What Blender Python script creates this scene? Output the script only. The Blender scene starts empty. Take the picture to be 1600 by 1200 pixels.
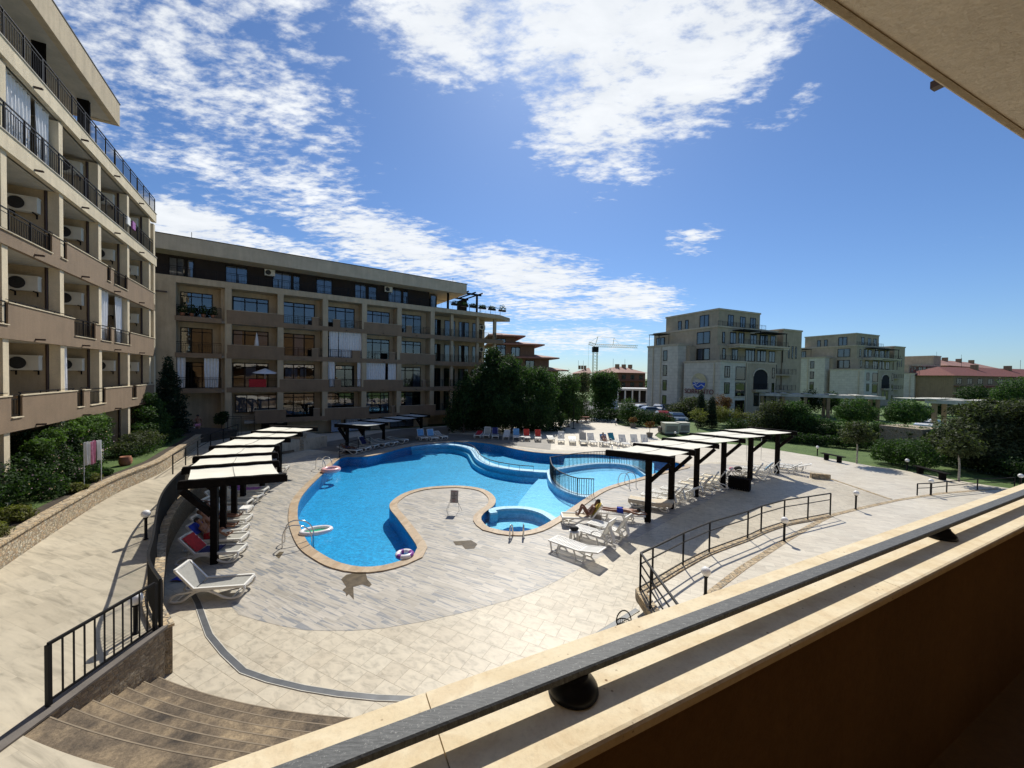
import bpy, bmesh, math, random
import numpy as np
from mathutils import Vector, Matrix
from mathutils.geometry import tessellate_polygon
C = bpy.context.scene.collection
R = math.radians
PI = math.pi
rnd = random.Random(7)
# ---------------------------------------------------------------- camera
H = 6.0
F = 600.0
PITCH, ROLL = R(-1.2), R(0.9)
Fw = Vector((0, math.cos(PITCH), math.sin(PITCH)))
R0 = Vector((1, 0, 0)); U0 = R0.cross(Fw)
Rt = R0 * math.cos(ROLL) + U0 * math.sin(ROLL)
Up = U0 * math.cos(ROLL) - R0 * math.sin(ROLL)
CAM = Vector((0, 0, H))
def ray(px, py): return Fw * F + Rt * (px - 800) - Up * (py - 600)
def G(px, py, z=0.0):
    """the point at height z that is seen at this spot of the photograph"""
    d = ray(px, py); t = (z - H) / d.z
    return CAM + d * t
def V(px, py, Y):
    d = ray(px, py); return CAM + d * (Y / d.y)
def XY(px, py, z=0.0):
    p = G(px, py, z); return (p.x, p.y)
cd = bpy.data.cameras.new('camera'); cam = bpy.data.objects.new('camera', cd); C.objects.link(cam)
cd.sensor_width = 36; cd.lens = F / 1600 * 36; cd.clip_end = 6000; cd.clip_start = 0.05
m = Matrix((Rt, Up, -Fw)).transposed().to_4x4(); m.translation = CAM
cam.matrix_world = m
bpy.context.scene.camera = cam
sc = bpy.context.scene
sc.view_settings.view_transform = 'Standard'; sc.view_settings.look = 'None'
sc.view_settings.exposure = 0.0; sc.view_settings.gamma = 1
# ---------------------------------------------------------------- node helpers
def new_mat(name):
    m = bpy.data.materials.new(name); m.use_nodes = True
    nt = m.node_tree; nt.nodes.clear()
    out = nt.nodes.new('ShaderNodeOutputMaterial'); b = nt.nodes.new('ShaderNodeBsdfPrincipled')
    nt.links.new(b.outputs[0], out.inputs[0])
    return m, nt, b, out
def N(nt, t, **kw):
    n = nt.nodes.new('ShaderNode' + t)
    for k, v in kw.items():
        if k in n.inputs: n.inputs[k].default_value = v
        else: setattr(n, k, v)
    return n
def L(nt, a, b): nt.links.new(a, b)
def coords(nt, rot=0, scale=(1, 1, 1), kind='Object', loc=(0, 0, 0)):
    t = N(nt, 'TexCoord'); mp = N(nt, 'Mapping')
    mp.inputs['Rotation'].default_value = rot if isinstance(rot, tuple) else (0, 0, rot)
    mp.inputs['Scale'].default_value = scale; mp.inputs['Location'].default_value = loc
    L(nt, t.outputs[kind], mp.inputs[0]); return mp.outputs[0]
def noise(nt, vec, scale, detail=4, rough=.55, dist=0):
    n = N(nt, 'TexNoise', Scale=scale, Detail=detail, Roughness=rough, Distortion=dist)
    if vec is not None: L(nt, vec, n.inputs['Vector'])
    return n.outputs['Fac']
def ramp(nt, fac, stops):
    r = N(nt, 'ValToRGB'); e = r.color_ramp.elements
    while len(e) < len(stops): e.new(0.5)
    for i, (p, c) in enumerate(stops):
        e[i].position = p; e[i].color = (c[0], c[1], c[2], 1) if isinstance(c, (tuple, list)) else (c, c, c, 1)
    L(nt, fac, r.inputs[0]); return r.outputs[0]
def mix(nt, a, b, fac, mode='MIX'):
    m = N(nt, 'MixRGB', blend_type=mode)
    for inp, v in ((m.inputs[0], fac), (m.inputs[1], a), (m.inputs[2], b)):
        if hasattr(v, 'is_linked') or isinstance(v, bpy.types.NodeSocket): L(nt, v, inp)
        elif isinstance(v, (int, float)): inp.default_value = v if inp == m.inputs[0] else (v, v, v, 1)
        else: inp.default_value = (v[0], v[1], v[2], 1)
    return m.outputs[0]
def math_(nt, op, a, b=None, c=None, clamp=False):
    m = N(nt, 'Math', operation=op, use_clamp=clamp)
    for i, v in enumerate((a, b, c)):
        if v is None: continue
        if isinstance(v, bpy.types.NodeSocket): L(nt, v, m.inputs[i])
        else: m.inputs[i].default_value = v
    return m.outputs[0]
def bump(nt, b, h, strength=.3, dist=.01):
    n = N(nt, 'Bump', Strength=strength, Distance=dist); L(nt, h, n.inputs['Height']); L(nt, n.outputs[0], b.inputs['Normal'])
def setc(nt, b, sock): L(nt, sock, b.inputs['Base Color'])
MATS = {}
def simple(name, col, rough=.6, metal=0, var=.15, vs=3.0, bstr=0, bs=60, spec=.5, coat=0):
    m, nt, b, o = new_mat(name)
    v = coords(nt)
    n = noise(nt, v, vs, 5)
    c0 = [x * (1 - var) for x in col]; c1 = [min(1, x * (1 + var)) for x in col]
    setc(nt, b, ramp(nt, n, [(.3, c0), (.7, c1)]))
    b.inputs['Roughness'].default_value = rough; b.inputs['Metallic'].default_value = metal
    b.inputs['Specular IOR Level'].default_value = spec
    if coat: b.inputs['Coat Weight'].default_value = coat
    if bstr: bump(nt, b, noise(nt, v, bs, 3), bstr, .01)
    MATS[name] = m; return m
def stucco(name, col, streak=.25, bstr=.6):
    m, nt, b, o = new_mat(name)
    v = coords(nt); vz = coords(nt, scale=(3.5, 3.5, .35))
    base = ramp(nt, noise(nt, v, 1.1, 6, .6), [(.3, [x * .86 for x in col]), (.72, [min(1, x * 1.1) for x in col])])
    st = ramp(nt, noise(nt, vz, 1.0, 5, .6), [(.35, 1 - streak), (.62, 1.0)])
    c = mix(nt, base, st, 1.0, 'MULTIPLY')
    fine = ramp(nt, noise(nt, v, 26, 4, .7), [(.3, .84), (.7, 1.0)])
    setc(nt, b, mix(nt, c, fine, 1.0, 'MULTIPLY')); b.inputs['Roughness'].default_value = .9
    bump(nt, b, noise(nt, v, 45, 5, .7), bstr, .02)
    MATS[name] = m; return m
def tiles(name, rot, w, h, ca, cb, cm, mortar=.006, marble=.5, ms=(1.2, 5, 1), stain=.3, rough=.45, offset=.5, frq=2, squash=1.0, streaks=None):
    m, nt, b, o = new_mat(name)
    v = coords(nt, rot=rot)
    br = N(nt, 'TexBrick', Scale=1.0); br.offset = offset; br.offset_frequency = frq
    br.inputs['Brick Width'].default_value = w; br.inputs['Row Height'].default_value = h
    br.inputs['Mortar Size'].default_value = mortar; br.inputs['Mortar Smooth'].default_value = .3; br.inputs['Bias'].default_value = 0
    br.inputs['Color1'].default_value = (*ca, 1); br.inputs['Color2'].default_value = (*cb, 1); br.inputs['Mortar'].default_value = (*cm, 1)
    L(nt, v, br.inputs['Vector'])
    # each tile shifts the marbling so that the veins break at the joints
    sv = N(nt, 'VectorMath', operation='MULTIPLY_ADD')
    L(nt, br.outputs['Color'], sv.inputs[0]); sv.inputs[1].default_value = (60, 47, 31); L(nt, v, sv.inputs[2])
    mp = N(nt, 'Mapping'); mp.inputs['Scale'].default_value = ms; L(nt, sv.outputs[0], mp.inputs[0])
    nz = noise(nt, mp.outputs[0], 1.6, 6, .62, .6)
    mr = ramp(nt, nz, [(.28, 1 - marble), (.5, 1.0 - marble * .2), (.75, 1.06)])
    c = mix(nt, br.outputs['Color'], mr, 1.0, 'MULTIPLY')
    if streaks:
        nz2 = noise(nt, mp.outputs[0], 2.0, 3, .5, .2)
        c = mix(nt, c, streaks, ramp(nt, nz2, [(.53, 0.0), (.60, .8)]))
    dirt = ramp(nt, noise(nt, coords(nt), .35, 6, .65), [(.3, 1 - stain), (.62, 1.0)])
    c = mix(nt, c, dirt, 1.0, 'MULTIPLY')
    spots = ramp(nt, noise(nt, coords(nt), 2.3, 6, .7), [(.28, .72), (.4, 1.0)])
    c = mix(nt, c, spots, .6, 'MULTIPLY')
    setc(nt, b, c); b.inputs['Roughness'].default_value = rough
    b.inputs['Specular IOR Level'].default_value = .3
    inv = math_(nt, 'MULTIPLY_ADD', br.outputs['Fac'], -1.0, 1.0)
    hh = math_(nt, 'MULTIPLY_ADD', nz, .35, inv)
    bump(nt, b, hh, .35, .006)
    MATS[name] = m; return m
def stonewall(name, cols, sc_=(2.1, 2.1, 4.2), mort=(.28, .24, .18)):
    m, nt, b, o = new_mat(name)
    v0 = coords(nt)
    dn = N(nt, 'TexNoise', Scale=2.5, Detail=3); L(nt, v0, dn.inputs['Vector'])
    add = N(nt, 'VectorMath', operation='MULTIPLY_ADD'); L(nt, dn.outputs['Color'], add.inputs[0]); add.inputs[1].default_value = (.12, .12, .06); L(nt, v0, add.inputs[2])
    mp = N(nt, 'Mapping'); mp.inputs['Scale'].default_value = sc_; L(nt, add.outputs[0], mp.inputs[0])
    vo = N(nt, 'TexVoronoi', feature='F1', distance='CHEBYCHEV'); vo.inputs['Randomness'].default_value = .8; L(nt, mp.outputs[0], vo.inputs['Vector'])
    vo2 = N(nt, 'TexVoronoi', feature='F2', distance='CHEBYCHEV'); vo2.inputs['Randomness'].default_value = .8; L(nt, mp.outputs[0], vo2.inputs['Vector'])
    sep = N(nt, 'SeparateColor'); L(nt, vo.outputs['Color'], sep.inputs[0])
    c = ramp(nt, sep.outputs[0], [(i / (len(cols) - 1), k) for i, k in enumerate(cols)])
    tint = ramp(nt, noise(nt, v0, 9, 6, .7), [(.25, .6), (.7, 1.1)])
    c = mix(nt, c, tint, 1.0, 'MULTIPLY')
    edge = math_(nt, 'SUBTRACT', vo2.outputs['Distance'], vo.outputs['Distance'])
    ef = ramp(nt, edge, [(.03, 1.0), (.12, 0.0)])
    c = mix(nt, c, mort, ef)
    setc(nt, b, c); b.inputs['Roughness'].default_value = .9
    hgt = math_(nt, 'SUBTRACT', noise(nt, v0, 14, 4), math_(nt, 'MULTIPLY', ef, 1.2))
    bump(nt, b, hgt, .8, .03)
    MATS[name] = m; return m
def foliage(name, c0, c1, c2, vs=.9, trans=.35):
    m, nt, b, o = new_mat(name)
    g = N(nt, 'NewGeometry')
    a = ramp(nt, g.outputs['Random Per Island'], [(0, c0), (.55, c1), (1, c2)])
    n = ramp(nt, noise(nt, coords(nt), vs, 3), [(.35, .62), (.65, 1.15)])
    c = mix(nt, a, n, 1.0, 'MULTIPLY')
    setc(nt, b, c); b.inputs['Roughness'].default_value = .65; b.inputs['Specular IOR Level'].default_value = .2
    tr = N(nt, 'BsdfTranslucent'); c2_ = mix(nt, c, (1.3, 1.5, .6), 1.0, 'MULTIPLY'); L(nt, c2_, tr.inputs[0])
    ms = N(nt, 'MixShader'); ms.inputs[0].default_value = trans; L(nt, b.outputs[0], ms.inputs[1]); L(nt, tr.outputs[0], ms.inputs[2]); L(nt, ms.outputs[0], o.inputs[0])
    MATS[name] = m; return m
# ---------------------------------------------------------------- mesh builder
class Fr:
    def __init__(s, O, u, n=None):
        s.O = Vector((O[0], O[1], 0)); s.u = Vector((u[0], u[1], 0)).normalized()
        s.n = Vector((n[0], n[1], 0)).normalized() if n else Vector((s.u.y, -s.u.x, 0))
    def P(s, a, d, z): return s.O + s.u * a + s.n * d + Vector((0, 0, z))
    def s_at(s, px, d=0, py=600):
        r = ray(px, py); A = s.O + s.n * d
        # (A + u t) x r = 0 in plan
        return (A.y * r.x - A.x * r.y) / (s.u.x * r.y - s.u.y * r.x)
    def sz(s, px, py, d=0):
        r = ray(px, py); t = s.s_at(px, d, py); p = s.O + s.n * d + s.u * t
        k = (p.y / r.y) if abs(r.y) > 1e-6 else p.x / r.x
        return t, H + r.z * k
class MB:
    def __init__(s): s.v = []; s.f = []; s.mi = []; s.sm = []; s.cur = 0
    def add(s, vs, fs, smooth=False):
        o = len(s.v); s.v += [Vector(p) for p in vs]
        for f in fs: s.f.append([i + o for i in f]); s.mi.append(s.cur); s.sm.append(smooth)
        return s
    def hexa(s, p):
        return s.add(p, [(0, 3, 2, 1), (4, 5, 6, 7), (0, 1, 5, 4), (1, 2, 6, 5), (2, 3, 7, 6), (3, 0, 4, 7)])
    def box(s, x0, x1, y0, y1, z0, z1):
        return s.hexa([(x0, y0, z0), (x1, y0, z0), (x1, y1, z0), (x0, y1, z0), (x0, y0, z1), (x1, y0, z1), (x1, y1, z1), (x0, y1, z1)])
    def fbox(s, fr, a0, a1, d0, d1, z0, z1):
        return s.hexa([fr.P(a0, d1, z0), fr.P(a1, d1, z0), fr.P(a1, d0, z0), fr.P(a0, d0, z0), fr.P(a0, d1, z1), fr.P(a1, d1, z1), fr.P(a1, d0, z1), fr.P(a0, d0, z1)])
    def bar(s, p, q, w, h=None, up=(0, 0, 1)):
        p, q = Vector(p), Vector(q); h = h or w; d = (q - p)
        if d.length < 1e-6: return s
        d.normalize(); up = Vector(up)
        if abs(d.dot(up)) > .98: up = Vector((0, 1, 0)) if abs(d.y) < .9 else Vector((1, 0, 0))
        a = d.cross(up).normalized() * (w / 2); b = a.cross(d).normalized() * (h / 2)
        return s.hexa([p - a - b, p + a - b, q + a - b, q - a - b, p - a + b, p + a + b, q + a + b, q - a + b])
    def tube(s, pts, r, n=8, closed=False, caps=True):
        pts = [Vector(p) for p in pts]; m = len(pts); vs = []; fs = []
        rr = r if isinstance(r, (list, tuple)) else [r] * m
        prev = None
        for i, p in enumerate(pts):
            if closed: t = pts[(i + 1) % m] - pts[i - 1]
            else: t = pts[min(i + 1, m - 1)] - pts[max(i - 1, 0)]
            t.normalize()
            if prev is None:
                a = t.cross(Vector((0, 0, 1)) if abs(t.z) < .9 else Vector((1, 0, 0))).normalized()
            else:
                a = (prev - t * prev.dot(t))
                a = a.normalized() if a.length > 1e-6 else t.orthogonal().normalized()
            prev = a; b = t.cross(a)
            for k in range(n):
                th = 2 * PI * k / n; vs.append(p + (a * math.cos(th) + b * math.sin(th)) * rr[i])
        for i in range(m if closed else m - 1):
            j = (i + 1) % m
            for k in range(n): fs.append((i * n + k, i * n + (k + 1) % n, j * n + (k + 1) % n, j * n + k))
        s.add(vs, fs, True)
        if caps and not closed:
            s.add(vs[:n], [tuple(range(n - 1, -1, -1))]); s.add(vs[-n:], [tuple(range(n))])
        return s
    def lathe(s, prof, c=(0, 0, 0), n=16, smooth=True):
        c = Vector(c); vs = []; fs = []
        for r, z in prof:
            for k in range(n): vs.append(c + Vector((r * math.cos(2 * PI * k / n), r * math.sin(2 * PI * k / n), z)))
        for i in range(len(prof) - 1):
            for k in range(n): fs.append((i * n + k, i * n + (k + 1) % n, (i + 1) * n + (k + 1) % n, (i + 1) * n + k))
        return s.add(vs, fs, smooth)
    def sphere(s, c, r, n=16, sz=1.0):
        return s.lathe([(max(1e-4, r * math.sin(PI * i / (n // 2))), -r * sz * math.cos(PI * i / (n // 2))) for i in range(n // 2 + 1)], c, n)
    def ell(s, c, ax, n=12):
        ax = [Vector(a) for a in ax]; c = Vector(c); vs = []; fs = []; m = n // 2
        for i in range(m + 1):
            for k in range(n):
                st, ct = math.sin(PI * i / m), math.cos(PI * i / m)
                vs.append(c + ax[0] * (st * math.cos(2 * PI * k / n)) + ax[1] * (st * math.sin(2 * PI * k / n)) + ax[2] * ct)
        for i in range(m):
            for k in range(n): fs.append((i * n + k, i * n + (k + 1) % n, (i + 1) * n + (k + 1) % n, (i + 1) * n + k))
        return s.add(vs, fs, True)
    def sheet(s, poly, z, holes=()):
        loops = [[Vector((p[0], p[1], z if len(p) < 3 else p[2])) for p in lp] for lp in [poly] + list(holes)]
        tris = tessellate_polygon(loops); vs = [p for lp in loops for p in lp]; fs = []
        for t in tris:
            a, b, c = (vs[i] for i in t)
            fs.append(t if (b - a).cross(c - a).z > 0 else t[::-1])
        return s.add(vs, fs)
    def prism(s, poly, z0, z1, top=True, bottom=False):
        z0s = z0; n = len(poly)
        area = sum(poly[i][0] * poly[(i + 1) % n][1] - poly[(i + 1) % n][0] * poly[i][1] for i in range(n))
        if area < 0: poly = poly[::-1]
        if top: s.sheet([(p[0], p[1]) for p in poly], z1)
        if bottom: s.sheet([(p[0], p[1]) for p in poly], z0)
        lo = [(p[0], p[1], z0) for p in poly]; hi = [(p[0], p[1], z1) for p in poly]
        return s.add(lo + hi, [(i, (i + 1) % n, n + (i + 1) % n, n + i) for i in range(n)])
    def build(s, name, mats, parent=None, world=True):
        me = bpy.data.meshes.new(name)
        off = Vector((0, 0, 0))
        if parent is not None and world: off = Vector(parent['org']) if 'org' in parent else Vector((0, 0, 0))
        me.from_pydata([tuple(p - off) for p in s.v], [], s.f)
        if not isinstance(mats, (list, tuple)): mats = [mats]
        for mt in mats: me.materials.append(MATS[mt] if isinstance(mt, str) else mt)
        me.polygons.foreach_set('material_index', s.mi); me.polygons.foreach_set('use_smooth', s.sm)
        me.update()
        o = bpy.data.objects.new(name, me); C.objects.link(o)
        if parent is not None:
            o.parent = parent
            if 'org' in parent: o['org'] = parent['org']
        return o
def thing(name, label, cat, loc=(0, 0, 0), group=None):
    o = bpy.data.objects.new(name, None); C.objects.link(o); o.location = loc; o['org'] = tuple(loc)
    o.empty_display_size = .3; tag(o, label, cat, group); return o
def tag(o, label=None, cat=None, group=None, kind=None):
    if label: o['label'] = label
    if cat: o['category'] = cat
    if group: o['group'] = group
    if kind: o['kind'] = kind
    return o
def structure(mb, name, m): return tag(mb.build(name, m), kind='structure')
def copy_tree(o, parent=None):
    c = o.copy(); C.objects.link(c); c.parent = parent
    for ch in list(o.children): copy_tree(ch, c)
    return c
def smooth_line(pts, step=.25, closed=False):
    """Catmull-Rom through the points"""
    P = [Vector((p[0], p[1], p[2] if len(p) > 2 else 0)) for p in pts]; n = len(P); out = []
    for i in range(n if closed else n - 1):
        if closed: a, b, c, d = P[i - 1], P[i], P[(i + 1) % n], P[(i + 2) % n]
        else: a, b, c, d = P[max(i - 1, 0)], P[i], P[i + 1], P[min(i + 2, n - 1)]
        k = max(1, int((c - b).length / step))
        for j in range(k):
            t = j / k; out.append(.5 * ((2 * b) + (c - a) * t + (2 * a - 5 * b + 4 * c - d) * t * t + (3 * b - a - 3 * c + d) * t ** 3))
    if not closed: out.append(P[-1])
    return out
def offset_line(pts, d, closed=False):
    n = len(pts); out = []
    for i, p in enumerate(pts):
        a = pts[i - 1] if (i or closed) else pts[i]; b = pts[(i + 1) % n] if (i < n - 1 or closed) else pts[i]
        t = (b - a); t.z = 0; t.normalize(); out.append(p + Vector((t.y, -t.x, 0)) * d)
    return out
def strip(mb, A, B, z0, z1, closed=False):
    """solid band between two lines, top at z1 (may be a list)"""
    n = len(A)
    Z1 = z1 if isinstance(z1, list) else [z1] * n; Z0 = z0 if isinstance(z0, list) else [z0] * n
    vs = [(A[i].x, A[i].y, Z0[i]) for i in range(n)] + [(B[i].x, B[i].y, Z0[i]) for i in range(n)] + [(B[i].x, B[i].y, Z1[i]) for i in range(n)] + [(A[i].x, A[i].y, Z1[i]) for i in range(n)]
    fs = []
    for i in range(n if closed else n - 1):
        j = (i + 1) % n
        fs += [(3 * n + i, 2 * n + i, 2 * n + j, 3 * n + j), (i, 3 * n + i, 3 * n + j, j), (2 * n + i, n + i, n + j, 2 * n + j)]
    if not closed: fs += [(0, n, 2 * n, 3 * n), (n - 1, 4 * n - 1, 3 * n - 1, 2 * n - 1)]
    return mb.add(vs, fs)
def arc3(a, b, c, n=24, t0=0, t1=1):
    """circle through three plan points, from a to c (t may run past the ends)"""
    ax, ay, bx, by, cx, cy = *a[:2], *b[:2], *c[:2]
    d = 2 * (ax * (by - cy) + bx * (cy - ay) + cx * (ay - by))
    ux = ((ax**2 + ay**2) * (by - cy) + (bx**2 + by**2) * (cy - ay) + (cx**2 + cy**2) * (ay - by)) / d
    uy = ((ax**2 + ay**2) * (cx - bx) + (bx**2 + by**2) * (ax - cx) + (cx**2 + cy**2) * (bx - ax)) / d
    r = math.hypot(ax - ux, ay - uy); a0 = math.atan2(ay - uy, ax - ux); a1 = math.atan2(cy - uy, cx - ux); am = math.atan2(by - uy, bx - ux)
    def norm(x):
        while x < -PI: x += 2 * PI
        while x > PI: x -= 2 * PI
        return x
    d1 = norm(am - a0) + norm(a1 - am)
    return [Vector((ux + r * math.cos(a0 + d1 * (t0 + (t1 - t0) * i / n)), uy + r * math.sin(a0 + d1 * (t0 + (t1 - t0) * i / n)), 0)) for i in range(n + 1)]
def leaf_mesh(name, blobs, n, size, seed=1, shell=.45, aspect=1.6, up=.35, mat=None, droop=0):
    """leaf-sized faces spread through a set of uneven clumps: blobs = (x,y,z,rx,ry,rz)"""
    g = np.random.default_rng(seed); B = np.array(blobs, float)
    w = (B[:, 3] * B[:, 4] + B[:, 4] * B[:, 5] + B[:, 3] * B[:, 5]); w /= w.sum()
    k = g.choice(len(B), n, p=w); d = g.normal(size=(n, 3)); d /= np.linalg.norm(d, axis=1)[:, None]
    lum = 1 + .16 * np.sin(d[:, 0] * 5 + k) * np.cos(d[:, 1] * 6 + 2 * k) + .12 * np.sin(d[:, 2] * 9 + 3 * k)
    rad = (1 - shell * g.random(n) ** 1.5) * lum * (1 + .05 * g.normal(size=n))
    p = B[k, :3] + d * B[k, 3:6] * rad[:, None]
    nrm = d * .8 + g.normal(size=(n, 3)) * .75 + np.array([0, 0, up]); nrm /= np.linalg.norm(nrm, axis=1)[:, None]
    t = np.cross(nrm, g.normal(size=(n, 3))); t /= np.linalg.norm(t, axis=1)[:, None]
    if droop: t[:, 2] -= droop; t /= np.linalg.norm(t, axis=1)[:, None]
    b = np.cross(nrm, t); s = size * (.6 + .8 * g.random(n))[:, None]
    # a pointed leaf: base, two sides, tip (bent a little)
    v = np.stack([p - t * s * aspect * .5, p + b * s * .42, p + t * s * aspect * .5 - nrm * s * .2, p - b * s * .42], 1).reshape(-1, 3)
    v[:, 2] = np.maximum(v[:, 2], -.02 + min(0, B[:, 2].min() - B[:, 5].max()) if B[:, 2].min() < 0 else .0)
    me = bpy.data.meshes.new(name); me.vertices.add(4 * n); me.vertices.foreach_set('co', v.astype(np.float32).ravel())
    me.loops.add(4 * n); me.loops.foreach_set('vertex_index', np.arange(4 * n, dtype=np.int32))
    me.polygons.add(n); me.polygons.foreach_set('loop_start', np.arange(0, 4 * n, 4, dtype=np.int32)); me.polygons.foreach_set('loop_total', np.full(n, 4, dtype=np.int32))
    me.update(calc_edges=True); me.validate()
    if mat: me.materials.append(MATS[mat])
    return me
def link(name, me, parent=None):
    o = bpy.data.objects.new(name, me); C.objects.link(o)
    if parent is not None: o.parent = parent
    return o
def W2(p, z=0): return Vector((p[0], p[1], z))
ORD = ['first', 'second', 'third', 'fourth', 'fifth', 'sixth', 'seventh', 'eighth', 'ninth', 'tenth', 'eleventh', 'twelfth', 'thirteenth', 'fourteenth', 'fifteenth', 'sixteenth', 'seventeenth']
# ---------------------------------------------------------------- sun and sky
SUN_AZ, SUN_EL = R(5.5), R(47)          # azimuth measured from +Y towards +X
sd = Vector((math.sin(SUN_AZ) * math.cos(SUN_EL), math.cos(SUN_AZ) * math.cos(SUN_EL), math.sin(SUN_EL)))
sl = bpy.data.lights.new('sun', 'SUN'); sl.energy = 5.0; sl.angle = R(.5); sl.color = (1, .955, .865)
so = bpy.data.objects.new('sun', sl); C.objects.link(so); so.rotation_euler = (-sd).to_track_quat('-Z', 'Y').to_euler()
so.location = (0, 0, 40)
w = bpy.data.worlds.new('World'); sc.world = w; w.use_nodes = True
nt = w.node_tree; nt.nodes.clear()
out = N(nt, 'OutputWorld'); bg = N(nt, 'Background'); L(nt, bg.outputs[0], out.inputs[0])
sky = N(nt, 'TexSky', sky_type='NISHITA'); sky.sun_disc = False; sky.sun_elevation = SUN_EL; sky.sun_rotation = SUN_AZ
sky.air_density = 1.0; sky.dust_density = .35; sky.ozone_density = 2.2; sky.altitude = 50
tc = N(nt, 'TexCoord'); vec = tc.outputs['Generated']
sep = N(nt, 'SeparateXYZ'); L(nt, vec, sep.inputs[0])
X, Y, Z = sep.outputs
zc = math_(nt, 'ADD', math_(nt, 'MAXIMUM', Z, 0.0), .10)
pl = N(nt, 'CombineXYZ'); L(nt, math_(nt, 'DIVIDE', X, zc), pl.inputs[0]); L(nt, math_(nt, 'DIVIDE', Y, zc), pl.inputs[1])
az = math_(nt, 'MULTIPLY', math_(nt, 'ARCTAN2', X, Y), 180 / PI); el = math_(nt, 'MULTIPLY', math_(nt, 'ARCSINE', Z), 180 / PI)
def blob(caz, cel, ra, re, rot=0, soft=.6, amp=1.0):
    """soft ellipse on the sky dome, degrees"""
    a = math_(nt, 'SUBTRACT', az, caz); e = math_(nt, 'SUBTRACT', el, cel); c_, s_ = math.cos(R(rot)), math.sin(R(rot))
    p = math_(nt, 'ADD', math_(nt, 'MULTIPLY', a, c_ / ra), math_(nt, 'MULTIPLY', e, s_ / ra))
    q = math_(nt, 'ADD', math_(nt, 'MULTIPLY', a, -s_ / re), math_(nt, 'MULTIPLY', e, c_ / re))
    r2 = math_(nt, 'ADD', math_(nt, 'MULTIPLY', p, p), math_(nt, 'MULTIPLY', q, q))
    return math_(nt, 'MULTIPLY', math_(nt, 'MULTIPLY_ADD', r2, -1.0, 1.0, clamp=False), amp)
def azel(px, py):
    d = ray(px, py).normalized(); return math.degrees(math.atan2(d.x, d.y)), math.degrees(math.asin(d.z))
CL = [(950, 30, 24, 12, -6, 1.3), (940, 150, 13, 10.5, 0, 1.15), (1100, 80, 17, 8, 18, 1.25), (700, 20, 13, 8, 0, 1.15), (960, -160, 40, 14, 0, 1.3), (300, 90, 19, 13, -8, .62), (420, 210, 13, 8, -30, .5), (130, 90, 12, 14, 0, .6), (285, 350, 10, 3.0, -2, 1.2),
      (330, 270, 13, 3.0, -18, .5), (620, 385, 15, 4.4, -9, 1.15), (820, 430, 14, 4.6, -7, 1.25), (980, 468, 9, 3.4, -8, 1.15), (860, 480, 14, 2.6, -2, .85), (440, 395, 12, 2.4, -6, .8), (1085, 370, 3.6, 1.9, 0, .62),
      (900, 530, 13, 2.6, 0, .8), (840, 245, 2.2, 2.0, -30, .3), (1240, 170, 4.5, 1.5, 12, .4), (600, 520, 30, 4, 0, .7), (-900, -500, 80, 30, 0, .5)]
cov = None
for (px, py, ra, re, rot, amp) in CL:
    a_, e_ = azel(px, py) if px > -500 else (-150, 45)
    b_ = blob(a_, e_, ra, re, rot, amp=amp)
    cov = b_ if cov is None else math_(nt, 'SMOOTH_MAX', cov, b_, .15)
cov = math_(nt, 'MAXIMUM', cov, -0.6)
mp = N(nt, 'Mapping'); mp.inputs['Rotation'].default_value = (0, 0, R(38)); mp.inputs['Scale'].default_value = (.75, 1.35, 1); L(nt, pl.outputs[0], mp.inputs[0])
n1 = noise(nt, mp.outputs[0], 4.4, 9, .6, .35); n2 = noise(nt, mp.outputs[0], 17, 6, .62, .1); n3 = noise(nt, mp.outputs[0], 1.2, 3, .5)
nn = math_(nt, 'ADD', math_(nt, 'MULTIPLY', math_(nt, 'SUBTRACT', n1, .5), 2.3), math_(nt, 'MULTIPLY', math_(nt, 'SUBTRACT', n2, .5), 2.3))
nn = math_(nt, 'ADD', nn, math_(nt, 'MULTIPLY', math_(nt, 'SUBTRACT', n3, .5), .8))
den = math_(nt, 'ADD', math_(nt, 'MULTIPLY', cov, .95), nn)
mr = N(nt, 'MapRange', interpolation_type='SMOOTHSTEP'); mr.inputs['From Min'].default_value = .12; mr.inputs['From Max'].default_value = 1.05; L(nt, den, mr.inputs[0])
dens = math_(nt, 'MULTIPLY', mr.outputs[0], .96)
# thick parts of the clouds are a little darker, edges bright
ccol = ramp(nt, n1, [(.3, (9.9, 10.4, 11.0)), (.75, (12.6, 12.9, 13.2))])
skyc = mix(nt, sky.outputs[0], (.78, 1.02, 1.34), 1.0, 'MULTIPLY')
final = mix(nt, skyc, ccol, dens)
L(nt, final, bg.inputs[0]); bg.inputs[1].default_value = .081
# ---------------------------------------------------------------- materials
stucco('cream', (.53, .43, .285), .16); stucco('cream_light', (.72, .61, .42), .14); stucco('brown', (.265, .185, .115), .1); stucco('soffit', (.50, .46, .38), .1, .4)
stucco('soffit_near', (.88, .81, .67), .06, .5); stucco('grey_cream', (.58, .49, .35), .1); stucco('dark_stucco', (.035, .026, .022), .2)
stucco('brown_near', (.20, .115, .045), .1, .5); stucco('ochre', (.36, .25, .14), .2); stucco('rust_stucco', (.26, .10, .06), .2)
tiles('deck_tiles', R(27), .46, .46, (.575, .50, .375), (.63, .56, .43), (.33, .28, .20), marble=.40, ms=(2.2, 4.2, 1), stain=.18, mortar=.0045)
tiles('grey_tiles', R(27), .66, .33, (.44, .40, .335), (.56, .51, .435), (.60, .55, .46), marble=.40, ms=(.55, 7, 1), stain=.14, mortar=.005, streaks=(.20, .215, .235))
tiles('grey_shade_tiles', R(27), .66, .33, (.20, .18, .155), (.27, .245, .21), (.26, .24, .21), marble=.40, ms=(.55, 7, 1), stain=.14, mortar=.005)  # darkened copy of grey_tiles: the far wing's shade put into the colour
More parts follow.
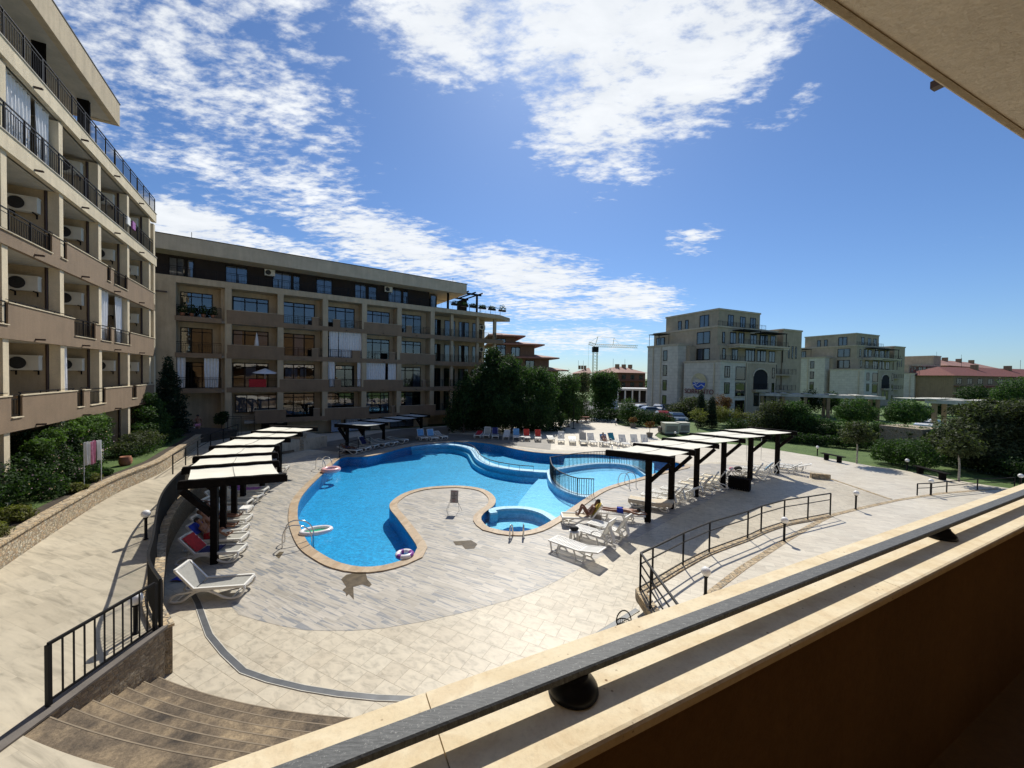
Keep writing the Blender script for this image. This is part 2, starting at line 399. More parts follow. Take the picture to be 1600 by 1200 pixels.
tiles('walk_tiles', R(20), 1.3, .62, (.57, .50, .375), (.61, .54, .41), (.50, .43, .32), marble=.44, ms=(.55, 3.6, 1), stain=.2, mortar=.002)
tiles('plaza_tiles', R(24), .6, .3, (.64, .57, .455), (.71, .645, .52), (.50, .44, .35), marble=.34, ms=(.8, 6, 1), stain=.12, mortar=.004)
tiles('coping', R(10), .22, .5, (.47, .335, .205), (.57, .445, .30), (.42, .34, .25), marble=.3, ms=(2, 2, 1), stain=.15)
tiles('cladding', (R(90), 0, R(24)), 1.1, .42, (.44, .40, .325), (.49, .445, .365), (.27, .24, .20), marble=.14, ms=(2, 2, 2), stain=.12, mortar=.02, rough=.9)
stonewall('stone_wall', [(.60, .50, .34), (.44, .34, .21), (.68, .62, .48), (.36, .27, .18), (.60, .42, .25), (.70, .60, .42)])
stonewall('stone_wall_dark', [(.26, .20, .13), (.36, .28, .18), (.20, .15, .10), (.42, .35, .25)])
stonewall('stone_edge', [(.50, .36, .20), (.62, .50, .33), (.42, .30, .17)], (1.2, 1.2, 1.2))
def mk_steps():
    m, nt, b, o = new_mat('step_stone'); v = coords(nt)
    a = ramp(nt, noise(nt, v, 1.3, 8, .68, .4), [(.34, (.055, .043, .032)), (.5, (.18, .135, .088)), (.68, (.40, .30, .18))])
    g = ramp(nt, noise(nt, v, 22, 6, .75), [(.3, .55), (.65, 1.1)])
    setc(nt, b, mix(nt, a, g, 1.0, 'MULTIPLY')); b.inputs['Roughness'].default_value = .9
    bump(nt, b, noise(nt, v, 18, 6, .7), .8, .02); MATS['step_stone'] = m
mk_steps()
def mk_trav():
    m, nt, b, o = new_mat('travertine'); v = coords(nt); vs = coords(nt, rot=R(-26), scale=(1, 4, 1))
    a = ramp(nt, noise(nt, vs, 2.2, 7, .6, .5), [(.3, (.66, .54, .35)), (.5, (.73, .62, .43)), (.7, (.76, .67, .49))])
    wv = ramp(nt, noise(nt, v, 7, 8, .7, 1.2), [(.40, (.60, .42, .26)), (.52, (1, 1, 1))])
    c = mix(nt, a, wv, .2, 'MULTIPLY')
    vo = N(nt, 'TexVoronoi'); vo.inputs['Scale'].default_value = 34; L(nt, v, vo.inputs['Vector'])
    pores = math_(nt, 'MULTIPLY', ramp(nt, vo.outputs['Distance'], [(.08, 1.0), (.17, 0.0)]), ramp(nt, noise(nt, v, 5, 3), [(.56, 0.0), (.64, 1.0)]))
    c = mix(nt, c, (.22, .14, .08), pores)
    dirt = ramp(nt, noise(nt, v, 60, 5, .8), [(.32, .78), (.5, 1.0)]); c = mix(nt, c, dirt, .6, 'MULTIPLY')
    setc(nt, b, c); b.inputs['Roughness'].default_value = .8; b.inputs['Specular IOR Level'].default_value = .2; bump(nt, b, math_(nt, 'SUBTRACT', noise(nt, v, 90, 4), math_(nt, 'MULTIPLY', pores, 2.0)), .25, .003); MATS['travertine'] = m
mk_trav()
def mk_rail():
    m, nt, b, o = new_mat('rail_paint'); v = coords(nt, rot=R(-26), scale=(1.0, 9, 1)); v0 = coords(nt)
    s = ramp(nt, noise(nt, v, 26, 6, .8), [(.38, (.075, .078, .08)), (.62, (.15, .155, .155))])
    d = ramp(nt, noise(nt, v0, 130, 4, .85), [(.58, 0.0), (.66, 1.0)])
    setc(nt, b, mix(nt, s, (.42, .42, .40), math_(nt, 'MULTIPLY', d, .55)))
    b.inputs['Roughness'].default_value = .62; b.inputs['Specular IOR Level'].default_value = .25; bump(nt, b, noise(nt, v, 60, 3), .12, .001); MATS['rail_paint'] = m
mk_rail()
simple('black_metal', (.006, .006, .007), .55, .0, .3, spec=.22); simple('black_gloss', (.004, .004, .005), .4, 0, .1, spec=.25); simple('navy_metal', (.012, .016, .045), .5, 0, .3)
simple('dark_wood', (.007, .0055, .005), .85, 0, .5, 9, .3, 40, spec=.12); simple('canvas', (.74, .71, .60), .9, 0, .07, 1.5, .2, 200); simple('canvas_grey', (.42, .44, .42), .9, 0, .1, 1.5)
simple('white_plastic', (.78, .76, .70), .38, 0, .06, 2.5); simple('sling', (.34, .33, .29), .8, 0, .1, 12, .2, 300); simple('sling_beige', (.62, .54, .40), .8, 0, .1, 12)
simple('chrome', (.62, .62, .62), .14, 1.0, .05); simple('globe', (.84, .83, .80), .35, 0, .03); simple('concrete', (.52, .50, .44), .9, 0, .18, 2, .3)
simple('concrete_dark', (.16, .14, .12), .9, 0, .3, 2, .4); simple('ac_white', (.66, .63, .54), .5, 0, .08); simple('ac_dark', (.03, .03, .03), .6); simple('pipe_brown', (.045, .025, .02), .5)
simple('curtain', (.72, .72, .72), .9, 0, .08, 6); simple('curtain_blue', (.42, .50, .62), .9, 0, .12, 5); simple('room_dark', (.008, .008, .010), .9); simple('frame_dark', (.012, .010, .009), .6, spec=.2)
simple('house_brown', (.20, .12, .075), .9, 0, .2, 2)
simple('terracotta', (.36, .15, .08), .85, 0, .2, 4); simple('roof_tile', (.15, .035, .026), .85, 0, .3, 2, .5, 8); simple('roof_pink', (.30, .15, .11), .8, 0, .2, 2)
simple('bark', (.10, .075, .055), .9, 0, .4, 8, .6, 20); simple('bark_pale', (.36, .33, .28), .9, 0, .4, 8, .4, 20); simple('soil', (.06, .045, .03), .95, 0, .4, 4, .5, 12)
simple('asphalt', (.06, .06, .06), .9, 0, .25, 3, .3); simple('car_white', (.75, .76, .76), .25, 0, .03, 1, coat=.6); simple('car_silver', (.42, .44, .46), .28, .6, .04, 1, coat=.6)
simple('car_blue', (.10, .16, .24), .25, .3, .04, 1, coat=.6); simple('car_red', (.35, .02, .025), .25, 0, .04, 1, coat=.6); simple('tyre', (.02, .02, .02), .8); simple('car_glass', (.02, .03, .035), .06, 0, .1)
simple('skin', (.30, .145, .085), .5, 0, .08, 6); simple('skin_dark', (.17, .075, .045), .5, 0, .1, 6); simple('skin_light', (.45, .26, .18), .5, 0, .08, 6); simple('hair', (.02, .014, .010), .7); simple('hair_bald', (.10, .055, .035), .6)
simple('cloth_blue', (.02, .05, .42), .85, 0, .15); simple('cloth_red', (.42, .02, .025), .85, 0, .2, 8); simple('cloth_white', (.74, .73, .70), .9, 0, .08); simple('cloth_pink', (.70, .28, .40), .9, 0, .2, 8)
simple('cloth_navy', (.02, .025, .12), .9, 0, .2); simple('cloth_teal', (.02, .22, .30), .9, 0, .2); simple('cloth_skyblue', (.16, .36, .58), .9, 0, .2); simple('cloth_yellow', (.55, .40, .06), .9, 0, .6, 14); simple('cloth_green', (.05, .12, .08), .9, 0, .3)
simple('cloth_purple', (.30, .10, .32), .9, 0, .5, 20); simple('cloth_beige', (.60, .52, .40), .95, 0, .1, 9, .3, 120); simple('cloth_red_bright', (.60, .05, .03), .9, 0, .2); simple('bag_black', (.012, .012, .014), .7)
simple('sign_grey', (.36, .33, .31), .6, 0, .05); simple('ink_dark', (.03, .03, .03), .8); simple('ink_red', (.30, .03, .04), .8); simple('logo_blue', (.02, .08, .42), .4, 0, .1); simple('logo_gold', (.55, .47, .26), .5); simple('logo_red', (.16, .015, .02), .5)
simple('pink_vinyl', (.80, .45, .45), .25, 0, .1, 3); simple('white_vinyl', (.82, .78, .78), .25, 0, .05); simple('green_vinyl', (.02, .45, .24), .3); simple('purple_vinyl', (.25, .06, .30), .3); simple('crane_paint', (.62, .58, .30), .6); simple('generator_green', (.40, .42, .34), .6, 0, .1)
simple('wet_stone', (.13, .10, .06), .25, 0, .3, 6); simple('drain_metal', (.10, .105, .11), .5, .3, .2, 4); simple('nosing', (.24, .19, .13), .85, 0, .15); simple('white_paint', (.72, .72, .70), .7, 0, .08); simple('pool_rim', (.45, .68, .80), .4, 0, .1)
foliage('leaf_dark', (.018, .040, .012), (.030, .062, .018), (.055, .10, .028)); foliage('leaf_mid', (.028, .062, .016), (.048, .10, .025), (.085, .15, .04)); foliage('leaf_bright', (.05, .10, .02), (.08, .15, .03), (.13, .22, .05))
foliage('leaf_yellow', (.09, .10, .03), (.16, .17, .05), (.26, .25, .10)); foliage('leaf_olive', (.035, .045, .02), (.06, .075, .033), (.10, .12, .055)); foliage('leaf_rust', (.10, .04, .015), (.18, .07, .03), (.16, .14, .04))
foliage('flower_pink', (.45, .25, .35), (.6, .4, .5), (.7, .6, .65)); foliage('leaf_cypress', (.010, .024, .010), (.016, .034, .014), (.026, .05, .02), trans=.15)
def mk_grass():
    m, nt, b, o = new_mat('grass'); v = coords(nt)
    a = ramp(nt, noise(nt, v, 1.2, 7, .7), [(.3, (.05, .09, .018)), (.5, (.09, .16, .028)), (.7, (.14, .21, .045))])
    g = ramp(nt, noise(nt, v, 50, 4, .8), [(.3, .5), (.7, 1.2)]); setc(nt, b, mix(nt, a, g, 1.0, 'MULTIPLY')); b.inputs['Roughness'].default_value = .9
    bump(nt, b, noise(nt, v, 70, 3), 1.0, .03); MATS['grass'] = m
mk_grass()
def mk_pool(name, c0, c1, joint):
    m, nt, b, o = new_mat(name); v = coords(nt)
    br = N(nt, 'TexVoronoi'); br.inputs['Scale'].default_value = 13; L(nt, v, br.inputs['Vector'])
    sp = N(nt, 'SeparateColor'); L(nt, br.outputs['Color'], sp.inputs[0])
    n = ramp(nt, sp.outputs[0], [(0, c0), (1, c1)])
    # broad, soft tone variation across the mosaic
    n2 = ramp(nt, noise(nt, v, .5, 3), [(.3, .9), (.7, 1.05)]); setc(nt, b, mix(nt, n, n2, 1.0, 'MULTIPLY')); b.inputs['Roughness'].default_value = .5; MATS[name] = m
mk_pool('pool_mosaic', (.0, .25, .50), (.008, .43, .78), 0); mk_pool('pool_light', (.24, .50, .76), (.36, .62, .90), 0); mk_pool('pool_wall', (.005, .18, .40), (.015, .27, .52), 0); mk_pool('rim_mosaic', (.20, .48, .68), (.36, .64, .80), 0)
def mk_water():
    m = bpy.data.materials.new('water'); m.use_nodes = True; nt = m.node_tree; nt.nodes.clear()
    o = N(nt, 'OutputMaterial'); gl = N(nt, 'BsdfGlossy', Roughness=.03); tr = N(nt, 'BsdfTransparent'); tr.inputs[0].default_value = (.70, .97, 1.0, 1)
    fr = N(nt, 'Fresnel', IOR=1.33); v = coords(nt)
    h = math_(nt, 'ADD', noise(nt, v, 2.2, 4, .6, .4), math_(nt, 'MULTIPLY', noise(nt, v, 9, 3), .35))
    bp = N(nt, 'Bump', Strength=.5, Distance=.05); L(nt, h, bp.inputs['Height']); L(nt, bp.outputs[0], gl.inputs['Normal']); L(nt, bp.outputs[0], fr.inputs['Normal'])
    mx = N(nt, 'MixShader'); L(nt, fr.outputs[0], mx.inputs[0]); L(nt, tr.outputs[0], mx.inputs[1]); L(nt, gl.outputs[0], mx.inputs[2]); L(nt, mx.outputs[0], o.inputs[0]); MATS['water'] = m
mk_water()
def mk_glass(name, tint, refl):
    m = bpy.data.materials.new(name); m.use_nodes = True; nt = m.node_tree; nt.nodes.clear()
    o = N(nt, 'OutputMaterial'); gl = N(nt, 'BsdfGlossy', Roughness=.02); tr = N(nt, 'BsdfTransparent'); tr.inputs[0].default_value = (*tint, 1)
    lw = N(nt, 'LayerWeight', Blend=.5); f = math_(nt, 'MULTIPLY_ADD', lw.outputs['Fresnel'], .8, refl, clamp=True)
    v = coords(nt); bp = N(nt, 'Bump', Strength=.15, Distance=.02); L(nt, noise(nt, v, 1.5, 2), bp.inputs['Height']); L(nt, bp.outputs[0], gl.inputs['Normal'])
    mx = N(nt, 'MixShader'); L(nt, f, mx.inputs[0]); L(nt, tr.outputs[0], mx.inputs[1]); L(nt, gl.outputs[0], mx.inputs[2]); L(nt, mx.outputs[0], o.inputs[0]); MATS[name] = m
mk_glass('glass', (.42, .46, .50), .075); mk_glass('clear_film', (.98, .8, .8), .06)
# ---------------------------------------------------------------- pool outline (water edge) and ground sheets
def pts(lst, z=0.0): return [XY(a, b, z) for a, b in lst]
EDGE = pts([(533,716),(507,739),(485,760),(469,781),(465,803),(469,824),(483,851),(507,869),(533,881),(565,887),(597,885),(627,877),(646,869),(652,857),(640,837),(621,811),(609,795),(612,784),(632,771),(661,763),(693,760),(725,760),(755,765),(772,776),(773,789),(756,803),(752,813),(764,825),(784,830),(812,832),(839,826),(859,816),(880,803),(899,790),(934,767.5),(962,757),(1000,747),(1025,740),(1055,733),(1070,728),(1045,720.5),(1005,715),(960,712),(925,710),(887,710),(859,709),(831,706.5),(805,702),(781,696.5),(756,692.5),(728,690.6),(693,692),(656,695.5),(627,701),(600,708.5),(575,713.5),(552,714)])
EL = smooth_line(EDGE, .3, closed=True)
ar = sum(EL[i].x * EL[(i + 1) % len(EL)].y - EL[(i + 1) % len(EL)].x * EL[i].y for i in range(len(EL)))
sgn = 1 if ar > 0 else -1
OUT = offset_line(EL, .34 * sgn, True)
HOLE = offset_line(EL, .17 * sgn, True)
hole2 = [(p.x, p.y) for p in HOLE]
structure(MB().sheet([(-420, -60), (900, -60), (2600, 2600), (-2600, 2600)], -.10, [hole2]), 'ground', 'grass')
DECK = [(3.35, -6), (-24, -6), (-24, 6), (-22, 14), (-19, 24), (-20, 30), (-24, 32), (-20, 37.5), (-12, 42.5), (-2, 49)] + pts([(870,660),(890,655),(921,652),(945,653),(962,657),(965,663),(975,665.5),(990,667),(1020,668),(1048,668),(1030,674),(1023,680),(1032,686),(1060,690),(1100,691),(1162,695),(1212,702.5),(1269,712),(1325,721),(1362,728),(1400,732.5),(1450,742),(1500,751),(1550,759),(1610,767)]) + [(24, 14), (24, -6)]
structure(MB().sheet(DECK, -.012, [hole2]), 'plaza', 'plaza_tiles')
B1 = pts([(243,957),(339,917),(373,960),(404,969),(440,978),(475,984),(550,985),(602,981),(660,971),(719,958),(824,928),(884,900),(945,866),(1010,832),(1080,795),(1140,768),(1200,750),(1262,738),(1290,740)])
BEIGE = [(-6.95, 7.3), (-6.95, 1.5), (3.3, 1.5), (3.3, 9.9)] + pts([(1019,914),(1067,885),(1108,864),(1168,842),(1225,822),(1297,805),(1392,780),(1300,752),(1285,738),(1225,728),(1150,722),(1110,722),(1090,727),(1010,716),(925,705),(860,702),(800,694),(730,686),(650,690),(590,698),(530,704),(480,705),(430,708)]) + [(-18.3, 28), (-17, 25.5), (-16.1, 22), (-14.5, 17.8), (-13.5, 15.4), (-12.4, 13.7), (-11.1, 12.1), (-9, 9.7)]
structure(MB().sheet(BEIGE, -.008, [hole2]), 'deck', 'deck_tiles')
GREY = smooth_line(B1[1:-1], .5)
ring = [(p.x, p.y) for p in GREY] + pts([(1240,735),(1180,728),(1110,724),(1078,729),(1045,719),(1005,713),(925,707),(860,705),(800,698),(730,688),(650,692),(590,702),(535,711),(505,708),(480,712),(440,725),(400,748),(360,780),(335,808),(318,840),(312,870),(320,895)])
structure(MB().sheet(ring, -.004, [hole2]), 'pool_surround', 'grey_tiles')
structure(MB().sheet([(-17.5, 30.5), (-13.2, 29.2)] + pts([(552,709),(590,702),(650,691.5),(730,687.5),(800,696),(860,703),(862,688),(800,682),(745,679),(700,678)]) + [(-6, 45), (-12, 42)], -.0035), 'far_terrace', 'grey_shade_tiles')  # sheet over the shaded paving, its darkness painted into the tile colour
mb = MB(); strip(mb, OUT, EL, -.02, .035, closed=True)
structure(mb, 'coping_path', 'coping')
# basin: walls, floor, shallow shelf
mb = MB(); n = len(EL); vs = [(p.x, p.y, .03) for p in EL] + [(p.x, p.y, -.75) for p in EL]
mb.add(vs, [(i, (i + 1) % n, n + (i + 1) % n, n + i) if sgn < 0 else (i, n + i, n + (i + 1) % n, (i + 1) % n) for i in range(n)], False)
structure(mb, 'pool_wall', 'pool_wall')
structure(MB().sheet([(p.x, p.y) for p in OUT], -.68), 'pool_floor', 'pool_mosaic')
structure(MB().sheet([(p.x, p.y) for p in offset_line(EL, .02 * sgn, True)], -.075), 'water', 'water')
shelf = pts([(848,733),(832,748),(812,772),(803,790),(815,794),(835,797),(856,806),(872,812),(894,795),(934,768),(1000,747),(1012,743),(1008,737),(990,728),(965,724),(935,724),(905,727),(880,731)])
structure(MB().prism(shelf, -1.2, -.38), 'pool_shelf', 'pool_light')
weir = smooth_line(pts([(640,697),(668,694),(700,693.5),(722,696),(738,701),(744,708),(750,716),(765,724),(785,729),(812,733),(840,735),(860,736)]), .25)
mb = MB(); strip(mb, offset_line(weir, -.28), offset_line(weir, .28), -1.4, -.03); strip(mb, offset_line(weir, .30), offset_line(weir, .50), -1.2, -.36); structure(mb, 'pool_divider', 'rim_mosaic')
ringf = smooth_line(pts([(859,735),(863,750),(876,762),(895,770.5),(916,775.5),(928,774)]), .25)
ringb = smooth_line(pts([(859,735),(880,731),(905,727),(935,724),(965,724.5),(990,729),(1003,736),(1012,743)]), .25)
mb = MB(); strip(mb, offset_line(ringf, -.2), offset_line(ringf, .2), -1.4, .02); structure(mb, 'paddling_pool_edge', 'rim_mosaic')
mb = MB(); strip(mb, offset_line(ringb, -.2), offset_line(ringb, .2), -1.4, .026); structure(mb, 'paddling_pool_rim', 'rim_mosaic')
pad = pts([(863,736),(868,752),(880,760),(900,768),(920,772),(934,768),(962,757),(1000,747),(1008,742),(998,736),(985,730),(965,726),(935,725.5),(905,728.5),(880,733)])
structure(MB().prism(pad, -1.2, -.27), 'paddling_pool_floor', 'pool_light')
structure(MB().prism(pts([(882,711.5),(925,710.8),(960,712.8),(1005,715.8),(1022,719),(1022,738),(1011,740.5),(1003,733),(990,726.5),(965,722),(935,721.5),(905,724.5),(880,728.5)]), -1.2, -.22), 'pool_ledge', 'pool_light')
# round hot tub bay: rim, bench
tub = smooth_line(pts([(772,802),(769,797.5),(782,794.5),(800,793.5),(818,794),(835,797),(850,802),(862,809.5),(868,814)]), .15)
mb = MB(); strip(mb, offset_line(tub, -.17), offset_line(tub, .17), -1.4, .03); structure(mb, 'hot_tub_rim', 'rim_mosaic')
bench = pts([(771,799),(785,797),(805,796),(830,799),(850,806),(858,817),(838,826),(845,818),(830,811),(812,807.5),(793,809),(778,815),(772,824),(762,824),(752,813),(757,803)])
structure(MB().prism(bench, -1.4, -.42), 'hot_tub_bench', 'rim_mosaic')
structure(MB().prism(pts([(771,799),(805,797),(850,806),(858,817),(838,827),(812,832.5),(784,830.5),(764,825),(752,813)]), -1.2, -.80), 'hot_tub_floor', 'pool_light')
# drain channel
dl = [W2(XY(*p)) for p in [(285,890),(300,925),(309,942),(318,968),(327,992),(350,1020),(380,1048),(420,1062),(475,1075),(530,1084),(589,1090),(640,1092),(690,1088)]] + [Vector((.4, 5.55, 0)), Vector((1.2, 6.0, 0))] + [W2(XY(*p)) for p in [(830,1045),(912,1005),(996,952)]]
mb = MB(); strip(mb, offset_line(dl, -.055), offset_line(dl, .055), -.02, .004); ch = mb
t = thing('drain_channel', 'dark slotted drain channel curving across the beige paving', 'drain', tuple(dl[6]))
ch.build('grating', 'drain_metal', t)
mb = MB(); strip(mb, offset_line(dl, -.070), offset_line(dl, -.057), -.02, .006); mb.build('edge_strip', 'concrete', t); mb = MB(); strip(mb, offset_line(dl, .057), offset_line(dl, .070), -.02, .006); mb.build('edge_strip', 'concrete', t)
# dark patches where tiles have come off
def patch(name, pl, label):
    o = MB().sheet(pts(pl), .001).build(name, 'wet_stone'); tag(o, label, 'worn patch')
patch('bare_patch', [(533,905),(541,898),(556,895),(571,893),(574,905),(581,913),(577,917),(566,913),(552,917),(553,937),(545,928),(541,932),(540,926),(535,922),(541,917)], 'brown bare patch in the grey tiles near the pool end')
patch('bare_patch', [(708,846),(722,845),(736,844),(746,850),(741,857),(727,858),(722,852),(712,852)], 'small brown bare patch in the tiles below the pool island')
patch('bare_patch', [(430,868),(437,862),(444,862),(441,866),(436,873)], 'tiny dark stain on the tiles beside the left pool ladder')
# ---------------------------------------------------------------- raised walkway on the left with its walls
A = [Vector((-6.74, 7.40, 0)), Vector((-7.80, 8.27, 0))] + [W2(XY(*p)) for p in [(243,955),(251,880),(264,843),(283,813),(299,797),(315,784),(360,745),(400,722)]] + [Vector((-17.2, 27.5, 0))]
WL = smooth_line(A, .3)
gw = [W2(XY(*p, .9)) for p in [(-140,990),(0,890),(100,822),(180,772),(250,740),(275,722),(300,704),(314,693)]]
GWL = smooth_line(gw, .5)
poly = [(p.x, p.y) for p in WL] + [(-15, 31.2), (-19.6, 34.5), (-26, 31)] + [(p.x, p.y) for p in GWL[::-1]] + [(-13, 4), (-13, -6), (-6.9, -6), (-6.88, 5.3)]
t = tag(MB().prism(poly, -.1, .9).build('raised_walkway', 'walk_tiles'), kind='structure')
t = thing('retaining_wall', 'curved rough stone retaining wall between raised walkway and pool deck', 'wall', (WL[20].x, WL[20].y, 0))
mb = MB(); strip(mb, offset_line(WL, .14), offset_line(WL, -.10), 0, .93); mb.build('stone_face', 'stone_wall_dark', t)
mb = MB(); strip(mb, offset_line(WL, .17), offset_line(WL, -.14), .93, .985); mb.build('cap', 'stone_edge', t)
t = thing('retaining_wall', 'short stone wall beside the curved steps under the black railing', 'wall', (-6.8, 6.4, 0))
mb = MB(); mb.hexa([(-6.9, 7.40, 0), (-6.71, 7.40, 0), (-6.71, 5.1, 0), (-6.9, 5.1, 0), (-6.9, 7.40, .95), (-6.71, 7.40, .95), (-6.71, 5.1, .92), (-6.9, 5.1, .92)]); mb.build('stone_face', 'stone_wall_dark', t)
mb = MB(); mb.hexa([(-6.93, 7.43, .95), (-6.68, 7.43, .95), (-6.68, 4.9, .92), (-6.93, 4.9, .92), (-6.93, 7.43, 1.0), (-6.68, 7.43, 1.0), (-6.68, 4.9, .95), (-6.93, 4.9, .95)]); mb.build('cap', 'concrete_dark', t)
# garden wall
t = thing('garden_wall', 'pale split-stone wall with grey cap in front of the planted bed', 'wall', tuple(GWL[20]))
mb = MB(); strip(mb, offset_line(GWL, -.02), offset_line(GWL, -.28), .85, 1.5); mb.build('stone_face', 'stone_wall', t)
mb = MB(); strip(mb, offset_line(GWL, .03), offset_line(GWL, -.30), 1.5, 1.56); mb.build('cap', 'stone_edge', t)
gi = offset_line(GWL, -.25)
poly = [(p.x, p.y) for p in gi] + [(-21.5, 30), (-33, 33), (-33, -6), (-14.5, -6)]
structure(MB().prism(poly, -.1, 1.47), 'garden_bed', 'soil')
gl = offset_line(GWL, -.75)
structure(strip(MB(), gl, offset_line(GWL, -2.6), 1.4, 1.478), 'lawn_strip', 'grass')
# ---------------------------------------------------------------- curved steps
Es = [((252,1060),(400,1103),(576,1124),0), ((229,1067),(390,1115),(550,1136),.13), ((202,1076),(370,1127),(524,1148),.26), ((172,1084),(340,1136),(494,1159),.39), ((139,1092),(310,1146),(467,1171),.52), ((104,1103),(270,1155),(434,1182),.65), ((66,1116),(230,1166),(400,1195),.78)]
t = thing('curved_steps', 'weathered curved stone steps leading down to the pool deck', 'steps', (-4, 5, 0))
arcs = []
for k, (a, b, c, z) in enumerate(Es):
    zz = .13 * (k + 1)
    arcs.append((arc3(XY(*a, zz), XY(*b, zz), XY(*c, zz), 60, -.02, 1.9), zz))
for k, (ac, zz) in enumerate(arcs):
    pl = [(p.x, p.y) for p in ac]; e = pl[-1]
    pl = pl + [(e[0], .3), (-6.78, .3)]
    pl[0] = (-6.78, pl[0][1])
    if k < 6: nx = [(p.x, p.y + .0) for p in arcs[k + 1][0]]
    MB().prism(pl, 0 if k == 0 else .13 * k, zz - .001 * (k == 6)).build('step', 'step_stone', t)
    mb = MB(); strip(mb, offset_line(ac, .006), offset_line(ac, -.012), zz - .03, zz + .003); mb.build('nosing', 'nosing', t)
e8 = arc3(XY(25,1144,.92), XY(100,1176,.92), XY(175,1199,.92), 30, -.6, 2.5)
structure(MB().prism([(p.x, p.y) for p in e8] + [(e8[-1].x, 1.3), (-6.9, 1.3), (e8[0].x, 1.3)], .4, .922), 'upper_plaza', 'walk_tiles')
# ---------------------------------------------------------------- terrace on the right, falling away to the plaza
fpx = [((1000,925),.5),((1019,914),.48),((1067,885),.43),((1108,864),.36),((1168,842),.26),((1189,832),.22),((1225,820),.15),((1262,813),.07),((1297,806),.0)]
FP = [G(*a, z) for a, z in fpx]
Tn = G(1027, 962, .5); Tnn = Vector((3.36, 1.5, .5))
far = [G(*p, 0.0) for p in [(1337,796),(1400,782),(1470,771),(1560,764),(1640,760)]]
ST = [G(1105,930,.46), G(1160,888,.36), G(1225,846,.2), G(1270,820,.08)]
terr = [tuple(p) for p in FP[::-1]] + [tuple(Tn), tuple(Tnn), (5.2, 1.5, .5)] + [tuple(p) for p in ST]
structure(MB().sheet(terr, 0), 'terrace', 'plaza_tiles')
structure(MB().sheet([tuple(p) for p in ST[::-1]] + [(5.2, 1.5, .5), (13, 1.5, .46), (26, 9, .2)] + [tuple(p) for p in far[::-1]] + [tuple(FP[-1])], 0), 'terrace_ramp', 'plaza_tiles')
def ribbon(line, w, dz, m, name, label, cat):
    mb = MB(); n = len(line); a = offset_line(line, -w / 2); b = offset_line(line, w / 2)
    strip(mb, [Vector((p.x, p.y, 0)) for p in a], [Vector((p.x, p.y, 0)) for p in b], [line[i].z - .2 for i in range(n)], [line[i].z + dz for i in range(n)])
    o = mb.build(name, m); tag(o, label, cat); return o
ribbon([Vector((4.7, 3, .5))] + ST + [FP[-1]] + far[:4], .2, .012, 'stone_edge', 'stone_edging', 'thin ochre stone edging strip running past the globe lamps', 'edging')
ribbon(smooth_line([Tnn, Tn] + FP, .4), .26, .035, 'stone_edge', 'terrace_kerb', 'ochre travertine kerb under the two-bar black handrail', 'kerb')
ribbon([Vector(G(1298,748)), Vector(G(1392,780))], .16, .01, 'stone_edge', 'stone_edging', 'straight ochre stone strip from the low wall to the lamp path', 'edging')
t = MB(); a = G(1298,750); b = G(1272,738); t.prism([(a.x - .9, a.y + .35), (a.x, a.y), (a.x + .12, a.y + .25), (a.x - .8, a.y + .62)], -.02, .30)
tag(t.build('planter_wall', 'stone_edge'), 'low ochre stone wall corner at the end of the right pergola', 'wall')
# steps and stone pier up to the walkway by the far building
t = thing('stone_steps', 'dark stone steps between the pergola end and the far building', 'steps', (-16.5, 29, 0))
a = Vector((-17.0, 27.4, 0)); u = (G(500,692) - G(445,702)).normalized(); v = Vector((-u.y, u.x, 0))
fs = Fr((a.x, a.y), (u.x, u.y))
for k in range(5): MB().fbox(fs, .2, 2.0, -3.2 + .35 * (5 - k) * 0 - 0, -.35 * k, .18 * k, .18 * (k + 1)).build('step', 'step_stone', t)
tag(MB().fbox(fs, 2.05, 2.6, -1.8, .1, -.02, 1.25).build('stone_pier', 'stone_wall'), 'pale stone pier beside the dark steps at the far building', 'pier')
# ---------------------------------------------------------------- window and railing helpers
def railing(fr, s0, s1, z0, z1, d, parent, m='black_metal', post=1.2, bal=.13, name='railing', thin=.014):
    mb = MB(); s0, s1 = min(s0, s1), max(s0, s1)
    mb.fbox(fr, s0, s1, d - .02, d + .02, z1 - .035, z1); mb.fbox(fr, s0, s1, d - .012, d + .012, z1 - .17, z1 - .145); mb.fbox(fr, s0, s1, d - .012, d + .012, z0 + .05, z0 + .075)
    n = max(1, round((s1 - s0) / post))
    for i in range(n + 1):
        s = s0 + .02 + (s1 - s0 - .04) * i / n; mb.fbox(fr, s - .018, s + .018, d - .022, d + .022, z0, z1 - .002)
    k = int((s1 - s0) / bal)
    for i in range(1, k):
        s = s0 + (s1 - s0) * i / k; mb.fbox(fr, s - thin / 2, s + thin / 2, d - thin / 2, d + thin / 2, z0 + .06, z1 - .15)
    return mb.build(name, m, parent)
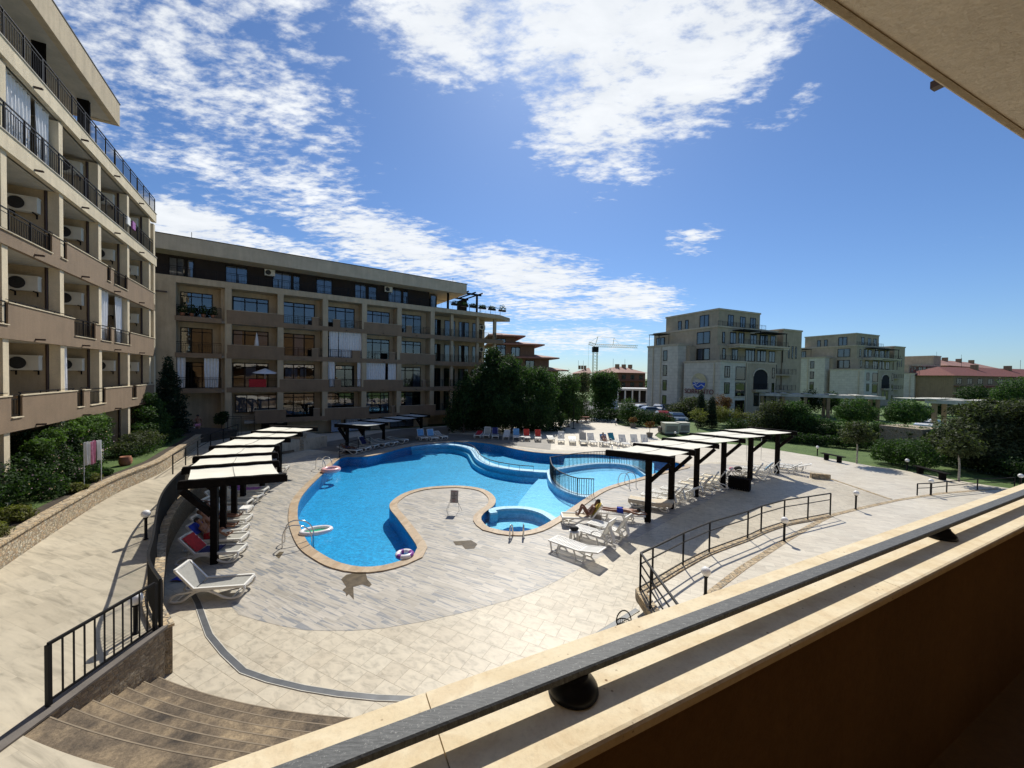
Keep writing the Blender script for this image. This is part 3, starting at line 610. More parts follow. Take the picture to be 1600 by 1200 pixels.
def window(fr, s0, s1, z0, z1, d, parent, n=3, curtain=None, deep=.25, frame='frame_dark', glass='glass', transom=0, ft=.07, name='window'):
    """frame standing a little proud, dark room and curtain behind a pane of glass"""
    s0, s1 = min(s0, s1), max(s0, s1); mb = MB(); e = d + .04
    for a, b, c, f in ((s0, s1, z0, z0 + ft), (s0, s1, z1 - ft, z1), (s0, s0 + ft, z0 + ft, z1 - ft), (s1 - ft, s1, z0 + ft, z1 - ft)): mb.fbox(fr, a, b, d + .002, e, c, f)
    for i in range(1, n): s = s0 + (s1 - s0) * i / n; mb.fbox(fr, s - ft / 2, s + ft / 2, d + .002, e - .003, z0 + ft, z1 - ft)
    if transom: mb.fbox(fr, s0 + ft, s1 - ft, d + .002, e - .006, z1 - transom - ft / 2, z1 - transom + ft / 2)
    w_ = mb.build(name, frame, parent)
    mb = MB(); mb.fbox(fr, s0 + .01, s1 - .01, d + .003, d + .006, z0 + .01, z1 - .01); mb.build('room_back', 'room_dark', w_)
    if curtain:
        mat, ranges = curtain; mb = MB()
        for a, b in ranges:
            A0, B0 = s0 + ft + (s1 - s0 - 2 * ft) * a, s0 + ft + (s1 - s0 - 2 * ft) * b; k = max(4, int((B0 - A0) / .07)); v = []; f = []
            for i in range(k + 1):
                s = A0 + (B0 - A0) * i / k; dd = d + .012 + .005 * math.sin(i * 2.4)
                v += [fr.P(s, dd, z0 + .03), fr.P(s, dd, z1 - .03)]
            for i in range(k): f.append((2 * i, 2 * i + 2, 2 * i + 3, 2 * i + 1))
            mb.add(v, f, True)
        mb.build('curtain', mat, w_)
    mb = MB(); mb.add([fr.P(s0, d + .024, z0), fr.P(s1, d + .024, z0), fr.P(s1, d + .024, z1), fr.P(s0, d + .024, z1)], [(0, 1, 2, 3)]); mb.build('pane', glass, w_)
    return w_
def drape(fr, s0, s1, d0, d1, z0, z1, parent, m='curtain', gather=.0, name='curtain', waves=None):
    """hanging folded cloth between two plan points of the facade frame"""
    L_ = math.hypot(s1 - s0, d1 - d0); k = max(10, int(L_ / .03)); rows = 7; v = []; f = []; q = rnd.random() * 6
    for j in range(rows + 1):
        t = j / rows; z = z1 + (z0 - z1) * t
        for i in range(k + 1):
            x = i / k; x2 = x + gather * (t * t) * (.5 - x)
            s = s0 + (s1 - s0) * x2; d = d0 + (d1 - d0) * x2 + (.035 + .03 * t) * math.sin(i * .9 + q + .5 * math.sin(t * 3 + i * .2))
            v.append(fr.P(s, d, z + .02 * math.sin(i * .5 + q)))
    for j in range(rows):
        for i in range(k): a = j * (k + 1) + i; f.append((a, a + 1, a + k + 2, a + k + 1))
    return MB().add(v, f, True).build(name, m, parent)
def spout(fr, s, z, parent, m='pipe_brown'):
    mb = MB(); mb.fbox(fr, s - .03, s + .03, 0, .24, z, z + .012); mb.fbox(fr, s - .03, s - .024, .0, .24, z + .012, z + .06); mb.fbox(fr, s + .024, s + .03, .0, .24, z + .012, z + .06); mb.build('drain_spout', m, parent)
def ac_unit(P, ex, ey, ez, parent, w=.82, h=.56, t=.3):
    """P: lower corner on the wall; ex along the wall, ey out of the wall"""
    def q(a, b, c): return P + ex * a + ey * b + ez * c
    def bx(mb, a0, a1, b0, b1, c0, c1): return mb.hexa([q(a0, b0, c0), q(a1, b0, c0), q(a1, b1, c0), q(a0, b1, c0), q(a0, b0, c1), q(a1, b0, c1), q(a1, b1, c1), q(a0, b1, c1)])
    mb = MB(); bx(mb, 0, w, .06, t, 0, h); bx(mb, -.015, w + .015, .05, t + .01, h - .03, h + .01); bx(mb, w * .66, w, t, t + .015, .03, h - .04); bx(mb, w * .70, w * .95, t + .015, t + .02, h * .72, h * .82)
    a = mb.build('air_conditioner', 'ac_white', parent)
    mb = MB(); c = q(w * .34, t + .012, h * .5); n = 20; r = h * .4
    mb.add([c] + [c + ex * (r * math.cos(2 * PI * i / n)) + ez * (r * math.sin(2 * PI * i / n)) for i in range(n)], [(0, 1 + i, 1 + (i + 1) % n) for i in range(n)])
    for k in range(1, 4):
        rr = r * k / 3; mb.tube([c + ey * .012 + ex * (rr * math.cos(2 * PI * i / n)) + ez * (rr * math.sin(2 * PI * i / n)) for i in range(n)], .006, 4, True)
    mb.build('fan_grille', 'ac_dark', a)
    for x_ in (.1, w - .14): mb = MB(); bx(mb, x_, x_ + .04, 0, t, -.04, 0); bx(mb, x_, x_ + .04, 0, .03, -.18, -.038); mb.build('bracket', 'black_metal', a)
UZ = Vector((0, 0, 1))
def ordn(x): return x
# ================================================================ apartment wing on the left
FL = Fr(V(243,600,25.6), -ray(458,583).xy); FL.n = Vector((.8687, .4954, 0))
tL = thing('apartment_building', 'tall cream and brown apartment wing on the left with stacked balconies', 'building', tuple(FL.P(0, 0, 1.5)))
SE = 26.0
zb = [3.93, 6.96, 9.95, 12.93, 15.82]
bays = [.85, 4.55, 8.2, 11.7, 15.2, 18.8, 22.4]
MB().fbox(FL, 0, SE, -12, -1.9, 1.3, 15.6).build('wall', 'brown', tL)
MB().fbox(FL, 3.4, SE, -12, -2.7, 15.9, 19.3).build('wall', 'cream', tL)
MB().fbox(FL, -.0, .3, -1.9, 0, 3.93, 15.6).build('pillar', 'cream_light', tL)
for i, s in enumerate(bays):
    mb = MB(); mb.fbox(FL, s - .15, s + .15, -.37, -.06, 1.3, 15.7); mb.build('pillar', 'cream_light', tL)
    MB().fbox(FL, s - .12, s + .12, -1.9, -.48, 1.3, 15.7).build('side_wall', 'cream', tL)
    MB().tube([FL.P(s + .12, -.43, 1.4), FL.P(s + .12, -.43, 15.7)], .05, 8).build('drain_pipe', 'pipe_brown', tL)
for k, z in enumerate(zb):
    MB().fbox(FL, .01, SE, -1.9, -.16, z, z + .2).build('balcony_floor', 'soffit', tL)
    if k < 4:
        for i, s in enumerate(bays):
            if s > 17: continue
            ac_unit(FL.P(s + .13, -1.36, z + 2.0), FL.n, FL.u, UZ, tL)
            nx = s - 3.5
        for s in bays: window(FL, s - 3.1, s - .6, z + .25, z + 2.35, -1.9, tL, 2, ('curtain', [(0, .4)]))
    else:
        for s0 in (4.6, 8.0, 11.4, 14.8): window(FL, s0, s0 + 2.4, z + .25, z + 2.35, -2.7, tL, 2, ('curtain', [(0, .5)]))
segs = {0: [(24, 15.1), (14.5, 10.7), (10.1, 9.5), (7.85, 4.3), (3.55, 0.02)], 1: [(26, 20.), (15.2, 10.9), (8.9, 8.35), (7.1, 6.75), (4.5, .02)], 2: [(26, 21), (12.55, 11.95), (11.45, 7.6), (7.15, 6.75), (4.9, .02)]}
for k in range(3):
    z = zb[k]; low = z + .42; top = z + 1.14
    MB().fbox(FL, .0, SE, -.15, 0, z - .02, low).build('parapet', 'brown', tL)
    ss = sorted([tuple(sorted(p)) for p in segs[k]]); cur = 0
    for a, b in ss:
        MB().fbox(FL, a, b, -.15, 0, low, top).build('parapet', 'brown', tL)
        MB().fbox(FL, a - .02, b + .02, -.18, .03, top, top + .035).build('coping', 'cream_light', tL)
        if a - cur > .25:
            MB().fbox(FL, cur + .002, a - .002, -.17, .04, low, low + .03).build('coping', 'cream_light', tL); railing(FL, cur, a, low + .03, top + .05, -.07, tL)
        cur = b
    if SE - cur > .3: MB().fbox(FL, cur, SE, -.17, .04, low, low + .03).build('coping', 'cream_light', tL); railing(FL, cur, SE, low + .03, top + .05, -.07, tL)
    mb = MB()
    hr = []
    for a, b in ss:
        mb = MB(); mb.fbox(FL, a, b, -.10, -.06, top + .10, top + .13)
        for q in range(int((b - a) / 1.2) + 1): mb.fbox(FL, a + .1 + q * 1.2, min(b, a + .13 + q * 1.2), -.095, -.065, top + .03, top + .101)
        mb.build('handrail', 'black_metal', tL)
for k in (3, 4):
    z = zb[k]
    MB().fbox(FL, -.25 if k == 4 else -.25, SE, -.22, .02, z, z + .56).build('slab_edge', 'cream_light', tL)
    MB().fbox(FL, -.27, SE, -.24, .05, z + .56, z + .60).build('coping', 'soffit', tL)
    for a in range(0, 8): railing(FL, -.2 + a * 3.3, -.2 + a * 3.3 + 3.28, z + .60, z + 1.55, -.05, tL, post=1.1)
for k, z in enumerate(zb):
    for s in bays[1:]: spout(FL, s - 1.5, z + .04, tL)
MB().fbox(FL, 6.1, SE, -9, .02, 18.75, 18.8).build('soffit', 'soffit', tL)
mb = MB(); mb.fbox(FL, 6.05, SE, -.2, .05, 18.72, 19.85); mb.fbox(FL, 6.05, 6.3, -9, -.2, 18.72, 19.85); mb.build('roof_fascia', 'cream', tL)
MB().fbox(FL, 6.0, SE, -9, .07, 19.85, 19.9).build('roof_edge', 'roof_tile' if 0 else 'frame_dark', tL)
for a, b, d in ((FL.s_at(142, -.5), FL.s_at(131, -.8), -.5), (FL.s_at(77, -.5), FL.s_at(60, -.8), -.5), (17.2, 17.8, -.55)): MB().fbox(FL, a, b, d - .4, d, zb[4] + .1, 18.75).build('post', 'dark_wood', tL)
# curtains seen on this facade
drape(FL, 14.9, 13.2, -.3, -.3, zb[3] + .6, zb[4] - .02, tL, gather=.15); drape(FL, 12.9, 11.9, -.3, -.3, zb[3] + .6, zb[4] - .02, tL, gather=.2)
drape(FL, 8.0, 6.6, -.3, -.3, zb[1] + .5, zb[2] - .02, tL, gather=.4); drape(FL, 5.7, 4.7, -.3, -.3, zb[1] + .5, zb[2] - .02, tL, gather=.3)
drape(FL, 11.45, 10.7, -.25, -.3, zb[0] + .5, zb[1] - .02, tL, gather=.5); drape(FL, 8.35, 7.7, -.25, -.3, zb[0] + .5, zb[1] - .02, tL, gather=.4)
drape(FL, 7.9, 7.1, -.3, -.3, 1.6, 3.9, tL, gather=.5)
for a, c, l in ((4.4, 'cloth_white', 'small white towel hung over the upper left balcony rail'), (3.6, 'cloth_purple', 'dark patterned towel hung over the upper left balcony rail')):
    mb = MB(); mb.fbox(FL, a, a + .45, -.10, .0, zb[3] + 1.15, zb[3] + 1.58); tag(mb.build('towel', c), l, 'towel')
# ================================================================ far wing across the courtyard
FB = Fr(V(360,600,33.3), ray(1665,606).xy)
S = lambda px, d=0: FB.s_at(px, d)
tB = thing('apartment_building', 'long shaded apartment wing with brown balconies behind the pool', 'building', tuple(FB.P(8, 0, 0)))
zB = [1.38, 4.2, 7.15, 10.15]; zT = 13.2
rec = -1.5
MB().fbox(FB, -6.5, S(729) - 4.3, -12, rec, -.05, 13.2).build('wall', 'cream', tB)
MB().fbox(FB, -6.5, S(275), rec, -.02, -.05, 13.2).build('wall', 'cream', tB)
fins = [-.15, 3.73, 7.48, 11.15, 14.8, 18.62]
for i, s in enumerate(fins): MB().fbox(FB, s - .24, s + .24, rec, -.03, -.05 if i < 1 else 1.3, 13.2).build('pillar', 'cream', tB)
MB().fbox(FB, S(345) - .02, -.4, rec, -.6, -.05, 13.2).build('side_wall', 'cream', tB)
MB().fbox(FB, -6.5, 18.9, -1.4, -.015, zT - .02, zT + .5).build('roof_slab', 'cream', tB)
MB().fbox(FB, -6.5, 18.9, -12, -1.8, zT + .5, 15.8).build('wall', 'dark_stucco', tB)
MB().fbox(FB, -6.6, 22.9, -12, .0, 15.72, 16.92).build('roof_fascia', 'grey_cream', tB)
MB().fbox(FB, -6.7, 23.0, -12.1, .05, 16.92, 16.97).build('roof_edge', 'frame_dark', tB)
for px in (299, 708): a = FB.P(S(px), -.4, 16.97); MB().tube([a, a + UZ * .55], .02, 6).build('roof_vent', 'frame_dark', tB)
solid = {3: [(354, 443), (487, 498), (520, 531), (568, 627), (634, 643)], 2: [(355, 444), (487, 498), (550, 563), (608, 617), (625, 680)], 1: [(437, 514), (523, 533), (568, 630), (660, 665)], 0: [(398, 447), (490, 500), (508, 577), (612, 617), (625, 681)]}
for k, z in enumerate(zB):
    MB().fbox(FB, S(275) if k else 1.0, 18.85, rec, -.18, z, z + .2).build('balcony_floor', 'soffit', tB)
    a0 = S(354) if k else S(398)
    MB().fbox(FB, a0, 18.9, -.16, .0, z - .02, z + .42).build('parapet', 'brown', tB)
    cur = a0
    for p, q in solid[k]:
        a, b = S(p), S(q); MB().fbox(FB, a, b, -.16, .0, z + .42, z + 1.16).build('parapet', 'brown', tB); MB().fbox(FB, a - .02, b + .02, -.18, .03, z + 1.16, z + 1.19).build('coping', 'grey_cream', tB)
        if a - cur > .2: railing(FB, cur, a, z + .42, z + 1.2, -.08, tB, bal=.15)
        cur = b
    if 18.9 - cur > .3: railing(FB, cur, 18.9, z + .42, z + 1.2, -.08, tB, bal=.15)
    if k:
        MB().fbox(FB, S(273), S(347), -.5, -.02 + .02, z - .05, z + .35).build('parapet', 'brown', tB); railing(FB, S(273) + .05, S(347) - .05, z + .35, z + 1.25, -.06, tB, bal=.15)
    for i, s in enumerate(fins[:-1]):
        if k == 0 and i == 0: continue
        cz = [('curtain_blue', [(.05, .45), (.55, .75)]), ('curtain_blue', [(0, .25), (.7, 1)]), None, ('curtain_blue', [(.35, .65)]), ('curtain', [(.0, .2)])][(i * 2 + k * 3) % 5]
        window(FB, s + .26, s + 3.0, z + .22, z + 2.62, rec, tB, 3, cz, transom=.4, ft=.09)
    if k: window(FB, -3.45, -1.3, z + .25, z + 2.55, rec, tB, 3, None, transom=.35)
    for s in fins[:-1]: spout(FB, s + 1.9, z + .1, tB)
window(FB, S(368, rec), S(436, rec), 2.3, 3.9, rec + .3, tB, 4, ('curtain_blue', [(0, .48), (.5, 1)]))
for p, q, cz in ((264, 290, (.0, .95)), (292, 304, (.1, .9)), (352, 387, (.05, .95)), (425, 455, (.0, .9)), (457, 468, None), (493, 518, (.1, 1)), (553, 571, (0, .9)), (574, 587, None), (605, 626, (.1, .9)), (628, 636, None), (671, 680, (.1, .9))):
    window(FB, S(p, -1.8), S(q, -1.8), zT + .55, zT + 2.35, -1.8, tB, 2 if q - p > 14 else 1, ('curtain' if p in (264, 292, 425, 671) else 'curtain_blue', [cz]) if cz else None)
for a in range(0, 8): railing(FB, -5.5 + a * 3.02, -5.5 + a * 3.02 + 3.0, zT + .5, zT + 1.35, -.3, tB, bal=.22, thin=.012)
for px in (413, 599): ac_unit(FB.P(S(px, -1.8), -1.8, zT + 1.85), FB.u, FB.n, UZ, tB)
# curtains in the open balconies
for p, q, k in ((514, 528, 2), (529, 565, 2), (513, 523, 1), (558, 570, 1), (572, 602, 1), (606, 621, 1)): drape(FB, S(p, -.3), S(q, -.3), -.3, -.3, zB[k] + .45, zB[min(k + 1, 3)] if k < 3 else zT, tB, gather=.03)
for p, q in ((276, 290), (319, 342)): drape(FB, S(p, -.2), S(q, -.2), -.2, -.2, zB[1] + .4, zB[2] - .05, tB, gather=.12)
for p, q in ((518, 533), (541, 563)): drape(FB, S(p, -1), S(q, -1), -1, -1, .05, 2.5, tB, m='curtain_blue', name='ground_curtain')
mb = MB(); mb.tube([FB.P(S(242), .12, 12.9), FB.P(S(242), .12, .9)], .06, 8); mb.bar(FB.P(S(242), .12, 12.3), FB.P(S(262), .12, 12.3), .1); mb.build('drain_pipe', 'pipe_brown', tB)
window(FB, 2.3, 4.4, .0, 1.35, rec + .02, tB, 2); window(FB, 9.5, 12.2, .0, 1.35, rec + .02, tB, 3); window(FB, 14.3, 17.0, .0, 1.35, rec + .02, tB, 3)
# right end of this wing: set-back glazed bays, columns and roof terrace
MB().fbox(FB, 18.85, 27.0, -12, -2.6, -.05, 13.2).build('wall', 'cream', tB)
for k, z in enumerate(zB):
    MB().fbox(FB, 19.0, 28.4, -2.6, -.42, z + .1, z + .25).build('balcony_floor', 'soffit', tB)
    MB().fbox(FB, 19.0, 28.5, -.42, -.28, z - .05, z + .45).build('parapet', 'brown', tB); MB().fbox(FB, 28.36, 28.5, -2.6, -.43, z - .05, z + .45).build('parapet', 'brown', tB)
    for a in range(3): railing(FB, 19.05 + a * 3.1, 19.05 + a * 3.1 + 3.05, z + .45, z + 1.25, -.35, tB, bal=.16)
    for q in range(4): window(FB, 19.3 + q * 1.95, 20.75 + q * 1.95, z + .3, z + 2.6, -2.6, tB, 2, ('curtain_blue', [(.1, .5)]) if (q + k) % 2 else None)
for px in (705, 745, 772): s = S(px, -.6); MB().fbox(FB, s - .17, s + .17, -.85, -.5, -.05, 13.2).build('pillar', 'cream', tB)
s = S(728, -2.4); ac_unit(FB.P(26.1, -2.6, 12.0), FB.u, FB.n, UZ, tB); ac_unit(FB.P(26.1, -2.6, 9.1), FB.u, FB.n, UZ, tB)
mb = MB(); a = [FB.P(18.92, 0, 0), FB.P(27.8, 0.0, 0), FB.P(30.2, -1.4, 0), FB.P(28.2, -3.2, 0), FB.P(18.92, -9, 0)]; mb.prism([(p.x, p.y) for p in a], 13.25, 13.72, bottom=True); mb.build('roof_slab', 'cream', tB)
for a in range(3): railing(FB, 19.0 + a * 3.0, 19 + a * 3.0 + 2.9, 13.72, 14.65, -.25, tB, bal=.6, thin=.01)
mb = MB(); s1, s2 = S(699, -.6), S(744, -.6)
for s in (s1, s2): mb.fbox(FB, s - .1, s + .1, -.8, -.6, 13.72, 16.0)
for s in (s1 - .3, s2): mb.fbox(FB, s - .1, s + .1, -6, -3.5, 13.72, 16.0)
mb.fbox(FB, s1 - 1.5, s2 + .6, -.78, -.62, 15.9, 16.1); mb.fbox(FB, s1 - 1.5, s2 + .6, -4.2, -4.04, 15.9, 16.1)
for q in range(7): s = s1 - 1.4 + q * (s2 - s1 + 1.9) / 6; mb.fbox(FB, s - .05, s + .05, -4.6, -.2, 16.1, 16.24)
mb.build('roof_pergola', 'dark_wood', tB)
for i, px in enumerate((710, 724, 738, 752, 767, 783)):
    s = S(px, -.25); c = FB.P(s, -.25, 14.35); t = thing('planter_box', 'dark planter of flowers on the roof terrace rail, %s from the left' % ORD[i], 'planter', tuple(c), 'planters along the roof terrace')
    MB().fbox(FB, s - .5, s + .5, -.4, -.1, 14.25, 14.45).build('trough', 'frame_dark', t)
    o = link('plants', leaf_mesh('plants', [(0, 0, .22, .5, .4, .22 + .3 * (i == 5))], 260, .09, i, mat='leaf_dark'), t)
# white umbrella and red cloth on one balcony, closed parasol on the one above
s = S(414, -.5); c = FB.P(s, -.5, zB[1] + .2)
t = thing('parasol', 'open pale parasol tilted over a shaded balcony of the far wing', 'parasol', tuple(c))
mb = MB(); mb.tube([c, c + UZ * 1.75], .025, 6); mb.build('pole', 'white_paint', t)
mb = MB(); n = 8; top = c + UZ * 1.95 + FB.n * .1
mb.add([top] + [top + FB.u * (1.0 * math.cos(2 * PI * i / n)) + FB.n * (1.0 * math.sin(2 * PI * i / n)) - UZ * (.42 + .1 * math.sin(2 * PI * i / n)) for i in range(n)], [(0, 1 + i, 1 + (i + 1) % n) for i in range(n)]); mb.build('canopy', 'curtain', t)
s = S(401, -.5); c = FB.P(s, -.5, zB[2] + .2)
t = thing('parasol', 'closed white parasol standing on a shaded balcony of the far wing', 'parasol', tuple(c))
MB().tube([c, c + UZ * 2.2], .025, 6).build('pole', 'white_paint', t); MB().lathe([(.02, 0), (.2, .15), (.14, .8), (.03, 1.5)], c + UZ * .65, 10).build('canopy', 'curtain', t)
s0, s1 = S(389), S(416); tag(MB().fbox(FB, s0, s1, -.05, -.02, zB[1] + .45, zB[1] + 1.15).build('towel', 'cloth_red'), 'dark red cloth hung on a balcony rail of the far wing', 'towel')
for i, px in enumerate((285, 300, 318, 333)):
    s = S(px, -.2); c = FB.P(s, -.25, zB[3] + .35); t = thing('flower_pot', 'potted plant on the top left balcony of the far wing, %s from the left' % ORD[i], 'plant', tuple(c), 'potted plants on one balcony')
    MB().lathe([(.02, 0), (.12, 0), (.16, .28), (.13, .28), (.12, .2)], c, 10).build('pot', 'terracotta', t); link('plants', leaf_mesh('plants', [(0, 0, .6, .35, .3, .4)], 260, .09, 20 + i, mat='leaf_dark'), t)
# ================================================================ our own balcony and the building it belongs to
un = ray(2025, 610).xy.normalized(); FN = Fr((0, 0), (un.x, un.y))       # FN.n points inwards, to the camera's side
tN = thing('apartment_building', 'near building with sunlit travertine balcony ledge and dark handrail', 'building', (0, 0, 0))
zc = 5.15
s0 = FN.s_at(690, -.85, 1100)
mbs = MB()
prof = [(-1.007, zc - .037), (-1.007, zc - .004), (-1.003, zc)] + [(-.705, zc), (-.697, zc - .003), (-.693, zc - .010), (-.693, zc - .030), (-.700, zc - .038)]
for k in range(-4, 9):
    a, b = s0 + k * 1.9 + .0015, s0 + (k + 1) * 1.9 - .0015; n = len(prof)
    mb = MB(); mb.add([FN.P(a, d, z) for d, z in prof] + [FN.P(b, d, z) for d, z in prof], [(i, (i + 1) % n, n + (i + 1) % n, n + i) for i in range(n)] + [tuple(range(n - 1, -1, -1)), tuple(range(n, 2 * n))])
    mb.build('ledge_stone', 'travertine', tN)
MB().fbox(FN, -7.5, 16, -.975, -.73, 3.9, zc - .037).build('parapet', 'brown_near', tN)
hb, ht = 6 - .797, 6 - .7737
mb = MB(); r = .004; prof = [(-.866, hb + r), (-.866, ht - r), (-.862, ht), (-.816, ht), (-.812, ht - r), (-.812, hb + r), (-.816, hb), (-.862, hb)]; n = 8
mb.add([FN.P(-7.5, d, z) for d, z in prof] + [FN.P(16, d, z) for d, z in prof], [(i, (i + 1) % n, n + (i + 1) % n, n + i) for i in range(n)]); mb.build('handrail', 'rail_paint', tN)
for px, py in ((895, 1110), (1468, 852)):
    s = FN.s_at(px, -.842, py); c = FN.P(s, -.842, zc)
    MB().lathe([(.004, -.001), (.064, -.001), (.068, .006), (.066, .016), (.058, .028), (.046, .040), (.040, .048), (.040, .0525), (.004, .0525)], c, 36).build('handrail_bracket', 'black_gloss', tN)
for k in (-2, -3): s = FN.s_at(895, -.842, 1110) + (k + 1) * 1.5; MB().lathe([(.004, -.001), (.048, -.001), (.050, .004), (.047, .014), (.038, .026), (.029, .036), (.026, .046), (.026, .052)], FN.P(s, -.842, zc), 20).build('handrail_bracket', 'black_gloss', tN)
MB().fbox(FN, -7.5, 16, -.974, 2.6, 3.9, 4.15).build('balcony_floor', 'brown_near', tN)
MB().fbox(FN, -7.5, 16, 1.5, 9, -.1, 14).build('wall', 'brown_near', tN)
MB().fbox(FN, -7.5, 16, -.95, 1.5, -.1, 3.9).build('lower_wall', 'brown', tN)
MB().fbox(FN, 7.5, 7.8, -.72, 1.5, 4.15, 6.95).build('side_wall', 'brown_near', tN); MB().fbox(FN, -3.3, -3.0, -.4, 1.5, 4.15, 6.95).build('side_wall', 'brown_near', tN)
zc2 = 7.02; e0, e1 = G(1270, 0, zc2), G(1600, 218, zc2); ud = (e1 - e0).normalized(); FC = Fr((e0.x, e0.y), (ud.x, ud.y))
MB().fbox(FC, -5, 16, .0, 4, zc2, zc2 + .6).build('balcony_ceiling', 'soffit_near', tN)
MB().fbox(FC, -5, 16, .006, .024, zc2 - .004, zc2 + .1).build('drip_edge', 'cream', tN)
p = FC.s_at(1484, 0, 143); mb = MB(); mb.fbox(FC, p - .016, p + .016, -.045, .02, zc2 + .03, zc2 + .034); mb.fbox(FC, p - .016, p - .012, -.045, .02, zc2 + .034, zc2 + .055); mb.fbox(FC, p + .012, p + .016, -.045, .02, zc2 + .034, zc2 + .055); mb.build('drain_spout', 'pipe_brown', tN)
# small dead insect and grit on the ledge
s = FN.s_at(983, -.87, 1002)
# ================================================================ stone-clad hotels on the right
A24 = R(24); FA = Fr(V(1120,600,68), (math.cos(A24), math.sin(A24)))
FS = Fr((FA.O.x, FA.O.y), (math.sin(A24), -math.cos(A24)), (-math.cos(A24), -math.sin(A24)))    # left-hand faces: s runs towards us, n to the left
tiles_ok = True
def hotel(label, levels=4):
    t = thing('apartment_hotel', label, 'hotel', tuple(FA.P(0, 0, 0)), 'stone clad apartment hotels')
    def blk(nm, a, b, c, d, z0, z1, m): MB().fbox(FA, a, b, c, d, z0, z1).build(nm, m, t)
    def band(a, b, c, d, z): MB().fbox(FA, a - .12, b + .12, c - .12, d + .12, z - .3, z).build('cornice', 'grey_cream', t)
    if levels > 3: blk('wall', 0, 11.2, -12, 0, 15, 18.4, 'hotel_brown'); band(0, 11.2, -12, 0, 18.55)
    if levels > 2: blk('wall', -1.2, 15.2, -14, .8, 11.9, 15.2, 'hotel_brown'); band(-1.2, 15.2, -14, .8, 15.35)
    blk('wall', -1.2, 15.9, -14, 1.2, -.1, 11.9, 'hotel_brown'); band(1.0, 14.5, 1.2, 3.4, 12.1); blk('slab', 1.0, 14.5, 1.2, 3.4, 11.5, 11.9, 'hotel_cream')
    blk('wall', -4.0, 2.2, -3.6, 3.7, -.1, 9.0, 'cladding'); band(-4.0, 2.2, -3.6, 3.7, 9.15)
    blk('wall', 2.2, 10.5, 1.25, 3.62, -.1, 9.0, 'hotel_brown'); band(2.35, 10.5, 1.35, 3.55, 9.1)
    blk('wall', -4.6, -1.25, -12.1, -4.5, -.1, 12.2, 'cladding'); band(-4.6, -1.3, -12.1, -4.5, 12.4)
    blk('wall', -2.6, -1.22, -4.48, -3.62, -.1, 12.0, 'hotel_brown')
    blk('wall', 16.0, 21.8, -8, 1.4, -.1, 15.6, 'hotel_brown'); band(16.0, 21.8, -8, 1.4, 15.8)
    def w1(a, b, z0, z1, d, n=2, c=None): window(FA, a, b, z0, z1, d, t, n, c, ft=.12)
    def w2(a, b, z0, z1, s_, n=2, c=None):
        f = Fr((FA.O.x + FA.u.x * s_, FA.O.y + FA.u.y * s_), (FS.u.x, FS.u.y), (FS.n.x, FS.n.y)); window(f, a, b, z0, z1, 0, t, n, c, ft=.12)
    cu = ('curtain_blue', [(.1, .45), (.6, .9)])
    if levels > 3:
        w1(2.4, 3.9, 15.5, 17.6, 0, 2, cu); w1(5.6, 7.1, 15.5, 17.5, 0, 2, cu); w1(8.4, 10, 15.4, 17.5, 0, 2)
        w2(-3.9, -1.9, 15.4, 17.7, 0, 2, cu); w2(-8.9, -8.0, 15.4, 17.3, 0, 1); w2(-7.2, -6.4, 15.4, 17.3, 0, 1)
    if levels > 2:
        w1(.0, .7, 12.3, 14.3, .8, 1); w1(2.0, 3.6, 12.3, 14.4, .8, 2, cu); w1(4.2, 5.8, 12.3, 14.4, .8, 2, cu); w1(7.4, 9.2, 12.3, 14.4, .8, 2); w1(10, 12.4, 12.3, 14.4, .8, 3, cu); w1(13.2, 14.6, 12.3, 14.4, .8, 2)
        w2(-3.4, -.6, 12.3, 14.5, -1.2, 2, cu); w2(-13.3, -11.0, 12.3, 14.3, -1.2, 2, cu)
    w1(-.4, .4, 9.5, 11.4, 1.2, 1); w1(2.0, 3.6, 9.4, 11.4, 1.2, 2, cu); w1(5.6, 8.2, 9.3, 11.5, 1.2, 3, cu); w1(8.8, 11.4, 9.3, 11.5, 1.2, 3, cu); w1(12.2, 14.0, 9.3, 11.4, 1.2, 2, cu)
    w2(-3.4, -.6, 9.4, 11.5, -1.2, 2, cu); w2(-8.2, -6.6, 9.4, 11.4, -1.2, 2)
    for z in (.6, 3.6, 6.3):
        w1(-3.0, -1.7, z, z + 1.9, 3.7, 2, cu)
        w1(-.3, 2.1, z - .4, z + 1.9, 3.7, 1)
        w1(9.4, 10.1, z, z + 1.9, 3.62, 1)
        if z > 1: MB().fbox(FA, -.4, 2.15, 3.7, 3.85, z - .6, z - .42).build('sill', 'grey_cream', t)
    for z in (.8, 3.7, 6.5, 9.3): w2(-8.0, -7.0, z, z + 2.0, -4.6, 1)
    # arched loggia in the brown bay
    mb = MB(); n = 12; c = 6.3; r = 1.9; pl = [(c - r, 4.3), (c + r, 4.3)] + [(c + r * math.cos(PI * i / n), 6.6 + 1.2 * math.sin(PI * i / n)) for i in range(n + 1)]
    m_ = len(pl); mb.add([FA.P(a, 3.63, z) for a, z in pl], [tuple(range(m_))]); mb.build('arched_opening', 'room_dark', t)
    ot = [FA.P(c + (r + .1) * math.cos(PI * i / n), 3.64, 6.6 + 1.3 * math.sin(PI * i / n)) for i in range(n + 1)]; MB().tube(ot, .12, 6).build('arch_trim', 'hotel_cream', t)
    railing(FA, c - r, c + r, 4.35, 5.4, 3.75, t, bal=.2); MB().fbox(FA, c - 2.1, c + 2.1, 3.6, 4.2, 3.9, 4.3).build('balcony_slab', 'hotel_brown', t)
    for a in (4.6, 6.5): w1(a, a + 1.4, 1.4, 3.7, 3.6, 1, ('curtain', [(.0, .25), (.75, 1)]))
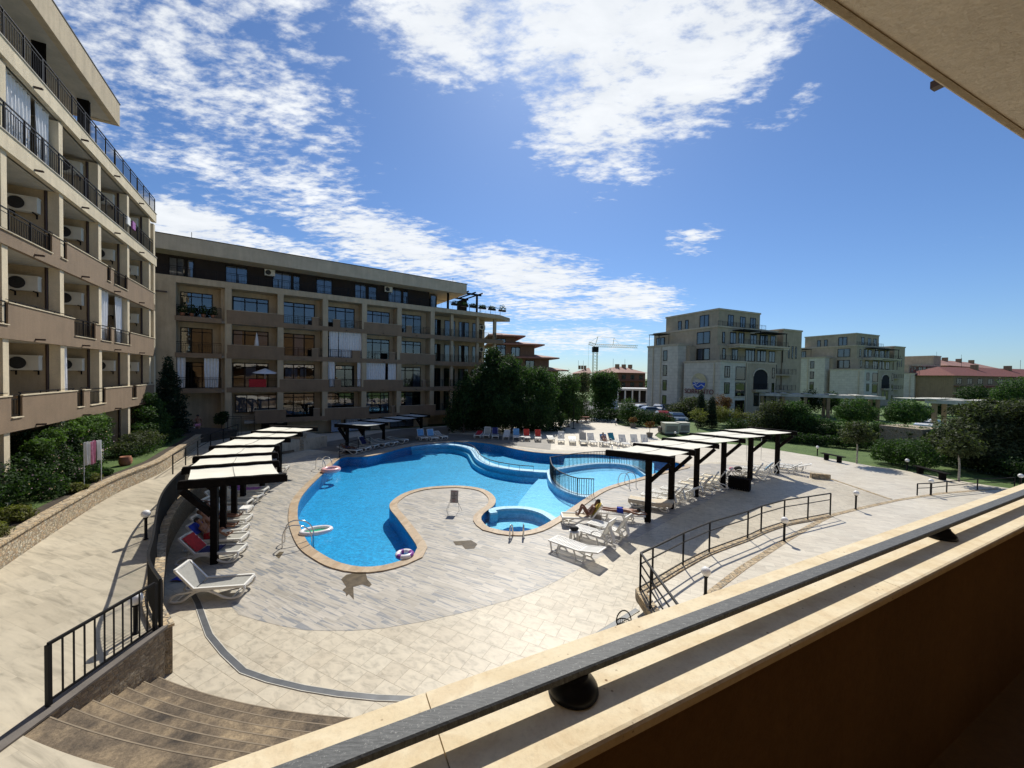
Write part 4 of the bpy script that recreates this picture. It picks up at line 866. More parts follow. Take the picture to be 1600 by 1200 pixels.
    for a in (17.6, 18.7, 19.8): w1(a, a + .5, 10.2, 12.6, 1.4, 1)
    for z in (1.2, 4.2, 7.2): w1(12.0, 14.6, z, z + 2.1, 1.2, 2); MB().fbox(FA, 11.0, 18.3, 1.42, 2.6, z - .35, z - .1).build('balcony_slab', 'hotel_brown', t); railing(FA, 11.0, 18.3, z - .1, z + .9, 2.55, t, bal=.25)
    if levels > 3: railing(FA, -1, 11.9, 15.35, 16.2, .7, t, bal=.3)
    if levels > 2: railing(FA, 1.0, 14.4, 12.1, 12.95, 3.3, t, bal=.3)
    railing(FA, -3.9, 2.1, 9.15, 10.0, 3.6, t, bal=.3)
    # dark awning frames on the terraces
    for a, b, z, d in ((2.6, 7.2, 14.6, .8), (8.6, 14.6, 14.5, .8), (5.0, 13, 11.6, 1.2)):
        if z > 12 and levels < 3: continue
        mb = MB(); mb.fbox(FA, a, b, d + .02, d + 2.2, z, z + .12)
        for q in (a + .1, b - .1): mb.fbox(FA, q - .05, q + .05, d + 2.0, d + 2.1, z - 2.4, z)
        mb.build('awning', 'frame_dark', t)
    for s_, pxx in ((-4.62, -10.5), (-4.62, -8.5)):
        f = Fr((FA.O.x + FA.u.x * s_, FA.O.y + FA.u.y * s_), (FS.u.x, FS.u.y), (FS.n.x, FS.n.y)); a = pxx; MB().tube([f.P(a, .12, 12), f.P(a, .12, 0)], .09, 6).build('drain_pipe', 'cream_light', t)
    f = Fr((FA.O.x - FA.u.x * 4.0, FA.O.y - FA.u.y * 4.0), (FS.u.x, FS.u.y), (FS.n.x, FS.n.y)); MB().tube([f.P(2.6, .12, 8.6), f.P(2.6, .12, 0)], .09, 6).build('drain_pipe', 'cream_light', t)
    MB().tube([FA.P(2.4, 3.8, 8.8), FA.P(2.4, 3.8, 0)], .08, 6).build('drain_pipe', 'cream_light', t)
    mb = MB()
    for q in (0, 1): mb.fbox(FA, -4.4 + q * 2.4, -4.34 + q * 2.4, -12.0, -11.94, 12.4, 14.6); mb.fbox(FA, -4.4 + q * 2.4, -4.34 + q * 2.4, -9.3, -9.24, 12.4, 14.6)
    mb.fbox(FA, -4.5, -1.8, -12.1, -9.1, 14.6, 14.7); mb.build('roof_shelter', 'frame_dark', t)
    return t
stucco('hotel_brown', (.47, .385, .265), .12); stucco('hotel_cream', (.60, .53, .40), .06)
def mk_clad():
    m, nt, b, o = new_mat('cladding'); tcn = N(nt, 'TexCoord'); d1 = N(nt, 'VectorMath', operation='DOT_PRODUCT'); L(nt, tcn.outputs['Object'], d1.inputs[0]); d1.inputs[1].default_value = (.5068, 1.3202, 0)
    sp = N(nt, 'SeparateXYZ'); L(nt, tcn.outputs['Object'], sp.inputs[0]); cb = N(nt, 'CombineXYZ'); L(nt, d1.outputs['Value'], cb.inputs[0]); L(nt, sp.outputs[2], cb.inputs[1])
    br = N(nt, 'TexBrick', Scale=1.0); L(nt, cb.outputs[0], br.inputs['Vector']); br.inputs['Brick Width'].default_value = 1.2; br.inputs['Row Height'].default_value = .6; br.inputs['Mortar Size'].default_value = .03
    br.inputs['Color1'].default_value = (.60, .555, .45, 1); br.inputs['Color2'].default_value = (.66, .61, .50, 1); br.inputs['Mortar'].default_value = (.52, .47, .37, 1)
    setc(nt, b, mix(nt, br.outputs['Color'], ramp(nt, noise(nt, tcn.outputs['Object'], 1.2, 5), [(.3, .85), (.7, 1.05)]), 1.0, 'MULTIPLY')); b.inputs['Roughness'].default_value = .9; MATS['cladding'] = m
mk_clad()
h1 = hotel('large stone-clad apartment hotel with blue wave emblem on its wall')
h2 = copy_tree(h1); h2.location = h1.location + Vector((52.5, 31.5, 0)); h2['label'] = 'second stepped apartment hotel, standing behind the left end of the long canopy'
h3 = hotel('low two-step apartment hotel farthest right, next to the red roofs', 2); h3.location = h1.location + Vector((101, 66, 0))
# the emblem and lettering on the first hotel's left-hand face
f = Fr((FA.O.x - FA.u.x * 4.0, FA.O.y - FA.u.y * 4.0), (FS.u.x, FS.u.y), (FS.n.x, FS.n.y))
c0 = f.s_at(1093); t = thing('hotel_sign', 'round blue wave emblem over dark red lettering on pale cladding', 'sign', tuple(f.P(c0, .1, 4.5)))
def fdisc(mb, c, z, r, d, a0=0, a1=2 * PI, n=30, r2=None):
    P0 = [f.P(c + r * math.cos(a0 + (a1 - a0) * i / n), d, z + r * math.sin(a0 + (a1 - a0) * i / n)) for i in range(n + 1)]
    if r2 is None: mb.add(P0, [tuple(range(n + 1))])
    else:
        P1 = [f.P(c + r2 * math.cos(a0 + (a1 - a0) * i / n), d, z + r2 * math.sin(a0 + (a1 - a0) * i / n)) for i in range(n + 1)]
        mb.add(P0 + P1, [(i, i + 1, n + 2 + i, n + 1 + i) for i in range(n)])
_, zl = f.sz(1093, 597); _, zt = f.sz(1093, 583); _, zw = f.sz(1093, 612)
rr = (zt - zl)
mb = MB(); fdisc(mb, c0, zl, rr, .2, r2=rr * .88); mb.build('ring', 'logo_gold', t)
mb = MB(); fdisc(mb, c0, zl, rr * .86, .18, PI * 1.02, PI * 1.98); mb.build('blue_sea', 'logo_blue', t)
mb = MB(); fdisc(mb, c0 + .1, zl + rr * .1, rr * .8, .19, PI * .0, PI * .8); mb.build('golden_shore', 'logo_gold', t)
mb = MB(); mb.tube([f.P(c0 + rr * (-.8 + 1.6 * i / 12), .22, zl - rr * .42 + rr * .12 * math.sin(i * .9)) for i in range(13)], .07, 5); mb.tube([f.P(c0 + rr * (-.7 + .8 * i / 8), .22, zl - rr * .12 + rr * .12 * math.sin(i * .9 + 1)) for i in range(9)], .06, 5); mb.build('wave_line', 'curtain', t)
def text(body, size, M, parent, mat, name='lettering', ext=.03):
    cu = bpy.data.curves.new(name, 'FONT'); cu.body = body; cu.size = size; cu.extrude = ext; cu.align_x = 'CENTER'; cu.align_y = 'CENTER'
    ob = bpy.data.objects.new(name + '_tmp', cu); C.objects.link(ob); dg = bpy.context.evaluated_depsgraph_get(); me = bpy.data.meshes.new_from_object(ob.evaluated_get(dg)); bpy.data.objects.remove(ob)
    me.transform(M); me.materials.clear(); me.materials.append(MATS[mat]); o = bpy.data.objects.new(name, me); C.objects.link(o)
    if parent is not None: o.parent = parent; me.transform(Matrix.Translation(-Vector(parent['org'])))
    return o
zz = f.P(c0, .2, zw)
ex = f.u if ray(1093, 600).cross(Vector((0, 0, 1))).dot(f.u) > 0 else -f.u
Mx = Matrix((ex, UZ, ex.cross(UZ))).transposed().to_4x4(); Mx.translation = zz
text('SORRENTO', 1.15, Mx, t, 'logo_red')
# ================================================================ long concrete canopies in front of the hotels
def canopy(px0, y0, px1, y1, z, label, ncol):
    a, b = G(px0, y0, z), G(px1, y1, z); fr = Fr((a.x, a.y), ((b - a).x, (b - a).y)); Ln = (b - a).length
    t = thing('concrete_canopy', label, 'canopy', (a.x, a.y, 0), 'long flat canopies before the hotels')
    MB().fbox(fr, 0, Ln, -4.2, -3.85, z - .45, z).build('beam', 'concrete', t); MB().fbox(fr, 0, Ln, -.35, 0, z - .45, z).build('beam', 'concrete', t)
    for i in range(int(Ln / 1.6)): s = .1 + i * 1.6; MB().fbox(fr, s, s + .95, -4.6, .4, z + .002, z + .12).build('slat', 'concrete', t) if i % 2 == 0 or i < 1 else MB().fbox(fr, s, s + 1.2, -3.8, -.4, z - .1, z + .05).build('slat', 'concrete', t)
    for i in range(ncol):
        s = .8 + (Ln - 1.6) * i / (ncol - 1)
        for d in (-.3, -4.1): MB().fbox(fr, s - .22, s + .22, d - .2, d + .15, -.1, z - .45).build('column', 'ochre', t)
    return fr, Ln
c1, n1_ = canopy(1152, 613, 1384, 620, 3.7, 'long pale concrete canopy on columns before the largest hotel', 7)
c2, n2_ = canopy(1445, 624, 1680, 634, 3.9, 'pale concrete canopy cut by the right edge, above the feathery bush', 4)
railing(c1, 0, n1_, .0, .95, .6, None, bal=.3, name='terrace_railing'); tag(bpy.data.objects['terrace_railing'], 'low dark railing under the long canopy', 'railing')
wv = MB(); a, b = G(1190, 668, 0), G(1420, 690, 0); fr = Fr((a.x, a.y), ((b - a).x, (b - a).y)); wv.fbox(fr, 0, (b - a).length, -.3, 0, -.1, 1.0); tag(wv.build('terrace_wall', 'stone_wall_dark'), 'long low stone wall between the hedge and the canopy', 'wall')
a = G(1440, 708, 0); wv = MB(); wv.prism([(a.x, a.y), (a.x + 3.2, a.y + 1.2), (a.x + 2.2, a.y + 4), (a.x - .8, a.y + 3)], -.1, 2.0); tag(wv.build('terrace_wall', 'stone_wall'), 'pale stone corner wall below the second canopy', 'wall')
# ================================================================ houses beyond
def red_house(px0, px1, py, Y, zt, label, storeys=2, depth=14, m='ochre', rm='roof_tile', ang=None, ridge=2.6):
    a, b = V(px0, 600, Y), V(px1, 600, Y * (1 + (ang or 0))); fr = Fr((a.x, a.y), ((b - a).x, (b - a).y)); Ln = (b - a).length
    t = thing('red_roof_house', label, 'house', (a.x, a.y, 0))
    MB().fbox(fr, 0, Ln, -depth, 0, -.1, zt).build('wall', m, t)
    o = .9; h = zt; P = [fr.P(-o, o, h), fr.P(Ln + o, o, h), fr.P(Ln + o, -depth - o, h), fr.P(-o, -depth - o, h), fr.P(depth * .4, -depth / 2, h + ridge), fr.P(max(depth * .4 + .5, Ln - depth * .4), -depth / 2, h + ridge)]
    rf = MB().add(P, [(0, 1, 5, 4), (2, 3, 4, 5), (1, 2, 5), (3, 0, 4), (3, 2, 1, 0)]).build('roof', rm, t)
    for q in (.3, .55, .8): s = Ln * q; MB().fbox(fr, s - .4, s + .4, -depth * .45, -depth * .33, h + ridge * .7, h + ridge + .9).build('chimney', 'ochre', rf)
    for q in (.25, .7): MB().tube([fr.P(Ln * q, -depth * .5, zt + ridge * .9), fr.P(Ln * q, -depth * .5, zt + ridge + 3.2)], .05, 4).build('aerial', 'frame_dark', rf)
    for k in range(storeys):
        z = zt - 2.6 - 3 * k; n = max(2, int(Ln / 4.5))
        for i in range(n): s = Ln * (i + .5) / n; window(fr, s - 1.1, s + 1.1, z, z + 1.8, 0, t, 2, None, ft=.12)
        MB().fbox(fr, 0, Ln, 0, 1.0, z - .75, z - .5).build('balcony_slab', 'rust_stucco', t)
    return t
hh = red_house(1490, 1700, 590, 120, 8.3, 'wide brick apartment house with dark red tiled roof at the right edge', 3, ang=.12, ridge=3.0)
red_house(1478, 1560, 580, 145, 12.5, 'pale roofed house rising behind the dark red tiled roof', 1, rm='roof_pink', ang=.2, ridge=3)
red_house(967, 1008, 600, 150, 8.0, 'distant red-roofed apartment house between round tree and first hotel', 3, ang=.05, m='rust_stucco', rm='roof_pink')
red_house(903, 921, 590, 165, 7.6, 'distant small red roof peeping above the trees below the crane', 1, m='ochre', rm='roof_pink')
fr = Fr((V(1518, 600, 119).x, 119), (V(1700, 600, 134).x - V(1518, 600, 119).x, 15)); MB().fbox(fr, 0, 40, 1.0, 3.2, 4.7, 5.3).build('lower_eave', 'roof_tile', hh)
# tiered house right of the far wing
a = V(770, 600, 62); fr = Fr((a.x, a.y), (.985, .17)); t = thing('red_roof_house', 'tiered house with three overhanging red tiled roofs behind the big trees', 'house', (a.x, a.y, 0))
for (x0, x1, z0, z1, rz, dz) in ((0, 10.9, -.1, 7.1, 7.1, .8), (0, 9.3, 7.2, 9.1, 9.1, .8), (0, 6.8, 9.2, 11.2, 11.2, .8), (0, 3.6, 11.3, 12.5, 12.5, .9)):
    MB().fbox(fr, x0, x1, -9, 0, z0, z1).build('wall', 'house_brown', t)
    P = [fr.P(x0 - 1, 1.3, rz), fr.P(x1 + 1.4, 1.3, rz), fr.P(x1 + 1.4, -10.3, rz), fr.P(x0 - 1, -10.3, rz), fr.P(x0 + 1, -4.5, rz + dz), fr.P(x1 - 2, -4.5, rz + dz)]; MB().add(P + [p - UZ * .2 for p in P[:4]], [(0, 1, 5, 4), (2, 3, 4, 5), (1, 2, 5), (3, 0, 4), (0, 6, 7, 1), (1, 7, 8, 2), (2, 8, 9, 3), (3, 9, 6, 0), (6, 9, 8, 7)]).build('roof', 'roof_pink', t)
    for q in range(int((x1 - x0) / 2.4)): window(fr, x0 + .5 + q * 2.4, x0 + 2 + q * 2.4, z1 - 2.1, z1 - .5, 0, t, 2, ('curtain', [(.1, .8)]) if q % 2 else None, ft=.1)
# tower crane
b = V(929, 600, 150); cb = Vector((b.x, b.y, 0)); t = thing('tower_crane', 'yellow-grey tower crane with long jib on the horizon', 'crane', tuple(cb))
def lattice(p, q, w, n, r=.09):
    mb = MB(); p, q = Vector(p), Vector(q); d = (q - p).normalized(); a = d.cross(Vector((0, 1, .1))).normalized() * w; c = d.cross(a).normalized() * w
    cs = [a + c, a - c, -a - c, -a + c]
    for e in cs: mb.bar(p + e, q + e, r * 1.6)
    for i in range(n):
        u0, u1 = p + (q - p) * (i / n), p + (q - p) * ((i + 1) / n)
        for j in range(4): mb.bar(u0 + cs[j], u1 + cs[(j + 1) % 4], r)
    return mb
zj = 6 + (587 - 539) * .25
lattice(cb, cb + UZ * zj, .8, 16).build('mast', 'crane_paint', t); MB().box(cb.x - 1.1, cb.x + 1.1, cb.y - 1, cb.y + 1, zj - 2.2, zj - .2).build('cab', 'frame_dark', t)
lattice(cb + UZ * (zj + .4), cb + Vector((17.3, 3, zj + .4)), .5, 22, .07).build('jib', 'crane_paint', t); lattice(cb + UZ * (zj + .4), cb + Vector((-2.6, -.4, zj + 1.2)), .5, 4, .07).build('counter_jib', 'crane_paint', t)
mb = MB(); tp = cb + Vector((.9, 0, zj + 3.8)); mb.bar(cb + UZ * (zj + .5), tp, .18); t2 = cb + Vector((7.6, 1.3, zj + 3.6)); mb.bar(cb + Vector((7.2, 1.2, zj + .8)), t2, .14); mb.bar(tp, t2, .05); mb.bar(t2, cb + Vector((10, 1.7, zj + .8)), .05); mb.bar(tp, cb + Vector((-2.6, -.4, zj + 1.2)), .07); mb.bar(cb + Vector((-2.6, -.4, zj + 1.2)), cb + Vector((-2.8, -.4, 2)), .05); mb.build('pylon', 'crane_paint', t)
# white veranda building behind the parking
a = V(963, 600, 95); fr = Fr((a.x, a.y), (.99, .1)); t = thing('veranda_building', 'low white flat-roofed veranda behind the parked cars', 'building', (a.x, a.y, 0))
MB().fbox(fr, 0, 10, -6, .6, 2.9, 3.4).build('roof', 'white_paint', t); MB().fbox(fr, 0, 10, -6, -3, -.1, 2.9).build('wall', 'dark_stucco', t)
for q in range(6): MB().fbox(fr, .2 + q * 1.85, .5 + q * 1.85, .1, .4, -.1, 2.9).build('column', 'white_paint', t)
structure(MB().sheet([(10, 62), (38, 62), (48, 96), (12, 96)], -.04), 'parking_lot', 'asphalt')
# ---------------------------------------------------------------- open railings on the ground
def post_rail(line, label, h=.95, bars=(.95, .62, .08), post=.04, bal=None, m='black_metal', posts=None, cat='railing', group=None, bt=.014):
    """line: 3-D points on the ground; posts at the points (or at the indices given)"""
    t = thing('railing', label, cat, tuple(line[0]), group); zz = UZ
    for b in bars:
        mb = MB()
        for i in range(len(line) - 1): mb.bar(line[i] + zz * b, line[i + 1] + zz * b, .045 if b == max(bars) else .028, .04 if b == max(bars) else .028)
        mb.build('rail', m, t)
    for i in (posts if posts is not None else range(len(line))):
        p = line[i]; MB().bar(p, p + zz * (max(bars) - .01), post, post, up=(0, 1, 0)).build('post', m, t)
    if bal:
        mb = MB(); acc = 0
        for i in range(len(line) - 1):
            a, b = line[i], line[i + 1]; Ln = (b - a).length; s = acc
            while s < Ln: p = a + (b - a) * (s / Ln); mb.bar(p + zz * min(bars), p + zz * max(bars), bt, bt, up=(0, 1, 0)); s += bal
            acc = s - Ln
        mb.build('balusters', m, t)
    return t
def up3(l, z): return [Vector((p.x, p.y, z)) for p in l]
# near-left railing over the steps wall, and the curved one
post_rail([Vector((-6.81, 7.30, .98)), Vector((-6.83, 5.62, .98))], 'short black railing with upright bars above the curved steps', bars=(.93, .07), bal=.15, post=.055, bt=.018)
cw = up3(smooth_line(A[:8], .2), .97)
cr = [Vector((p.x - .05, p.y, p.z)) for p in cw]
post_rail(cr, 'long curved black railing along the top of the stone retaining wall', bars=(.95, .07), bal=.12, posts=list(range(0, len(cr), 9)), post=.05, bt=.022)
w5 = [G(270, 741, .9), G(290, 727, .9), G(309, 713, .9), G(329, 700, .9), G(349, 691, .9), G(372, 682, .9)]
post_rail(w5, 'black two-bar handrail climbing to the entrance of the far wing', bars=(.95, .5))
FR2 = [Vector(tuple(p)) + UZ * .03 for p in FP]
post_rail(FR2, 'curving black two-bar railing along the terrace kerb above the loungers', h=.98, bars=(.98, .70, .10))
post_rail([FR2[0], Vector((3.36, 9.0, .53)), Vector((3.36, 7.0, .53)), Vector((3.36, 4.5, .53))], 'black railing running toward the near building from the terrace corner', bars=(.98, .7, .45, .10))
r3 = [G(1433, 774, .0), G(1455, 773, 0), G(1479, 770, 0), G(1527, 765.5, 0), G(1585, 763, 0)]
post_rail(r3, 'low two-bar black railing beside the globe lamp at the far right', bars=(.62, .38))
# paddling pool fence
fb = up3(smooth_line([(p.x, p.y) for p in ringb[::4]] + [(ringb[-1].x, ringb[-1].y)], .5), .02); ff = up3(smooth_line([(p.x, p.y) for p in ringf[::4]] + [(ringf[-1].x, ringf[-1].y)], .5), .02)
post_rail(ff, 'thin dark fence standing in the water on the near side of the paddling pool', bars=(.82, -.0), bal=.12, post=.03, m='black_metal', posts=list(range(0, len(ff), 3)), cat='fence', bt=.026)
post_rail(fb, 'thin dark fence standing in the water on the far side of the paddling pool', bars=(.82, -.0), bal=.12, post=.03, posts=list(range(0, len(fb), 3)), cat='fence', bt=.026)
dv = up3(weir[14:-2], -.03); post_rail(dv[::3], 'very low metal rail along the curved divider in the pool', bars=(.28,), post=.02, cat='rail')
p0 = G(530, 716, 0); post_rail([p0, G(560, 706, 0), G(578, 702, 0)], 'short dark railing at the upper left corner of the pool', bars=(.95, .1), bal=.14)
# ---------------------------------------------------------------- globe lamps
def lamp(p, h, label, r=.115, m='black_metal'):
    t = thing('globe_lamp', label, 'lamp', tuple(p), 'globe lamps along the paths')
    MB().lathe([(.001, 0), (.06, 0), (.06, .02), (.038, .03), (.038, h - r * 1.9), (.055, h - r * 1.8), (.06, h - r * 1.55), (.001, h - r * 1.5)], p, 12).build('post', m, t)
    MB().sphere(p + UZ * (h - r * .6), r, 20).build('globe', 'globe', t)
for p, h, lb in ((G(1102, 938, .45), .80, 'white globe lamp nearest the balcony ledge, on the ochre strip'), (G(1225, 846, .2), .84, 'white globe lamp in front of the two-bar terrace railing'), (G(1337, 796, 0), .84, 'white globe lamp on the open paving right of the terrace railing'),
                 (G(1454, 774, 0), .84, 'white globe lamp standing behind the low railing at the far right'), (G(1417, 735, 0), .75, 'small globe lamp on the grass edge between the two benches'), (G(1277, 712, 0), .75, 'small globe lamp at the left end of the first bench'), (G(1594, 768, 0), .95, 'globe lamp cut off by the right edge of the picture'),
                 (G(228, 843, .9), .85, 'globe lamp beside the curved railing, halfway along the walkway'), (G(212, 990, .9), .75, 'globe lamp behind the bars of the short near railing'), (G(962, 664, 0), .75, 'distant globe lamp at the tip of the lawn'), (G(1055, 686, 0), .7, 'globe lamp on the small lawn by the metal cabinets'), (G(946, 650, 0), 2.6, 'taller globe lamp among the dark bushes near the parking')):
    lamp(p, h, lb)
# ---------------------------------------------------------------- pergolas with canvas
def pergola(frames, z, label, inset=.25, post_at=None, brace_dir=1, canv='canvas', braces=True, name='pergola', double=None):
    """frames: (left px, right px) pixel pairs of the beam ends at height z, post foot px x"""
    t = thing(name, label, 'pergola', tuple(G(*frames[0][0], z) - UZ * z), None); bl = []
    for i, (a, b, pt) in enumerate(frames):
        A0, B0 = G(*a, z), G(*b, z); bl.append((A0, B0)); d = (B0 - A0).normalized()
        MB().bar(A0 - UZ * .09, B0 - UZ * .09, .10, .20).build('beam', 'dark_wood', t)
        MB().bar(A0 + UZ * .045 + d * .03, B0 + UZ * .045 - d * .03, .16, .05).build('cross_plank', 'dark_wood', t)
        if pt is not None:
            r = ray(pt, 600); k = (A0.x * r.y - A0.y * r.x) / (d.y * r.x - d.x * r.y) ; c = A0 + d * k; c.z = 0
            pw = .23 if brace_dir > 0 else .18; MB().bar(c, c + UZ * (z - .19), pw, pw, up=(d.x, d.y, 0)).build('post', 'dark_wood', t)
            if braces:
                s = brace_dir; MB().bar(c + UZ * (z - 1.05) + d * s * .06, c + UZ * (z - .24) + d * s * .80, .16, .19, up=(-d.y, d.x, 0)).build('brace', 'dark_wood', t)
    for i in range(len(bl) - 1):
        (a, b), (c, d) = bl[i], bl[i + 1]; u = (b - a).normalized(); v = (d - c).normalized()
        q = [a + u * inset, b - u * inset, d - v * inset, c + v * inset]; q = [q[0] + UZ * .09, q[1] + UZ * .09, q[2] - UZ * .02, q[3] - UZ * .02]; nn_ = 12; vs = []; fs = []
        for k in range(nn_ + 1):
            for j in range(5):
                x, y = k / nn_, j / 4; p = (q[0] * (1 - x) + q[1] * x) * (1 - y) + (q[3] * (1 - x) + q[2] * x) * y
                vs.append(p - UZ * (.045 * math.sin(PI * y) * (.6 + .4 * math.sin(PI * x)) + .006 * math.sin(x * 21 + i)))
        for k in range(nn_):
            for j in range(4): o = k * 5 + j; fs.append((o, o + 5, o + 6, o + 1))
        mb = MB().add(vs, fs, True); o = len(mb.v); mb.add([p - UZ * .012 for p in vs], [f[::-1] for f in fs], True)
        cv = mb.build('canvas', canv, t)
        mb = MB()
        for x in (.5,): 
            m0 = q[0] * (1 - x) + q[1] * x; m1 = q[3] * (1 - x) + q[2] * x; mb.bar(m0 + UZ * .008, (m0 + m1) / 2 - UZ * .036, .02, .012); mb.bar((m0 + m1) / 2 - UZ * .036, m1 + UZ * .008, .02, .012)
        mb.build('seam', 'sling', cv)
    return t, bl
tl, bl1 = pergola([((278,755),(449,743),335), ((284,733),(437,722),349), ((301,716),(435,709),366), ((327,699),(438,697.5),380), ((360,685),(454,685.5),410), ((393,675),(473,677),437), ((421,666),(496,669),None)], 2.6, 'long dark-beamed pergola with cream canvas shades over the left row of loungers', brace_dir=-1)
tr_, bl2 = pergola([((946,705),(1055,717),1017), ((989,694),(1087,706),1053), ((1034,685.5),(1124,695.5),1092), ((1077,678),(1165,687.5),1134), ((1124,672.5),(1205,681.5),1176), ((1168,668),(1246,676),1218)], 2.75, 'long dark-beamed pergola with cream canvas shades over the right row of loungers')
pergola([((523,663.5),(577,667.5),543), ((560,657.5),(606,661.5),568), ((592,653),(633,657),600), ((620,649.5),(656,653),None), ((641,646.5),(672,649.5),659)], 2.05, 'shaded dark pergola with dull grey canvas beside the far wing', canv='canvas_grey', braces=True, brace_dir=-1)
# ---------------------------------------------------------------- sun loungers
PROT = {}
def tubeY(mb, path, y, r=.022, flat=1.0): return mb.tube([Vector((x, y, z)) for x, z in path], r, 8)
def make_lounger(kind, ang, sling='sling'):
    t = bpy.data.objects.new('sun_lounger', None); C.objects.link(t); t['org'] = (0, 0, 0); t.empty_display_size = .3
    hx, hz, Wd = .32, .345, .31; ca, sa = math.cos(R(ang)), math.sin(R(ang)); bl = .74
    def back(s, off=0): return Vector((hx + ca * s - sa * off, 0, hz + sa * s + ca * off))
    if kind == 'sling':
        for y in (-Wd, Wd):
            P = smooth_line([(.88, 0, .16), (.93, 0, .07), (.80, 0, .025), (.62, 0, .05), (.42, 0, .20), (.22, 0, .30), (.0, 0, .30), (-.22, 0, .20), (-.42, 0, .075), (-.62, 0, .03), (-.80, 0, .07), (-.92, 0, .19), (-.95, 0, .30), (-.90, 0, .355)], .06)
            P2 = smooth_line([(.88, 0, .16), (.74, 0, .24), (.52, 0, .27), (.30, 0, .31)], .06)
            mb = MB(); mb.tube([Vector((p.x, y, p.z)) for p in P], .034, 8); mb.tube([Vector((p.x, y, p.z)) for p in P2], .030, 8)
            mb.bar((-.93, y, .36), (hx, y, .36), .06, .075); mb.build('side_frame', 'white_plastic', t)
            MB().bar(back(0) + Vector((0, y, 0)), back(bl) + Vector((0, y, 0)), .05, .06).build('back_frame', 'white_plastic', t)
        for xx, zz_, ww in ((-.93, .355, .06), (hx, .30, .04), (.80, .03, .03), (-.62, .035, .03)): MB().bar((xx, -Wd, zz_), (xx, Wd, zz_), ww, ww).build('cross_bar', 'white_plastic', t)
        MB().bar(back(bl) + Vector((0, -Wd, 0)), back(bl) + Vector((0, Wd, 0)), .07, .06).build('headrest_bar', 'white_plastic', t)
        mb = MB(); v = []; f = []
        for i in range(9): x = -.90 + (hx + .88) * i / 8; v += [(x, -Wd + .02, .362), (x, 0, .350), (x, Wd - .02, .362)]
        for i in range(8):
            for j in range(2): a = i * 3 + j; f.append((a, a + 3, a + 4, a + 1))
        mb.add(v, f, True); mb.build('seat', sling, t)
        v = []; f = []
        for i in range(6): p = back(.02 + (bl - .04) * i / 5, .01); q = back(.02 + (bl - .04) * i / 5, -.005); v += [(p.x, -Wd + .02, p.z), (q.x, 0, q.z), (p.x, Wd - .02, p.z)]
        for i in range(5):
            for j in range(2): a = i * 3 + j; f.append((a, a + 3, a + 4, a + 1))
        MB().add(v, f, True).build('backrest', sling, t)
    else:
        mb = MB(); n = 17
        for i in range(n): x = -.93 + (hx + .92) * i / (n - 1); mb.box(x - .022, x + .022, -Wd + .03, Wd - .03, .345, .365)
        mb.box(-.96, hx, -Wd - .005, -Wd + .04, .325, .372); mb.box(-.96, hx, Wd - .04, Wd + .005, .325, .372); mb.box(-.30, -.27, -Wd, Wd, .33, .345); mb.box(-.99, -.955, -Wd, Wd, .325, .372); mb.box(-.99, hx, -.02, .02, .340, .3655); mb.build('seat', 'white_plastic', t)
        mb = MB(); m_ = 10
        for i in range(m_): s = .05 + (bl - .1) * i / (m_ - 1); a, b = back(s - .026, 0), back(s + .026, 0); mb.hexa([a + Vector((0, -Wd + .03, 0)), b + Vector((0, -Wd + .03, 0)), b + Vector((0, Wd - .03, 0)), a + Vector((0, Wd - .03, 0))] + [p + Vector((-sa * .02, 0, ca * .02)) for p in (a + Vector((0, -Wd + .03, 0)), b + Vector((0, -Wd + .03, 0)), b + Vector((0, Wd - .03, 0)), a + Vector((0, Wd - .03, 0)))])
        for y in (-Wd + .02, Wd - .02): mb.bar(back(0, .01) + Vector((0, y, 0)), back(bl, .01) + Vector((0, y, 0)), .045, .045)
        mb.bar(back(bl, .01) + Vector((0, -Wd, 0)), back(bl, .01) + Vector((0, Wd, 0)), .05, .04); mb.build('backrest', 'white_plastic', t)
        for y in (-Wd + .02, Wd - .02):
            for pth in ([(-.90, .33), (-.84, .0), (-.62, .0), (-.52, .33)], [(.10, .33), (.22, .0), (.48, .0), (.60, .27), (.30, .33)]):
                mb = MB()
                for (x0, z0), (x1, z1) in zip(pth[:-1], pth[1:]): mb.bar((x0, y, z0 + .015), (x1, y, z1 + .015), .035, .05, up=(1, 0, 0.2))
                mb.build('leg', 'white_plastic', t)
        if ang > 12: pb = back(bl * .6); MB().bar((.72, 0, .2), pb, .03, .2, up=(0, 1, 0)).build('back_prop', 'white_plastic', t); MB().bar((.45, -Wd, .27), (.45, Wd, .27), .03, .03).build('cross_bar', 'white_plastic', t)
        for y in ((-Wd, Wd) if ang > 20 else ()):
            mb = MB(); P = smooth_line([(-.10, 0, .37), (-.02, 0, .50), (.2, 0, .545), (.42, 0, .50), (.56, 0, .38), (.60, 0, .28)], .06); mb.tube([Vector((p.x, y, p.z)) for p in P], .02, 8); mb.build('armrest', 'white_plastic', t)
    return t
LS = .93
def put_lounger(x, y, deg, kind, ang, label, group, sling='sling', z=0.0):
    """x, y: middle of the lounger; deg: direction in which the head points"""
    key = (kind, ang, sling)
    if key not in PROT: o = PROT[key] = make_lounger(kind, ang, sling)
    else: o = copy_tree(PROT[key])
    o.location = (x, y, z); o.rotation_euler = (0, 0, R(deg)); o.scale = (LS, LS, LS); tag(o, label, 'sun lounger', group); return o
def lmat(x, y, deg, z=0): return Matrix.Translation((x, y, z)) @ Matrix.Rotation(R(deg), 4, 'Z') @ Matrix.Scale(.93, 4)
